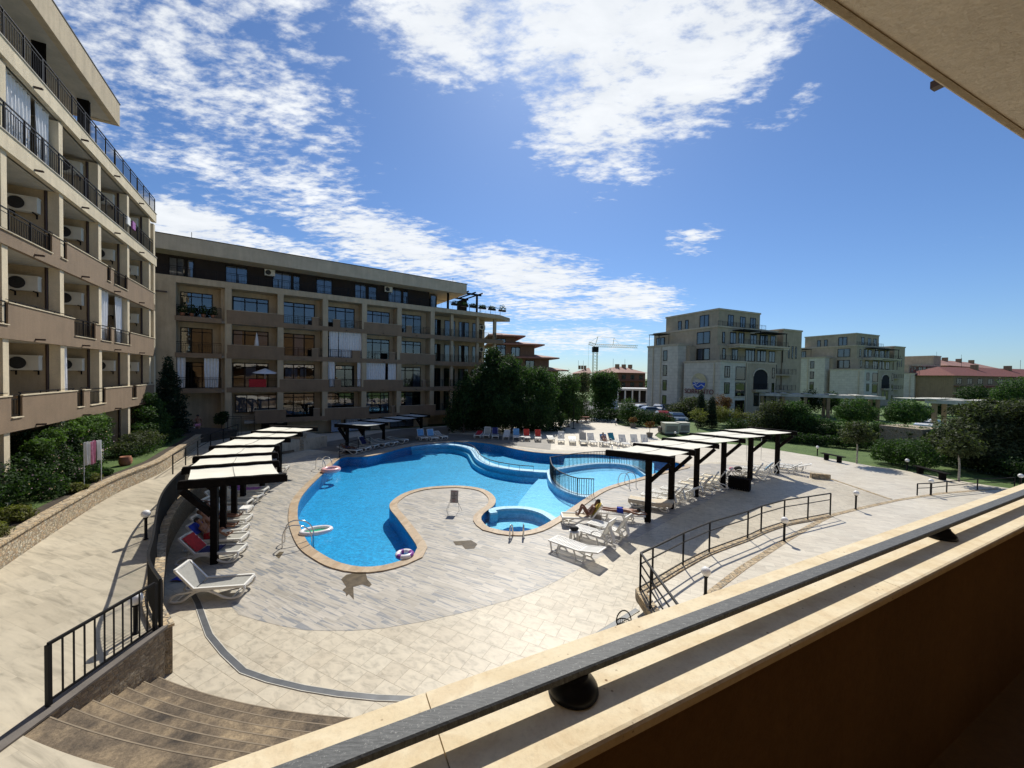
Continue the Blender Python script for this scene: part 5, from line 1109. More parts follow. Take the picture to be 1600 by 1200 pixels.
def lay_towel(x, y, deg, ang, m, label, s0=-.9, s1=.7, w=.29, drop=0, name='towel'):
    """cloth lying on seat (s<0: from the foot up to the hinge) and backrest"""
    M = lmat(x, y, deg); v = []; f = []; k = 26; ca, sa = math.cos(R(ang)), math.sin(R(ang))
    cols = [-w - .012] * (1 if drop else 0) + [-w, -w / 2, 0, w / 2, w] + [w + .012] * (1 if drop else 0)
    for i in range(k + 1):
        s = s0 + (s1 - s0) * i / k
        if s < .32: p = Vector((s, 0, .392))
        else: p = Vector((.32 + ca * (s - .32) - sa * .05, 0, .392 + sa * (s - .32) + ca * .0))
        for j, c in enumerate(cols):
            e = drop and j in (0, len(cols) - 1); v.append(M @ (p + Vector((.008 * math.sin(j * 3 + i), c + (.015 * math.sin(i * 1.7) if e else 0), -drop * (.9 + .1 * math.sin(i * 2.3)) if e else .008 * math.sin(i * 1.1 + j * 2)))))
    n = len(cols)
    for i in range(k):
        for j in range(n - 1): a = i * n + j; f.append((a, a + n, a + n + 1, a + 1))
    return tag(MB().add(v, f, True).build(name, m), label, 'towel')
# ---------------------------------------------------------------- people
def skin_mesh(nodes, sub=2):
    """nodes: name -> (pos, radius, parent)"""
    names = list(nodes); idx = {n: i for i, n in enumerate(names)}
    me = bpy.data.meshes.new('skin_tmp'); me.from_pydata([tuple(nodes[n][0]) for n in names], [(idx[n], idx[nodes[n][2]]) for n in names if nodes[n][2]], [])
    ob = bpy.data.objects.new('skin_tmp', me); C.objects.link(ob)
    sk = ob.modifiers.new('s', 'SKIN'); sk.use_smooth_shade = True
    for i, n in enumerate(names):
        r = nodes[n][1]; r = r if isinstance(r, tuple) else (r, r); me.skin_vertices[0].data[i].radius = r
        me.skin_vertices[0].data[i].use_root = (nodes[n][2] is None)
    sb = ob.modifiers.new('b', 'SUBSURF'); sb.levels = sub; sb.render_levels = sub
    dg = bpy.context.evaluated_depsgraph_get(); out = bpy.data.meshes.new_from_object(ob.evaluated_get(dg)); bpy.data.objects.remove(ob); return out
def person(label, J, M, skin='skin', hair='hair', wear=(), facing=None, group=None):
    """J: joint positions in a local frame, M places them"""
    q = {k: Vector(v) for k, v in J.items()}
    nd = {'pelvis': (q['pelvis'], (.125, .10), None)}
    nd['waist'] = ((q['pelvis'] + q['chest']) / 2, (.115, .085), 'pelvis'); nd['chest'] = (q['chest'], (.145, .105), 'waist')
    nd['neck'] = (q['chest'] + (q['head'] - q['chest']) * .52, .050, 'chest'); ax = (q['head'] - q['chest']).normalized()
    nd['skull'] = (q['head'], (.078, .085), 'neck'); nd['crown'] = (q['head'] + ax * .09, (.055, .06), 'skull')
    for s in ('l', 'r'):
        sh, el, wr = q['sh_' + s], q['el_' + s], q['wr_' + s]; nd['sh_' + s] = (sh, .052, 'chest'); nd['el_' + s] = (el, .038, 'sh_' + s); nd['wr_' + s] = (wr, .026, 'el_' + s)
        d = (wr - el).normalized(); pm = wr + d * .07; nd['palm_' + s] = (pm, (.034, .016), 'wr_' + s)
        sd = d.cross(Vector((0, 0, 1)));  sd = sd.normalized() if sd.length > .1 else Vector((1, 0, 0)); up = sd.cross(d)
        for i, (o, ln) in enumerate(((-.027, .055), (-.009, .068), (.010, .062), (.027, .045))):
            b = pm + d * .035 + sd * o; nd['f%d%s' % (i, s)] = (b, .0095, 'palm_' + s); nd['g%d%s' % (i, s)] = (b + d * ln * .6 - up * .008, .0085, 'f%d%s' % (i, s)); nd['h%d%s' % (i, s)] = (b + d * ln * .95 - up * .028, .0075, 'g%d%s' % (i, s))
        b = wr + d * .03 - sd * .04; nd['t' + s] = (b, .011, 'wr_' + s); nd['u' + s] = (b + d * .04 - sd * .022, .009, 't' + s)
        hp, kn, an, to = q['hip_' + s], q['kn_' + s], q['an_' + s], q['toe_' + s]
        nd['hip_' + s] = (hp, .088, 'pelvis'); nd['th_' + s] = ((hp * .55 + kn * .45), .078, 'hip_' + s); nd['kn_' + s] = (kn, .055, 'th_' + s); nd['cf_' + s] = (kn * .65 + an * .35, .054, 'kn_' + s); nd['an_' + s] = (an, .034, 'cf_' + s); nd['toe_' + s] = (to, (.038, .022), 'an_' + s)
    root = thing('person', label, 'person', tuple(M @ q['pelvis']), group); O = M @ q['pelvis']
    me = skin_mesh(nd); fc = Vector(facing) if facing else Vector((0, 0, 1)); fc = (fc - ax * fc.dot(ax)).normalized(); sd = ax.cross(fc)
    me.transform(Matrix.Translation(-O) @ M); me.materials.append(MATS[skin])
    # nose, ears, brow, chin grown onto the head
    mb = MB(); hc = q['head']
    mb.ell(hc - ax * .005 + fc * .093, (sd * .011, fc * .020, ax * .02), 8); mb.ell(hc - ax * .075 + fc * .062, (sd * .028, fc * .022, ax * .02), 8)
    for k in (-1, 1): mb.ell(hc + sd * k * .083, (sd * .010, fc * .018, ax * .028), 8)
    bm = bmesh.new(); bm.from_mesh(me); T = Matrix.Translation(-O) @ M; vv = [bm.verts.new(T @ v) for v in mb.v]
    for f in mb.f:
        try: ff_ = bm.faces.new([vv[i] for i in f]); ff_.smooth = True
        except Exception: pass
    bm.to_mesh(me); bm.free(); body = link('body', me, root)
    Mi = T
    def child(nm, mb2, mt): o = MB(); o.v = [Mi @ v for v in mb2.v]; o.f = mb2.f; o.mi = mb2.mi; o.sm = mb2.sm; return o.build(nm, mt, root, world=False)
    mb = MB(); 
    for k in (-1, 1): mb.ell(hc + ax * .012 + fc * .082 + sd * k * .03, (sd * .013, fc * .006, ax * .007), 8)
    child('eyes', mb, 'hair')
    mb = MB(); mb.ell(hc - ax * .043 + fc * .086, (sd * .022, fc * .005, ax * .006), 8); child('mouth', mb, 'logo_red')
    if hair: mb = MB(); mb.ell(hc + ax * .035 - fc * .018, (sd * .090, fc * .094, ax * .092), 14); child('hair', mb, hair)
    for nm, keys, mt, sc_, rootk in wear:
        sub = {}
        for k in keys:
            p, r, par = nd[k]; r = tuple(x * sc_ for x in r) if isinstance(r, tuple) else r * sc_
            sub[k] = (p, r, par if par in keys else (None if k == rootk else rootk))
        mm = skin_mesh(sub, 1); mm.transform(Mi); mm.materials.append(MATS[mt]); link(nm, mm, root)
    return root
TRUNKS = ['pelvis', 'hip_l', 'th_l', 'hip_r', 'th_r']
def recline(back=45, knees=0.0, arms='side', z0=.43, cross=0):
    """lying on the back on a lounger: head towards +x"""
    ca, sa = math.cos(R(back)), math.sin(R(back)); hx = .22
    def b(s, y=0, o=.09): return (hx + ca * s - sa * o, y, z0 + sa * s + ca * o - .05)
    J = dict(pelvis=(hx, 0, z0 + .03), chest=b(.40), head=b(.74, 0, .11))
    for s, k in (('l', 1), ('r', -1)):
        J['sh_' + s] = b(.47, .18 * k)
        if arms == 'side': J['el_' + s] = b(.20, .29 * k, .06); J['wr_' + s] = (hx - .08, .27 * k, z0 + .05)
        elif arms == 'read': J['el_' + s] = b(.22, .26 * k, .18); J['wr_' + s] = b(.36, .13 * k, .40)
        else: J['el_' + s] = b(.70, .34 * k, .08); J['wr_' + s] = b(.88, .12 * k, .1)
        J['hip_' + s] = (hx - .02, .09 * k, z0 + .03); kz = knees * (1 if s == 'l' else .9)
        J['kn_' + s] = (hx - .42 + .05 * kz * 3, .11 * k, z0 + .02 + .40 * kz); J['an_' + s] = (hx - .84 + .42 * kz, (.10 + .02 * cross) * k, z0 + .0); J['toe_' + s] = (hx - .90 + .34 * kz, .12 * k, z0 + .15 - .12 * kz)
    return J
def prone(z0=.46):
    J = dict(pelvis=(.02, 0, z0 + .02), chest=(.42, 0, z0 + .02), head=(.76, .02, z0 + .06))
    for s, k in (('l', 1), ('r', -1)):
        J['sh_' + s] = (.50, .18 * k, z0 + .02); J['el_' + s] = (.78, .26 * k, z0 - .01); J['wr_' + s] = (1.0, .14 * k, z0 - .02); J['hip_' + s] = (0, .09 * k, z0 + .02)
        J['kn_' + s] = (-.42, .12 * k, z0 - .01); J['an_' + s] = (-.84, .13 * k, z0 + .02); J['toe_' + s] = (-.98, .15 * k, z0 - .03)
    return J
# ---- right-hand group near the hot tub
NR = 'sun loungers around the right pergola'
def ctr(x, y, deg, L=.95): return x + math.cos(R(deg)) * L, y + math.sin(R(deg)) * L
c = ctr(1.50, 13.42, -41); put_lounger(*c, -41, 'slat', 12, 'white slatted lounger nearest the terrace railing, back almost flat', NR)
c = ctr(2.46, 14.50, -40); put_lounger(*c, -40, 'slat', 64, 'white slatted lounger with raised back beside the white stool', NR)
c = ctr(3.15, 15.05, -40); put_lounger(*c, -40, 'slat', 60, 'white slatted lounger with raised back just below the prone sunbather', NR)
c = ctr(2.05, 15.6, -2); put_lounger(*c, -2, 'sling', 55, 'lounger with beige sling under the sunbather with raised knees', NR, 'sling_beige'); cA = c
person('person lying on the back with knees up beside the pool, in white top', recline(50, 1.0), lmat(*cA, -2), 'skin_dark', 'hair', (('swimsuit', ['pelvis', 'waist', 'chest'], 'cloth_white', 1.06, 'pelvis'),), facing=(-.5, 0, 1))
lay_towel(*cA, -2, 55, 'cloth_yellow', 'crumpled yellow and black towel over the head of the beige lounger', .45, 1.1, .34)
c = ctr(3.72, 16.3, -17); put_lounger(*c, -17, 'slat', 3, 'lounger carrying the sunbather in blue trunks, next to the first pergola post', NR); cB = c
person('person lying face down in blue swimming trunks with arms stretched forward', prone(), lmat(*cB, -17), 'skin', 'hair', (('swim_trunks', TRUNKS, 'cloth_blue', 1.13, 'pelvis'),), facing=(.1, 0, -1))
# white stool with a black bag
p = G(897, 846, 0); t = thing('side_table', 'small white plastic stool table between two near loungers', 'table', tuple(p))
MB().lathe([(.001, .40), (.20, .40), (.22, .38), (.20, .36), (.001, .36)], p, 8, False).build('table_top', 'white_plastic', t)
for k in range(4): a = PI / 4 + k * PI / 2; MB().bar(p + Vector((.20 * math.cos(a), .20 * math.sin(a), 0)), p + Vector((.15 * math.cos(a), .15 * math.sin(a), .37)), .05, .04).build('leg', 'white_plastic', t)
mb = MB(); mb.ell(p + UZ * .48, (Vector((.17, 0, 0)), Vector((0, .12, 0)), Vector((0, 0, .09))), 12); o = mb.build('bag', 'bag_black'); tag(o, 'black bag lying on the small white stool', 'bag')
p = G(924, 812, 0); mb = MB(); mb.ell(p + Vector((0.1, -.3, .2)), (Vector((.26, 0, 0)), Vector((0, .2, 0)), Vector((0, 0, .2))), 14); tag(mb.build('beach_bag', 'concrete_dark'), 'dark grey bag on the ground below the beige lounger', 'bag')
# draped lounger and the row in the pergola's shade
c = ctr(5.62, 18.1, -28); put_lounger(*c, -28, 'sling', 8, 'lounger wholly draped with a fringed beige cover behind the first post', NR); lay_towel(*c, -28, 8, 'cloth_beige', 'fringed beige cover hanging down over the draped lounger', -.98, 1.08, .36, .2)
lab = ['first', 'second', 'third', 'fourth', 'fifth', 'sixth', 'seventh', 'eighth', 'ninth']
for k in range(1, 9):
    x, y = 5.75 + k * .70, 18.25 + k * .56; dg = -38 + rnd.uniform(-3, 3); c = ctr(x, y, dg); kd = 'slat' if k in (1, 2, 3, 4) else 'sling'
    put_lounger(*c, dg, kd, (48, 52, 30, 58, 55, 62, 58, 60)[k - 1], '%s white lounger up the row from the draped one, under the right pergola' % lab[k - 1], NR, 'sling' if kd == 'slat' else 'sling_beige')
    if k == 5: lay_towel(*c, dg, 55, 'cloth_blue', 'small dark blue towel on a lounger behind the third pergola post', .5, 1.0, .25)
for k, (x, y, kd, an, lb) in enumerate(((13.3, 24.2, 'slat', 30, 'lounger with bags on it just behind the dark slatted box'), (13.9, 24.0, 'sling', 60, 'beige-backed lounger between the dark box and the fifth post'), (15.0, 24.8, 'slat', 50, 'lounger with a blue and white towel next to the fifth post'), (15.9, 25.4, 'slat', 55, 'raised white lounger between the last two pergola posts'), (17.2, 25.6, 'slat', 35, 'white lounger just beyond the last pergola post'), (18.1, 26.1, 'slat', 20, 'outermost white lounger at the right end of the pergola row'))):
    c = ctr(x, y, -38); put_lounger(*c, -38, kd, an, lb, NR, 'sling_beige' if kd == 'sling' else 'sling')
    if k == 2: lay_towel(*c, -38, 50, 'cloth_skyblue', 'blue and white towel over the lounger by the fifth pergola post', .3, 1.0, .3)
    if k == 0: mb = MB(); p = Vector((c[0], c[1], .5)); mb.ell(p, (Vector((.25, 0, 0)), Vector((0, .18, 0)), Vector((0, 0, .16))), 12); tag(mb.build('bag', 'bag_black'), 'round black bag on the lounger behind the slatted box', 'bag'); mb = MB(); mb.ell(p + Vector((-.35, .1, -.03)), (Vector((.16, 0, 0)), Vector((0, .12, 0)), Vector((0, 0, .10))), 10); tag(mb.build('cloth', 'cloth_pink'), 'pink cloth bundle beside the round black bag', 'cloth')
a, b = G(1137, 763), G(1171, 769); fr = Fr((a.x, a.y), ((b - a).x, (b - a).y)); Ln = (b - a).length
t = thing('slatted_box', 'dark slatted wooden box on the paving under the right pergola', 'box', tuple(a))
for dd in (-.03, -.55):
    mb = MB(); mb.fbox(fr, .0, Ln, dd + .004, dd + .012, .1, .6)
    for i in range(13): mb.fbox(fr, Ln * i / 13 + .012, Ln * (i + 1) / 13 - .012, dd + .012, dd + .03, .02, .66)
    mb.build('slatted_side', 'dark_wood', t)
for q in (0, Ln - .03): MB().fbox(fr, q, q + .03, -.52, -.03, .02, .66).build('end_panel', 'dark_wood', t)
MB().fbox(fr, .03, Ln - .03, -.52, -.03, .5, .62).build('lid', 'dark_wood', t)
# ---- left row
NL = 'sun loungers under the left pergola'
hd = 190
lefts = [(397,925,'sling',50,'empty white lounger with grey sling standing clear in front of the left pergola'), (385,872,'sling',48,'lounger with red and blue towels nearest the front post of the left pergola'), (388,852,'sling',50,'lounger under the reading person in the left row'), (389,837,'sling',48,'lounger under the bald person in the left row'),
         (394,821,'sling',46,'lounger under the person whose crossed legs stretch toward the pool'), (395,806,'sling',45,'pale towel-covered lounger behind the three sunbathers on the left'), (395,794,'sling',50,'empty lounger with a striped back behind the second left post'), (411,785,'sling',40,'beige-topped lounger beside the third post of the left pergola'),
         (420,774,'sling',35,'lounger with a purple patterned towel in the left row'), (441,751,'sling',20,'white lounger by the far post of the left pergola'), (452,738,'sling',25,'white lounger with crumpled towel at the far end of the left row')]
LC = []
for (px, py, kd, an, lb) in lefts:
    g = G(px, py); c = ctr(g.x - .04, g.y, hd, .95); LC.append((c, an)); put_lounger(*c, hd, kd, an, lb, NL)
lay_towel(*LC[1][0], hd, 48, 'cloth_red', 'dark red towel on the back of a lounger in the left row', .36, 1.0, .28); lay_towel(*LC[1][0], hd, 48, 'cloth_navy', 'navy and white towel across the seat of the towel-covered lounger', -.3, .30, .30)
lay_towel(*LC[2][0], hd, 50, 'cloth_blue', 'bright blue towel over the lounger back beside the front post', .6, 1.02, .33); lay_towel(*LC[5][0], hd, 45, 'cloth_white', 'pale blue-white towel spread along a lounger in the left row', -.9, .9, .28)
lay_towel(*LC[7][0], hd, 40, 'cloth_beige', 'beige towel spread on the lounger by the third left post', -.9, .8, .29); lay_towel(*LC[8][0], hd, 35, 'cloth_purple', 'purple patterned towel on a lounger deep in the left row', -.6, .8, .30); lay_towel(*LC[10][0], hd, 25, 'cloth_white', 'crumpled white towel on the farthest lounger of the left row', -.5, .6, .3)
person('person reclining and reading, in red shorts, second lounger of the left row', recline(50, .55, 'read'), lmat(*LC[2][0], hd), 'skin', 'hair', (('shorts', TRUNKS, 'cloth_red', 1.15, 'pelvis'),), facing=(-1, 0, .3), group=None)
person('bald tanned person reclining in dark green shorts in the left row', recline(48, .1, 'side'), lmat(*LC[3][0], hd), 'skin', 'hair_bald', (('shorts', TRUNKS, 'cloth_green', 1.15, 'pelvis'),), facing=(-1, 0, .3))
person('tanned person lying back with both legs stretched out toward the pool', recline(46, .05, 'up', cross=-3), lmat(*LC[4][0], hd), 'skin_dark', 'hair', (('shorts', TRUNKS, 'cloth_navy', 1.12, 'pelvis'),), facing=(-1, 0, .3))
g = G(300, 905); mb = MB(); mb.add([g + Vector((x + .03 * math.sin(y * 9), y, .03 + .02 * math.sin(x * 12 + y * 7))) for x in np.linspace(-.5, .55, 10) for y in np.linspace(-.14, .14, 4)], [(i * 4 + j, i * 4 + 4 + j, i * 4 + 5 + j, i * 4 + 1 + j) for i in range(9) for j in range(3)], True); tag(mb.build('towel', 'cloth_blue'), 'blue towel fallen on the ground behind the empty near lounger', 'towel')
p = Vector((LC[2][0][0] + .3, LC[2][0][1], .56)); tag(MB().box(p.x - .13, p.x + .13, p.y - .1, p.y + .1, p.z, p.z + .015).build('magazine', 'cloth_white'), 'open white magazine on the reading person\'s lounger', 'magazine')
# ---- far row beyond the pool
NF = 'sun loungers in the far row beyond the pool'
far_l = [(745,686,15),(759,686,62),(774,687,58),(790,688,35),(807,689,60),(824,690,60),(841,691,62),(862,692,4),(877,694,60),(895,695.5,12),(913,696.5,60),(929,697,55),(948,698.5,50),(970,697,62),(980,700,55),(998,700,60),(1014,700,58)]
desc = ['low lounger with a red towel at the left end of the far row', 'grey-white lounger with raised back, second in the far row', 'lounger with a navy towel in the far row', 'half-lowered lounger beside the small table in the far row', 'white lounger with a pale towel left of the two red ones', 'lounger with a red towel on its raised back, left of the pair', 'lounger with a red towel on its raised back, right of the pair', 'flat white lounger at the shadow edge of the far row', 'first sunlit white lounger with its back raised in the far row', 'low white lounger between two raised ones in the far row',
        'sunlit white lounger with beige raised back in the far row', 'white slatted lounger left of the seated sunbather', 'lounger under the seated sunbather in the far row', 'lounger turned sideways with a teal towel on its back', 'white lounger just right of the teal one', 'white lounger behind the canvas corner, second from the right end', 'rightmost white lounger of the far row']
for i, ((px, py, an), d_) in enumerate(zip(far_l, desc)):
    g = G(px, py); dg = 90 + rnd.uniform(-7, 7) + (25 if i == 13 else 0); c = ctr(g.x, g.y, dg); put_lounger(*c, dg, 'sling' if i in (0, 1, 2, 10) else 'slat', an, d_, NF)
    tw = {0: ('cloth_red', 'dull red towel on the low lounger at the left of the far row'), 2: ('cloth_navy', 'navy towel on a lounger in the shaded far row'), 4: ('cloth_skyblue', 'pale blue towel on a lounger left of the red towels'), 5: ('cloth_red_bright', 'bright red towel, left one of the two in the far row'), 6: ('cloth_red_bright', 'bright red towel, right one of the two in the far row'), 10: ('cloth_beige', 'beige towel on a sunlit lounger back in the far row'), 12: ('cloth_skyblue', 'blue towel under the seated sunbather'), 13: ('cloth_teal', 'teal towel hung over a turned lounger in the far row')}.get(i)
    if tw: lay_towel(*c, dg, an, tw[0], tw[1], .3 if an > 30 else -.6, 1.05, .30)
    if i == 12: person('person sitting back on a lounger in the sunlit far row', recline(50, .5, 'side'), lmat(*c, dg), 'skin_light', 'hair', (('swimsuit', ['pelvis', 'waist', 'chest'], 'cloth_pink', 1.06, 'pelvis'),), facing=(-1, 0, .3))
for px, py, lb in ((816, 689, 'small white table between shaded loungers of the far row'), (939, 697, 'small white table beside the seated sunbather')):
    p = G(px, py); t = thing('side_table', lb, 'table', tuple(p)); MB().lathe([(.001, .42), (.24, .42), (.24, .39), (.001, .39)], p, 10, False).build('table_top', 'white_plastic', t)
    for k in range(4): a = PI / 4 + k * PI / 2; MB().bar(p + Vector((.18 * math.cos(a), .18 * math.sin(a), 0)), p + Vector((.15 * math.cos(a), .15 * math.sin(a), .39)), .04, .04).build('leg', 'white_plastic', t)
NS = 'sun loungers in the shade of the far wing'
for i, (px, py, an, dg, lb) in enumerate(((563,710,12,160,'low lounger nearest the pool corner railing'),(577,706,10,160,'low lounger second from the pool corner railing'),(590,702,60,165,'lounger with a raised dark blue back by the far pergola'),(606,699,30,165,'white-framed lounger in the middle of the shaded group'),(620,697,12,165,'flat shaded lounger left of the small table'),(636,693,10,160,'flat shaded lounger right of the small table'),(664,690,62,120,'raised lounger with a pale blue towel, left of the pair by the trees'),(680,690,60,120,'raised lounger with a bright blue towel, right of the pair by the trees'),(696,688,25,130,'half-lowered grey lounger at the right end of the shaded group'))):
    g = G(px, py); c = ctr(g.x, g.y, dg); put_lounger(*c, dg, 'sling', an, lb, NS)
    if i in (2, 6, 7):
        tm_, tl_ = {2: ('cloth_navy', 'dark blue towel on a raised lounger by the far pergola'), 6: ('cloth_skyblue', 'pale blue towel on the left lounger of the shaded pair'), 7: ('cloth_skyblue', 'pale blue towel on the right lounger of the shaded pair')}[i]
        lay_towel(*c, dg, an, tm_, tl_, .25, 1.0, .29)
    if i == 0: cS = c
person('person reclining in deep shade beside the upper left pool corner', recline(12, .2, 'side'), lmat(*cS, 160), 'skin_dark', 'hair', (('shorts', TRUNKS, 'cloth_navy', 1.15, 'pelvis'),), facing=(-.3, 0, 1))
# ---- walking person by the entrance
J = dict(pelvis=(0, 0, .90), chest=(0, .01, 1.28), head=(0, -.03, 1.56), sh_l=(.17, 0, 1.37), el_l=(.24, .08, 1.12), wr_l=(.25, -.02, .90), sh_r=(-.17, 0, 1.37), el_r=(-.23, -.10, 1.12), wr_r=(-.24, -.24, .95), hip_l=(.09, 0, .87), kn_l=(.10, -.12, .48), an_l=(.10, -.06, .09), toe_l=(.11, -.22, .03), hip_r=(-.09, 0, .87), kn_r=(-.09, .06, .47), an_r=(-.09, .34, .14), toe_r=(-.09, .24, .03))
g = G(309, 681, .9); person('person walking from the dark entrance in white top and pink shorts', J, Matrix.Translation(g) @ Matrix.Rotation(R(35), 4, 'Z'), 'skin', 'hair', (('top', ['waist', 'chest', 'sh_l', 'sh_r'], 'cloth_white', 1.12, 'chest'), ('shorts', TRUNKS, 'cloth_pink', 1.25, 'pelvis')), facing=(0, -1, 0))
p = G(305, 679, .9); mb = MB(); mb.lathe([(.02, .0), (.16, .02), (.14, .4), (.10, .55), (.02, .56)], p + UZ * .05, 10); tag(mb.build('beach_bag', 'cloth_white'), 'tall white beach bag beside the walking person', 'bag')
# ---------------------------------------------------------------- pool ladders, hot tub handles
def ladder(g, deg, label, w=.5, steps=True, hgt=.85, rch=.65):
    t = thing('pool_ladder', label, 'ladder', tuple(g), 'chrome pool ladders'); M = Matrix.Translation(g) @ Matrix.Rotation(R(deg), 4, 'Z')   # +x points into the pool
    for y in (-w / 2, w / 2):
        P = smooth_line([(-rch, 0, 0), (-rch, 0, .35), (-rch + .08, 0, hgt - .12), (-rch + .28, 0, hgt), (-.10, 0, hgt - .08), (.12, 0, .38), (.16, 0, 0), (.16, 0, -.6), (.16, 0, -1.1)], .08); MB().tube([M @ Vector((p.x, y, p.z)) for p in P], .021, 10).build('handrail', 'chrome', t)
    for z in (-.35, -.65, -.95): MB().box(.10, .22, -w / 2, w / 2, z - .012, z + .012).build('tread', 'chrome', t); bpy.context.view_layer.update(); o = t.children[-1]; 
    for ch in t.children:
        if ch.name.startswith('tread'): ch.data.transform(M if False else Matrix.Translation((0, 0, 0)))
    return t, M
def ladder2(g, deg, label, **k):
    t = thing('pool_ladder', label, 'ladder', tuple(g), 'chrome pool ladders'); w, hgt, rch = k.get('w', .5), k.get('h', .85), k.get('r', .65); M = Matrix.Translation(g) @ Matrix.Rotation(R(deg), 4, 'Z')
    for y in (-w / 2, w / 2):
        P = smooth_line([(-rch, 0, 0), (-rch, 0, .35), (-rch + .08, 0, hgt - .12), (-rch + .28, 0, hgt), (-.10, 0, hgt - .08), (.12, 0, .38), (.16, 0, 0), (.16, 0, -.6), (.16, 0, -1.1)], .08); MB().tube([M @ Vector((p.x, y, p.z)) for p in P], .021, 10).build('handrail', 'chrome', t)
    for z in (-.35, -.65, -.95): mb = MB(); mb.box(.10, .22, -w / 2, w / 2, z - .012, z + .012); mb.v = [M @ v for v in mb.v]; mb.build('tread', 'chrome', t)
ladder2(G(481, 846), 22, 'chrome ladder on the near left rim of the pool', r=.75, h=.72); ladder2(G(511, 733), -25, 'chrome ladder beside the pink swim ring', r=.7, h=.72)
ladder2(G(974, 757), 118, 'chrome ladder on the rim of the paddling pool', r=.7, h=.75); ladder2(G(962, 713), -95, 'distant chrome ladder on the far rim of the pool', r=.6, h=.8)
for px, py, lb in ((796.5, 842, 'left chrome grab post of the round hot tub'), (818, 841, 'right chrome grab post of the round hot tub')):
    g = G(px, py); t = thing('grab_rail', lb, 'grab rail', tuple(g)); d = (Vector((0.5, 15.4, 0)) - g); d.z = 0; d.normalize()
    P = smooth_line([g, g + UZ * .38, g + UZ * .46 + d * .10, g + UZ * .40 + d * .24, g + d * .34 + UZ * .05, g + d * .36 - UZ * .4], .05); MB().tube(P, .026, 10).build('rail', 'chrome', t); MB().lathe([(.001, .0), (.055, .0), (.055, .015), (.03, .02)], g, 12).build('foot_plate', 'chrome', t)
# ---------------------------------------------------------------- swim rings
def ring(c, R_, r, segs, n=32, name='swim_ring'):
    c = Vector(c); mb = MB(); pts_ = [c + Vector((R_ * math.cos(2 * PI * i / n), R_ * math.sin(2 * PI * i / n), 0)) for i in range(n)]; mb.tube(pts_, r, 12, True)
    for fi in range(len(mb.f)): mb.mi[fi] = int(segs(fi // 12 / n))
    return mb
g = G(517, 736, .05); t = thing('swim_ring', 'large pink and clear swim ring floating by the left ladder', 'swim ring', tuple(g))
ring(g + UZ * .08, .42, .14, lambda a: 0).build('ring', ['pink_vinyl'], t); 
g = G(632, 868.5, .02); t = thing('swim_ring', 'small white and purple swim ring at the narrow end of the pool', 'swim ring', tuple(g)); ring(g + UZ * .05, .22, .085, lambda a: int(a * 10) % 3 == 0).build('ring', ['white_vinyl', 'purple_vinyl'], t)
g = G(494, 831, .02); t = thing('inflatable_boat', 'small white inflatable boat with a green floor near the pool edge', 'inflatable', tuple(g))
mb = MB(); n = 28; mb.tube([g + Vector((.50 * math.cos(2 * PI * i / n), .29 * math.sin(2 * PI * i / n), .04)) for i in range(n)], .085, 10, True); mb.build('tube', 'white_vinyl', t); mb = MB(); mb.lathe([(.001, .02), (1, .02)], (0, 0, 0), 28); mb.v = [g + Vector((v.x * .44, v.y * .23, .02)) for v in mb.v]; mb.build('floor', 'green_vinyl', t)
for o in (t,): o.rotation_euler = (0, 0, R(25))
# ---------------------------------------------------------------- notice board on the pool island
g = G(709, 801); t = thing('notice_board', 'grey notice board with lines of text on thin folding legs', 'sign', tuple(g)); M = Matrix.Translation(g) @ Matrix.Rotation(R(-4), 4, 'Z')
def bd(x, y, z): return M @ Vector((x, .10 + (z - .35) * .16, z) if False else Vector((x, y + .18 * (z - .35), z)))
mb = MB(); w0, z0, z1 = .155 * 1.1, .42, .95
mb.hexa([bd(-w0, 0, z0), bd(w0, 0, z0), bd(w0, .02, z0), bd(-w0, .02, z0), bd(-w0, 0, z1), bd(w0, 0, z1), bd(w0, .02, z1), bd(-w0, .02, z1)]); mb.build('board', 'sign_grey', t)
mb = MB(); mr_ = MB()
for i, (z, l, k) in enumerate(((.90, .11, 1), (.83, .05, 0), (.78, .03, 0), (.73, .12, 0), (.665, .05, 0), (.60, .085, 0), (.545, .08, 1), (.485, .07, 1))):
    m_ = mr_ if k else mb
    for q in range(int(l * 2 / .03)): x = -l + q * .03; m_.hexa([bd(x, -.006, z), bd(x + .022, -.006, z), bd(x + .022, -.001, z), bd(x, -.001, z), bd(x, -.006, z + .02), bd(x + .022, -.006, z + .02), bd(x + .022, -.001, z + .02), bd(x, -.001, z + .02)])
mb.build('text_lines', 'ink_dark', t); mr_.build('red_text_lines', 'ink_red', t)
for s in (-1, 1):
    MB().tube([bd(s * w0, .01, .55), M @ Vector((s * .28, -.22, .16)), M @ Vector((s * .16, -.30, .005))], .006, 6).build('leg', 'black_metal', t); MB().tube([bd(s * w0 * .9, .01, .5), M @ Vector((s * .33, .22, .005))], .006, 6).build('leg', 'black_metal', t)
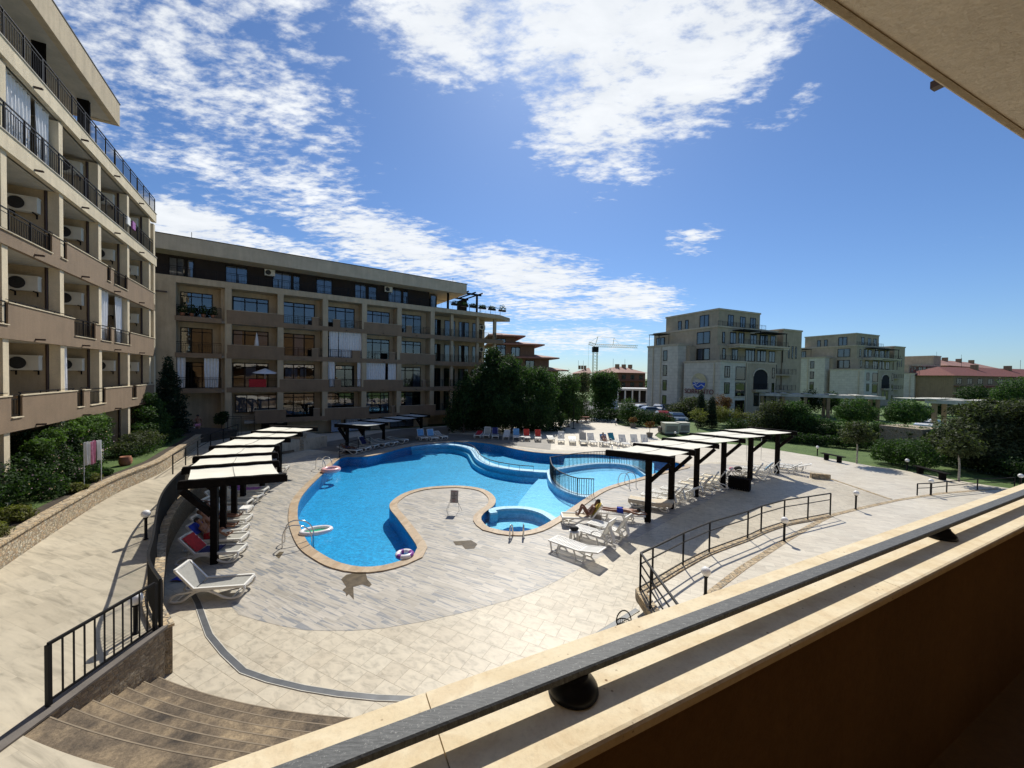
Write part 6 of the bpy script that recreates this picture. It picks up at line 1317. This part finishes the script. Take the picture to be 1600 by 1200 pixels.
# ---------------------------------------------------------------- litter bin near the terrace wall
g = G(975, 1002); t = thing('litter_bin', 'black wire litter bin with a hoop handle by the terrace wall', 'bin', tuple(g))
mb = MB()
for i in range(24): a = 2 * PI * i / 24; mb.bar(g + Vector((.13 * math.cos(a), .13 * math.sin(a), .05)), g + Vector((.17 * math.cos(a), .17 * math.sin(a), .42)), .010)
mb.build('basket', 'black_metal', t); MB().tube([g + Vector((.175 * math.cos(2 * PI * i / 24), .175 * math.sin(2 * PI * i / 24), .42)) for i in range(24)], .014, 8, True).build('rim', 'black_metal', t); MB().lathe([(.001, .04), (.135, .04), (.16, .34), (.001, .34)], g, 20).build('liner', 'bag_black', t)
MB().tube([g + Vector((.17 * math.cos(PI * i / 12), .05, .42 + .26 * math.sin(PI * i / 12))) for i in range(13)], .014, 8).build('handle', 'black_metal', t)
# ---------------------------------------------------------------- benches, picnic table, planters, cabinets
def bench(a, b, label):
    d = (b - a).normalized(); t = thing('bench', label, 'bench', tuple(a), 'backless benches on the plaza edge'); nrm = Vector((-d.y, d.x, 0))
    for k in (-.13, 0, .13): MB().bar(a + nrm * k + UZ * .44, b + nrm * k + UZ * .44, .11, .05).build('plank', 'dark_wood', t)
    for p in (a + d * .35, b - d * .35): MB().bar(p, p + UZ * .41, .14, .32, up=(nrm.x, nrm.y, 0)).build('leg', 'dark_wood', t)
bench(G(1284, 716.5), G(1319, 724), 'dark backless bench farther left, at the grass edge'); bench(G(1430, 738), G(1481, 752), 'dark backless bench nearer the right edge, below the round bushes')
g = G(905, 660); t = thing('picnic_table', 'brown wooden picnic table on the distant plaza', 'table', tuple(g)); MB().box(g.x - 1.3, g.x + 1.3, g.y - .4, g.y + .4, .72, .78).build('table_top', 'rust_stucco', t)
for k in (-1, 1): MB().box(g.x - 1.3, g.x + 1.3, g.y + k * .75 - .14, g.y + k * .75 + .14, .42, .47).build('seat', 'rust_stucco', t)
for k in (-.9, .9): MB().bar(g + Vector((k, -.8, 0)), g + Vector((k, .15, .74)), .08).build('leg', 'dark_wood', t); MB().bar(g + Vector((k, .8, 0)), g + Vector((k, -.15, .74)), .08).build('leg', 'dark_wood', t)
for px, py, h, lb in ((896, 670, 3.0, 'thin dark pole on the plaza left of the picnic table'), (888, 667, 1.9, 'short dark post beside the thin plaza pole')):
    g = G(px, py); t = thing('pole', lb, 'pole', tuple(g)); MB().tube([g, g + UZ * h], .04, 6).build('shaft', 'black_metal', t); MB().lathe([(.001, 0), (.25, 0), (.25, .05), (.001, .05)], g, 12).build('foot', 'black_metal', t)
for px, py, lb in ((1166, 720, 'thin chrome shower pole at the plaza edge, left one'), (1189, 718, 'thin chrome shower pole at the plaza edge, right one')):
    g = G(px, py); t = thing('shower', lb, 'shower', tuple(g)); MB().tube(smooth_line([g, g + UZ * 1.6, g + Vector((-.1, 0, 2.05)), g + Vector((-.3, 0, 2.0))], .1), .02, 8).build('pipe', 'chrome', t); MB().lathe([(.001, 0), (.1, 0), (.1, .03), (.001, .03)], g + Vector((-.3, 0, 1.93)), 10).build('shower_head', 'chrome', t)
def pot_plant(g, label, mat, h=1.0, sq=.28, m='concrete_dark', seed=3):
    t = thing('planter', label, 'planter', tuple(g)); MB().lathe([(.001, 0), (sq * .75, 0), (sq, .45), (sq * .8, .45), (sq * .7, .38), (.001, .38)], g, 4, False).build('pot', m, t)
    MB().tube([g + UZ * .4, g + UZ * (h * .75)], .025, 6).build('stem', 'bark', t); link('plants', leaf_mesh('plants', [(0, 0, h, .5, .5, .32), (.2, .1, h + .15, .3, .3, .2)], 420, .10, seed, mat=mat), t)
pot_plant(G(989, 668), 'dark square planter with a reddish shrub at the lawn tip', 'leaf_rust', .9, .4); pot_plant(G(1015, 683), 'square planter with an orange-leaved shrub on the bright plaza', 'leaf_rust', 1.25, .36, seed=5)
def cabinet(px, py, w, d, h, label, m='generator_green'):
    g = G(px, py); t = thing('metal_cabinet', label, 'cabinet', tuple(g)); MB().box(g.x - w / 2, g.x + w / 2, g.y, g.y + d, .12, h).build('housing', m, t)
    mb = MB()
    for k in range(7): mb.box(g.x - w * .4, g.x + w * .4, g.y - .02, g.y - .003, .3 + (h - .5) * k / 7, .3 + (h - .5) * k / 7 + .05)
    mb.build('louvres', 'concrete_dark', t); MB().box(g.x - w / 2 - .04, g.x + w / 2 + .04, g.y - .04, g.y + d + .04, h, h + .06).build('lid', m, t); MB().box(g.x - w / 2 + .05, g.x + w / 2 - .05, g.y + .03, g.y + d - .03, .0, .12).build('plinth', 'concrete_dark', t)
cabinet(1050, 679, 1.5, 1.2, 1.15, 'pale green metal cabinet on the small lawn'); cabinet(1070, 677, 1.1, 1.1, 1.1, 'ribbed grey metal cabinet right of the green one', 'concrete'); cabinet(1037, 677, .7, .8, .6, 'small dark metal cabinet left of the green one', 'concrete_dark')
g = G(196, 727, 1.47); t = thing('clay_pot', 'ribbed clay pot lying near the garden wall', 'pot', tuple(g)); mb = MB(); mb.lathe([(.001, 0), (.16, 0), (.24, .1), (.22, .13), (.26, .2), (.23, .24), (.25, .32), (.20, .38), (.21, .42), (.17, .42), (.15, .3), (.001, .3)], g, 18); mb.build('pot', 'terracotta', t)
# laundry rack in the garden bed
a, b = V(131, 700, 14.6), V(158, 700, 15.2); a.z = b.z = 1.47; t = thing('laundry_rack', 'low laundry rack standing among the garden bushes', 'rack', tuple(a)); d = (b - a)
MB().bar(a + UZ * 1.72, b + UZ * 1.72, .025).build('top_bar', 'white_paint', t)
for p in (a, b): MB().bar(p, p + UZ * 1.72, .02).build('leg', 'white_paint', t)
for k, (x0, x1, m_, lb) in enumerate(((.0, .28, 'cloth_white', 'white towel, left one on the laundry rack'), (.28, .62, 'cloth_pink', 'pink towel hanging on the laundry rack'), (.64, .98, 'cloth_white', 'white towel with pale stripes, right one on the laundry rack'))):
    fr = Fr((a.x, a.y), (d.x, d.y)); o = drape(fr, d.length * x0, d.length * x1, .03, .03, a.z + .86 + .1 * (k == 2), a.z + 1.74, None, m=m_, name='towel'); tag(o, lb, 'towel')
# ---------------------------------------------------------------- cars
def car(p, deg, m, label, van=0):
    t = bpy.data.objects.new('parked_car', None); C.objects.link(t); t['org'] = (0, 0, 0); tag(t, label, 'car', 'cars parked beyond the hedge')
    Z = 1.45 + .5 * van; prof = [(-2.1, .35), (-2.12, .75), (-2.0, .92), (-1.1 - .5 * van, 1.0), (-.55 - .7 * van, Z - .04), (.2, Z), (1.1 + .6 * van, Z - .06), (1.75 + .3 * van, 1.05), (2.08, .95), (2.12, .4)]
    def ext(mb, P, w0, w1=None):
        n = len(P); mb.add([(x, -w0, z) for x, z in P] + [(x, w0, z) for x, z in P], [tuple(range(n)), tuple(range(2 * n - 1, n - 1, -1))] + [(i, i + n, (i + 1) % n + n, (i + 1) % n) for i in range(n)])
    mb = MB(); low = [(-2.1, .3), (-2.14, .6), (-2.05, .86), (-1.15 - .5 * van, .97), (1.8, 1.0), (2.1, .9), (2.14, .35)]; ext(mb, low, .86); rf = [(-1.12 - .5 * van, .95), (-.55 - .7 * van, Z - .03), (.2, Z), (1.1 + .6 * van, Z - .05), (1.78, .98)]; n = len(rf)
    mb.add([(x, -(.84 if z < 1 else .66), z) for x, z in rf] + [(x, (.84 if z < 1 else .66), z) for x, z in rf], [tuple(range(n)), tuple(range(2 * n - 1, n - 1, -1))] + [(i, i + n, i + 1 + n, i + 1) for i in range(n - 1)]); mb.build('body', m, t)
    mb = MB(); e = .012
    def qq(x, z): return .84 + (.66 - .84) * min(1, max(0, (z - .97) / (Z - 1.0)))
    for sgn_ in (-1, 1): zt_, zb_ = Z - .12, 1.02; mb.add([(-.95 - .45 * van, sgn_ * (qq(0, zb_) + e), zb_), (1.5, sgn_ * (qq(0, zb_) + e), zb_), (1.05 + .4 * van, sgn_ * (qq(0, zt_) + e), zt_), (-.5 - .6 * van, sgn_ * (qq(0, zt_) + e), zt_)], [(0, 1, 2, 3)])
    a0, a1 = Vector((-1.12 - .5 * van, 0, .97)), Vector((-.55 - .7 * van, 0, Z - .05)); off = Vector((-.012, 0, .012)); mb.add([a0 + off + Vector((.06, -.76, .04)), a0 + off + Vector((.06, .76, .04)), a1 + off + Vector((0, .60, -.04)), a1 + off + Vector((0, -.60, -.04))], [(0, 1, 2, 3)])
    b0, b1 = Vector((1.78, 0, 1.0)), Vector((1.1 + .6 * van, 0, Z - .06)); off = Vector((.02, 0, .012)); mb.add([b0 + off + Vector((-.04, -.74, .03)), b0 + off + Vector((-.04, .74, .03)), b1 + off + Vector((0, .60, -.04)), b1 + off + Vector((0, -.60, -.04))], [(0, 1, 2, 3)]); mb.build('windows', 'car_glass', t)
    for x in (-1.32, 1.32):
        for y in (-.8, .8):
            mb = MB(); k = 16; mb.add([(x + .31 * math.cos(2 * PI * i / k), y + s, .31 + .31 * math.sin(2 * PI * i / k)) for s in (-.1, .1) for i in range(k)], [(i, (i + 1) % k, k + (i + 1) % k, k + i) for i in range(k)] + [tuple(range(k - 1, -1, -1)), tuple(range(k, 2 * k))]); w_ = mb.build('wheel', 'tyre', t)
            mb = MB(); ys = y + (.105 if y > 0 else -.105); mb.add([(x + .18 * math.cos(2 * PI * i / k), ys, .31 + .18 * math.sin(2 * PI * i / k)) for i in range(k)], [tuple(range(k))]); mb.build('hub_cap', 'car_silver', w_)
    for y in (-.62, .62): MB().box(-2.15, -2.06, y - .17, y + .17, .66, .80).build('headlight', 'globe', t); MB().box(2.08, 2.155, y - .15, y + .15, .68, .84).build('tail_light', 'logo_red', t)
    t.location = p; t.rotation_euler = (0, 0, R(deg)); return t
for px, Y, dg, m, lb, v in ((957, 70, 80, 'car_silver', 'silver van facing us beside the round dark tree', 1), (999, 66, 20, 'car_white', 'white car behind the dark low bushes, left one', 0), (1012, 62, 10, 'car_silver', 'silver car right of the white one by the first hotel', 0), (1029, 68, 60, 'car_white', 'white car close to the tall hotel wall', 0), (1040, 68, 80, 'asphalt', 'black car close to the tall hotel wall', 0), (1036, 54, 80, 'car_red', 'dark red car with a red tail light behind the cabinets', 0), (1057, 52, 85, 'car_blue', 'dark blue car left of the bushy tree', 0), (1169, 50, 70, 'car_silver', 'pale car glimpsed behind the loose shrubs', 0), (1452, 48, 30, 'car_white', 'white car between hedge and canopy corner wall', 0), (1433, 40, 10, 'car_white', 'white car mostly hidden by the right hedge', 0)):
    g = V(px, 640, Y); g.z = -.03; car(g, dg, m, lb, v)
# ---------------------------------------------------------------- trees and shrubs
def tree(base, crown, n, size, mat, label, name='tree', cat='tree', trunk=.14, tm='bark', group=None, seed=1, limbs=4, shell=.5, aspect=1.6, droop=0, up=.35):
    """crown: blobs (dx,dy,z,rx,ry,rz) around the base"""
    t = thing(name, label, cat, tuple(base), group); base = Vector(base)
    me = leaf_mesh('crown', crown, n, size, seed, shell, aspect, up, mat, droop); link('crown', me, t)
    if trunk:
        r_ = random.Random(seed); mb = MB(); zc_ = min(c[2] - c[5] * .3 for c in crown); zt_ = max(c[2] for c in crown)
        p = [base, base + Vector((.05, .03, zc_ * .5)), base + Vector((r_.uniform(-.1, .1), 0, max(zc_, .3))), base + Vector((0, 0, (zc_ + zt_) / 2))]; mb.tube(p, [trunk, trunk * .8, trunk * .7, trunk * .3], 8)
        for c in crown[:limbs + 2]:
            q = base + Vector((c[0], c[1], c[2])); s = p[2]; mb.tube([s, (s + q) / 2 + Vector((r_.uniform(-.2, .2), r_.uniform(-.2, .2), .1)), q], [trunk * .5, trunk * .3, trunk * .1], 6)
        mb.build('trunk', tm, t)
    return t
def cl(r0, n, seed, z0, z1, rr, flat=1.0, spread=1.0):
    r_ = random.Random(seed); out = []
    for i in range(n):
        a = r_.uniform(0, 2 * PI); q = r0 * math.sqrt(r_.random()) * spread; z = r_.uniform(z0, z1); k = rr * r_.uniform(.7, 1.25); out.append((q * math.cos(a), q * math.sin(a), z, k, k, k * flat))
    return out
# big dark trees in the middle
def at(px, Y, z=0): p = V(px, 600, Y); return Vector((p.x, p.y, z))
tree(at(772, 41.5), [(-.6,0,4.6,2.7,2.3,2.5),(.6,0,6.6,1.8,1.7,1.7),(-1.9,0,3.4,1.8,1.8,2.1),(1.7,0,4.6,1.8,1.8,2.0),(-.2,.3,7.6,1.1,1.1,.9),(.3,-1.2,3.0,2.4,1.7,2.0),(-2.2,-.3,1.8,1.4,1.4,1.4),(-.3,.2,8.4,.9,.9,.8),(1.0,0,7.2,1.0,1.0,.9)] + cl(2.9, 11, 4, 2.5, 7.6, 1.0), 34000, .135, 'leaf_dark', 'tallest dark dense tree in front of the far wing', trunk=.28, seed=3)
tree(at(833, 43.5), [(0,0,4.4,2.4,2.2,2.4),(-1.2,0,6.0,1.5,1.5,1.4),(1.3,0,3.8,1.8,1.8,2.2),(.3,-1,2.4,2.2,1.6,1.8),(1.0,0,5.8,1.2,1.2,1.2)] + cl(2.4, 9, 8, 2, 6.2, .9), 25000, .13, 'leaf_mid', 'bushy mid-green tree right of the tallest dark tree', trunk=.24, seed=5)
tree(at(800, 40), [(0,0,2.4,2.0,1.3,1.9),(-1.6,0,2.0,1.6,1.2,1.7),(1.6,0,2.2,1.6,1.2,1.6),(3.2,.6,1.8,1.3,1.1,1.4)] + cl(2.2, 6, 18, 1.2, 3.6, .8), 15000, .12, 'leaf_dark', 'low dark shrub mass behind the shaded loungers', name='shrub', cat='shrub', trunk=.1, seed=15)
tree(at(848, 46), [(0,0,3.6,2.4,2.0,2.6),(-1.6,0,4.8,1.8,1.6,1.7),(1.6,0,3.0,1.9,1.6,2.2),(.4,0,5.6,1.3,1.3,1.1)] + cl(2.4, 8, 29, 1.5, 5.6, .9), 20000, .13, 'leaf_dark', 'dark full tree filling the gap in the middle clump', trunk=.2, seed=16)
tree(at(790, 42.3), [(x, 0, 1.0, 1.3, .8, 1.15) for x in (-5.2, -4, -2.8, -1.6, -.4, .8, 2.0, 3.2, 4.4, 5.6)], 20000, .11, 'leaf_dark', 'long low dark shrub bed at the foot of the middle trees', name='shrub', cat='shrub', trunk=0, seed=17)
tree(at(876, 47), [(0,0,4.2,2.0,1.8,2.2),(1.2,0,5.2,1.3,1.3,1.2),(-1.3,0,3.4,1.6,1.5,2.0),(1.6,0,2.4,1.4,1.3,1.7)] + cl(2.0, 6, 9, 2, 5.5, .8), 16000, .13, 'leaf_mid', 'third green tree of the middle clump, nearest the plaza', trunk=.2, seed=6)
tree(at(903, 50), [(0,0,3.6,1.6,1.5,2.6),(.8,0,5.6,.9,.9,1.2),(-.6,0,2.0,1.4,1.3,1.6)], 8000, .12, 'leaf_olive', 'thin olive-toned tree behind the picnic table', trunk=.14, seed=7)
tree(at(944, 58), [(0,0,4.2,2.2,2.0,2.6),(-.8,0,5.6,1.5,1.4,1.4),(1.0,0,5.0,1.4,1.4,1.5),(0,0,2.2,2.0,1.8,1.6)] + cl(1.8, 6, 3, 3, 6, .8), 18000, .15, 'leaf_mid', 'rounded green tree under the crane', trunk=.2, seed=8)
tree(at(725, 40), [(0,0,3.0,1.5,1.5,2.4),(-.9,0,1.6,1.1,1.1,1.4),(.6,0,4.8,1.1,1.1,1.2)], 8000, .12, 'leaf_dark', 'dark bush against the right end of the far wing', name='shrub', cat='shrub', trunk=.1, seed=9)
def row(specs, group=None):
    for s in specs: tree(*s[:6], **s[6])
B = lambda px, Y: at(px, Y)
tree(B(905, 52), [(x, (x % 3) * .3, .9, 1.5, 1.0, .9) for x in range(-4, 8, 2)], 11000, .11, 'leaf_dark', 'long dark low shrub bed beyond the plaza, left of the lawn', name='shrub', cat='shrub', trunk=0, seed=31)
tree(B(982, 50), [(0, 0, 1.7, 1.3, 1.2, 1.5), (.9, 0, 1.2, 1.1, 1.0, 1.1)], 6000, .10, 'leaf_mid', 'rounded green shrub on the lawn tip behind the planter', name='shrub', cat='shrub', trunk=.08, seed=32)
tree(B(1004, 48), [(0, 0, 1.0, 1.5, 1.0, 1.0), (1.6, 0, .9, 1.5, 1.0, .9), (3.0, 0, .8, 1.2, .9, .8)], 7000, .10, 'leaf_dark', 'dark low shrubs right of the lawn tip', name='shrub', cat='shrub', trunk=0, seed=33)
tree(B(1032, 49), [(0, 0, .8, 1.1, .9, .8)], 2200, .10, 'leaf_rust', 'small russet shrub by the small metal cabinet', name='shrub', cat='shrub', trunk=0, seed=34)
tree(B(1082, 57), [(0,0,1.7,2.4,2.0,1.6),(-2.2,0,1.2,1.8,1.6,1.3),(2.0,0,1.4,2.0,1.7,1.4),(.4,0,2.6,1.4,1.3,.7),(-.5,-1,.9,2.4,1.4,1.0)] + cl(2.6, 6, 14, .8, 2.3, .7), 14000, .13, 'leaf_olive', 'wide olive bush below the wave emblem', trunk=.16, seed=35)
for px, Y, h, lb, sd_ in ((1096, 48, 6.1 - (612 - 592) / 600 * 48 * 1.0, 'tall narrow cypress, left one of the pair below the emblem', 41), (1113.5, 47, 6 - (620 - 592) / 600 * 47, 'slightly shorter cypress, right one of the pair below the emblem', 42)):
    tree(B(px, Y), [(0, 0, h * k, .62 * (1 - k) ** .55 + .12, .62 * (1 - k) ** .55 + .12, h * .17) for k in (.12, .28, .44, .6, .74, .86)], 7000, .075, 'leaf_cypress', lb, name='cypress', trunk=.1, seed=sd_, group='pair of cypresses', shell=.3)
tree(B(1092, 44.5), [(0, 0, 1.9, .95, .9, .75), (.5, 0, 1.4, .6, .6, .4)], 900, .10, 'leaf_yellow', 'small sparse yellowish sapling before the cypresses', trunk=.05, seed=43)
tree(B(1127, 52), [(0, 0, 2.2, 1.2, 1.1, 1.6), (.8, 0, 3.0, .7, .7, .7)], 3600, .10, 'leaf_rust', 'russet bush right of the two cypresses', name='shrub', cat='shrub', trunk=.06, seed=44)
tree(B(1142, 49), [(0, 0, 1.2, 2.2, 1.0, 1.0), (1.9, 0, 1.0, 1.6, 1.0, .9), (-1.2, 0, 1.6, 1.1, 1.0, .9)], 6000, .10, 'leaf_yellow', 'pale flowering shrub bed right of the cypresses', name='shrub', cat='shrub', trunk=0, seed=45)
tree(B(1210, 41), [(0,0,1.9,1.9,1.5,1.8),(-1.3,0,1.4,1.4,1.2,1.4),(1.1,0,2.2,1.3,1.3,1.3),(0,0,3.0,1.2,1.1,.8)], 9000, .11, 'leaf_olive', 'loose glossy shrub behind the right pergola canvas, left one', name='shrub', cat='shrub', trunk=.1, seed=46)
tree(B(1248, 40), [(0,0,1.9,1.7,1.5,1.8),(1.0,0,1.3,1.3,1.2,1.3),(-.4,0,3.0,1.1,1.0,.8)], 8000, .11, 'leaf_mid', 'loose glossy shrub behind the right pergola canvas, right one', name='shrub', cat='shrub', trunk=.1, seed=47)
for px, lb, sd_ in ((1338, 'clipped round-headed tree in front of the long canopy', 51), (1416, 'clipped round-headed tree between the two canopies', 52)):
    tree(B(px, 45), [(0, 0, 2.5, 2.0, 1.8, 1.35), (-1.0, 0, 2.2, 1.2, 1.2, .9), (1.0, 0, 2.1, 1.2, 1.2, .9)], 11000, .10, 'leaf_mid', lb, trunk=.14, seed=sd_, shell=.25, group='round-headed trees by the canopies')
# hedges: boxes of leaves
def hedge(p0, p1, h, w, n, mat, label, seed):
    d = p1 - p0; k = max(2, int(d.length / 1.1)); t = thing('hedge', label, 'hedge', tuple(p0)); bl = []
    for i in range(k + 1): q = d * (i / k); bl += [(q.x, q.y, h * .72, 1.0, w * .5, h * .32), (q.x, q.y, h * .32, 1.0, w * .52, h * .34)]
    link('leaves', leaf_mesh('leaves', bl, n, .085, seed, .3, mat=mat), t)
hedge(at(1150, 43.5), at(1290, 38), 1.5, 1.4, 15000, 'leaf_dark', 'clipped dark hedge running behind the right pergola', 61)
hedge(at(1262, 40), at(1375, 36), 2.1, 1.5, 18000, 'leaf_mid', 'clipped green hedge behind the first bench', 62)
hedge(at(1372, 36.5), at(1500, 31), 2.0, 1.6, 20000, 'leaf_mid', 'clipped green hedge behind the second bench', 63)
hedge(at(1180, 39.5), at(1415, 32.5), .9, 1.1, 16000, 'leaf_dark', 'low dark planting in the shade below the hedges', 64)
hedge(at(1475, 29.0), at(1690, 21.5), 1.3, 2.0, 16000, 'leaf_dark', 'dark low planting below the feathery bush at the right edge', 65)
for px, py, h, lb, sd_ in ((1338.5, 724, 2.7, 'young sparse tree with pale trunk behind the first bench', 71), (1498, 752, 2.75, 'young sparse tree with pale trunk at the right end of the second bench', 72)):
    g = G(px, py); tree(g, [(0, 0, h - .55, 1.15, 1.0, .75), (-.5, 0, h - .8, .75, .7, .45), (.6, .1, h - .7, .7, .7, .5), (0, 0, h, .6, .6, .45)], 2300, .11, 'leaf_olive', lb, trunk=.055, tm='bark_pale', seed=sd_, group='young plaza trees', shell=.8, limbs=3)
for px, py, r, lb, sd_ in ((1408, 727, 1.05, 'round bush beside the bench lamp, left one of two', 73), (1452, 735, 1.25, 'wider round bush right of the bench lamp', 74)):
    g = G(px, py); g.y += .9; tree(g, [(0, 0, r * .75, r * 1.05, r, r * .8), (r * .5, 0, r * .6, r * .7, r * .7, r * .6)], 5200, .075, 'leaf_mid', lb, name='shrub', cat='shrub', trunk=0, seed=sd_, shell=.25)
tree(at(1560, 27), [(0,0,2.7,2.6,2.0,1.8),(-2.4,0,2.2,1.8,1.5,1.5),(2.4,0,2.8,2.2,1.8,1.8),(-.8,0,3.9,1.5,1.3,.9),(-3.6,0,1.6,1.2,1.1,1.1),(1.5,0,4.2,1.5,1.4,.8),(-1.5,-1,1.3,2.2,1.3,1.2),(1.8,-1,1.4,2.2,1.3,1.2)] + cl(3.2, 12, 21, 1.5, 4.4, .7, .7), 42000, .085, 'leaf_olive', 'big feathery olive bush at the right edge below the canopy', name='shrub', cat='shrub', trunk=.16, seed=75, aspect=3.0, shell=.7)
tree(at(1590, 62), [(0,0,4.5,3.0,2.5,2.4),(-2.0,0,3.5,2.0,1.8,2.0),(2,0,5,2,2,2)], 9000, .16, 'leaf_mid', 'green tree before the brick house at the right edge', trunk=.2, seed=76)
tree(at(1522, 74), [(0,0,3.5,2.8,2.2,2.0),(2.0,0,3.0,2.0,1.8,1.6)], 7000, .16, 'leaf_dark', 'dark tree beside the third hotel below the red roofs', trunk=.2, seed=77)
for px, Y, h, lb, sd_ in ((1268, 66, 4.6, 'small tree between the first and second hotels', 81), (1300, 70, 4.2, 'leafy shrub before the second hotel wall', 82), (1352, 72, 3.4, 'dark shrub left of the clipped round tree', 83), (1475, 66, 3.4, 'thin tree behind the second canopy', 84), (1440, 60, 2.6, 'low bush beside the white awnings', 85)):
    tree(at(px, Y), [(0, 0, h * .62, 1.5, 1.3, h * .34), (.8, 0, h * .45, 1.2, 1.0, h * .3), (-.8, 0, h * .4, 1.1, 1.0, h * .3)], 3600, .15, 'leaf_dark', lb, trunk=.12, seed=sd_)
# distant wood along the horizon
r_ = random.Random(5); bl = []
for i in range(70): x = -60 + i * 5.2 + r_.uniform(-1, 1); bl.append((x, 175 + r_.uniform(-10, 25) + abs(x) * .1, 1.4, 5, 4, 2.6 + r_.random() * 1.6))
o = link('distant_wood', leaf_mesh('distant_wood', bl, 26000, .55, 91, .4, mat='leaf_dark')); tag(o, 'low dark line of far-off trees on the horizon', 'wood', kind='stuff')
# ---- garden bed on the left (ground at 1.47)
Z0 = 1.47
def fb_(lst):
    """clumps given along the left facade: (s, d, z, r) -> offsets from the first one"""
    o = FL.P(lst[0][0], lst[0][1], 0); out = []
    for s_, d_, z_, r_ in lst: p = FL.P(s_, d_, 0) - o; out.append((p.x, p.y, z_, r_, r_ * .95, r_ * .85))
    return Vector((o.x, o.y, Z0)), out
b_, cr_ = fb_([(12.5, -.1, .9, .85), (13.6, -.2, 1.1, .8), (14.6, -.2, .9, .8), (11.4, -.1, 1.2, .8), (10.4, 0, 1.5, .75), (9.6, 0, 1.2, .75), (12.0, -.2, 1.9, .6), (13.2, -.4, 1.8, .55), (15.6, -.2, .8, .8), (16.8, -.3, .9, .8), (10.9, .1, .6, .8), (12.9, .5, .45, .6), (14.4, .5, .4, .6), (9.0, .1, 1.9, .5), (11.6, .45, .5, .6), (18, -.3, 1, .8)])
tree(b_, cr_, 34000, .058, 'leaf_dark', 'big dark climbing bush below the lowest left balconies', name='shrub', cat='shrub', trunk=.06, seed=101)
b_, cr_ = fb_([(10.6, .1, 2.05, .5), (9.6, .1, 2.1, .5), (11.6, .1, 2.0, .45), (12.8, 0, 1.95, .45), (8.9, .1, 2.1, .4), (13.8, .1, 1.75, .4), (10.0, .4, 1.8, .35), (9.1, .2, 1.5, .4)])
tree(b_, cr_, 9000, .055, 'leaf_bright', 'sunlit bright green growth on top of the big climbing bush', name='shrub', cat='shrub', trunk=.04, seed=102)
b_, cr_ = fb_([(12.0, .35, 1.2, 1.0), (13.6, .35, 1.0, .9), (10.4, .35, 1.4, .8), (15, .3, .8, .8)])
o = link('flowers', leaf_mesh('flowers', cr_, 260, .045, 103, .1, 1.0, mat='flower_pink')); o.location = b_; tag(o, 'scattered pale pink blossoms on the big climbing bush', 'flowers', kind='stuff')
for px, py, r, m_, lb, sd_ in ((12, 842, .55, 'leaf_yellow', 'yellow-green low shrub at the left edge of the picture', 111), (52, 812, .55, 'leaf_yellow', 'yellow-green low shrub, second from the left edge', 112), (140, 768, .42, 'leaf_yellow', 'small variegated shrub below the laundry rack', 113), (160, 752, .45, 'leaf_yellow', 'variegated shrub right of the laundry rack', 114), (180, 742, .40, 'leaf_mid', 'small green shrub left of the clay pot', 115)):
    g = G(px, py, Z0) + Vector((-.42, -.1, 0)); tree(g, [(0, 0, r * .36, r * .85, r * .62, r * .42), (-r * .5, r * .5, r * .3, r * .6, r * .5, r * .36)], 2600, .042, m_, lb, name='shrub', cat='shrub', trunk=0, seed=sd_, aspect=2.2, group=None)
b_, cr_ = fb_([(2.6, .3, .8, .9), (3.6, .2, .9, .8), (2.0, .3, 1.6, .75), (3.0, .2, 1.9, .6), (1.4, .2, 2.3, .6), (2.2, .2, 2.8, .45), (.8, .3, 1.2, .8)])
tree(b_, cr_, 12000, .07, 'leaf_mid', 'tall climbing shrub at the far end of the left wing', name='shrub', cat='shrub', trunk=.05, seed=120)
b_, cr_ = fb_([(6.2, .5, .5, .7), (5.2, .6, .6, .7), (4.3, .7, .5, .7), (7.0, .4, .45, .5)])
tree(b_, cr_, 8000, .06, 'leaf_olive', 'woody tangled shrub right of the laundry rack', name='shrub', cat='shrub', trunk=.03, seed=121)
tree(at(263, 27.5, Z0), [(0, 0, h, r, r, .9) for h, r in ((.6, 1.25), (1.5, 1.15), (2.4, .95), (3.3, .75), (4.1, .5), (4.8, .3))], 14000, .085, 'leaf_cypress', 'dark conical evergreen before the drain pipe of the far wing', name='conifer', trunk=.1, seed=122)
g = G(238, 694, Z0); tree(g, [(-x * .62, x * 1.1, .28, .95, 1.2, .34) for x in (-3, -2, -1, 0, 1, 2)], 14000, .06, 'leaf_dark', 'flat dark ground-cover planting along the ramp', name='shrub', cat='ground cover', trunk=0, seed=123)
g = G(345, 675, .9); tree(g, [(0, 0, 1.1, .5, .5, .5), (.3, 0, 1.5, .35, .3, .3)], 1600, .08, 'leaf_dark', 'potted dark shrub at the top of the ramp', name='shrub', cat='shrub', trunk=.04, seed=124)
t = thing('dark_gate', 'dark upright slatted gate at the top of the ramp by the entrance', 'gate', tuple(G(362, 683, .9))); a, b = G(355, 680, .9), G(398, 678, .9); fr = Fr((a.x, a.y), ((b - a).x, (b - a).y)); railing(fr, 0, (b - a).length, .9, 2.4, 0, t, bal=.09)
# white shade sails before the third hotel
for k, (px, Y, lb) in enumerate(((1430, 70, 'white flat awning near the third hotel, left one'), (1470, 72, 'white flat awning near the third hotel, right one'))):
    p = V(px, 620, Y); t = thing('awning', lb, 'awning', (p.x, p.y, 0)); MB().box(p.x - 2.6, p.x + 2.6, p.y - 1.5, p.y + 1.5, 3.0, 3.12).build('canvas', 'canvas', t)
    for q in (-2.4, 2.4): MB().box(p.x + q - .05, p.x + q + .05, p.y - .05, p.y + .05, -.1, 3.0).build('post', 'white_paint', t)
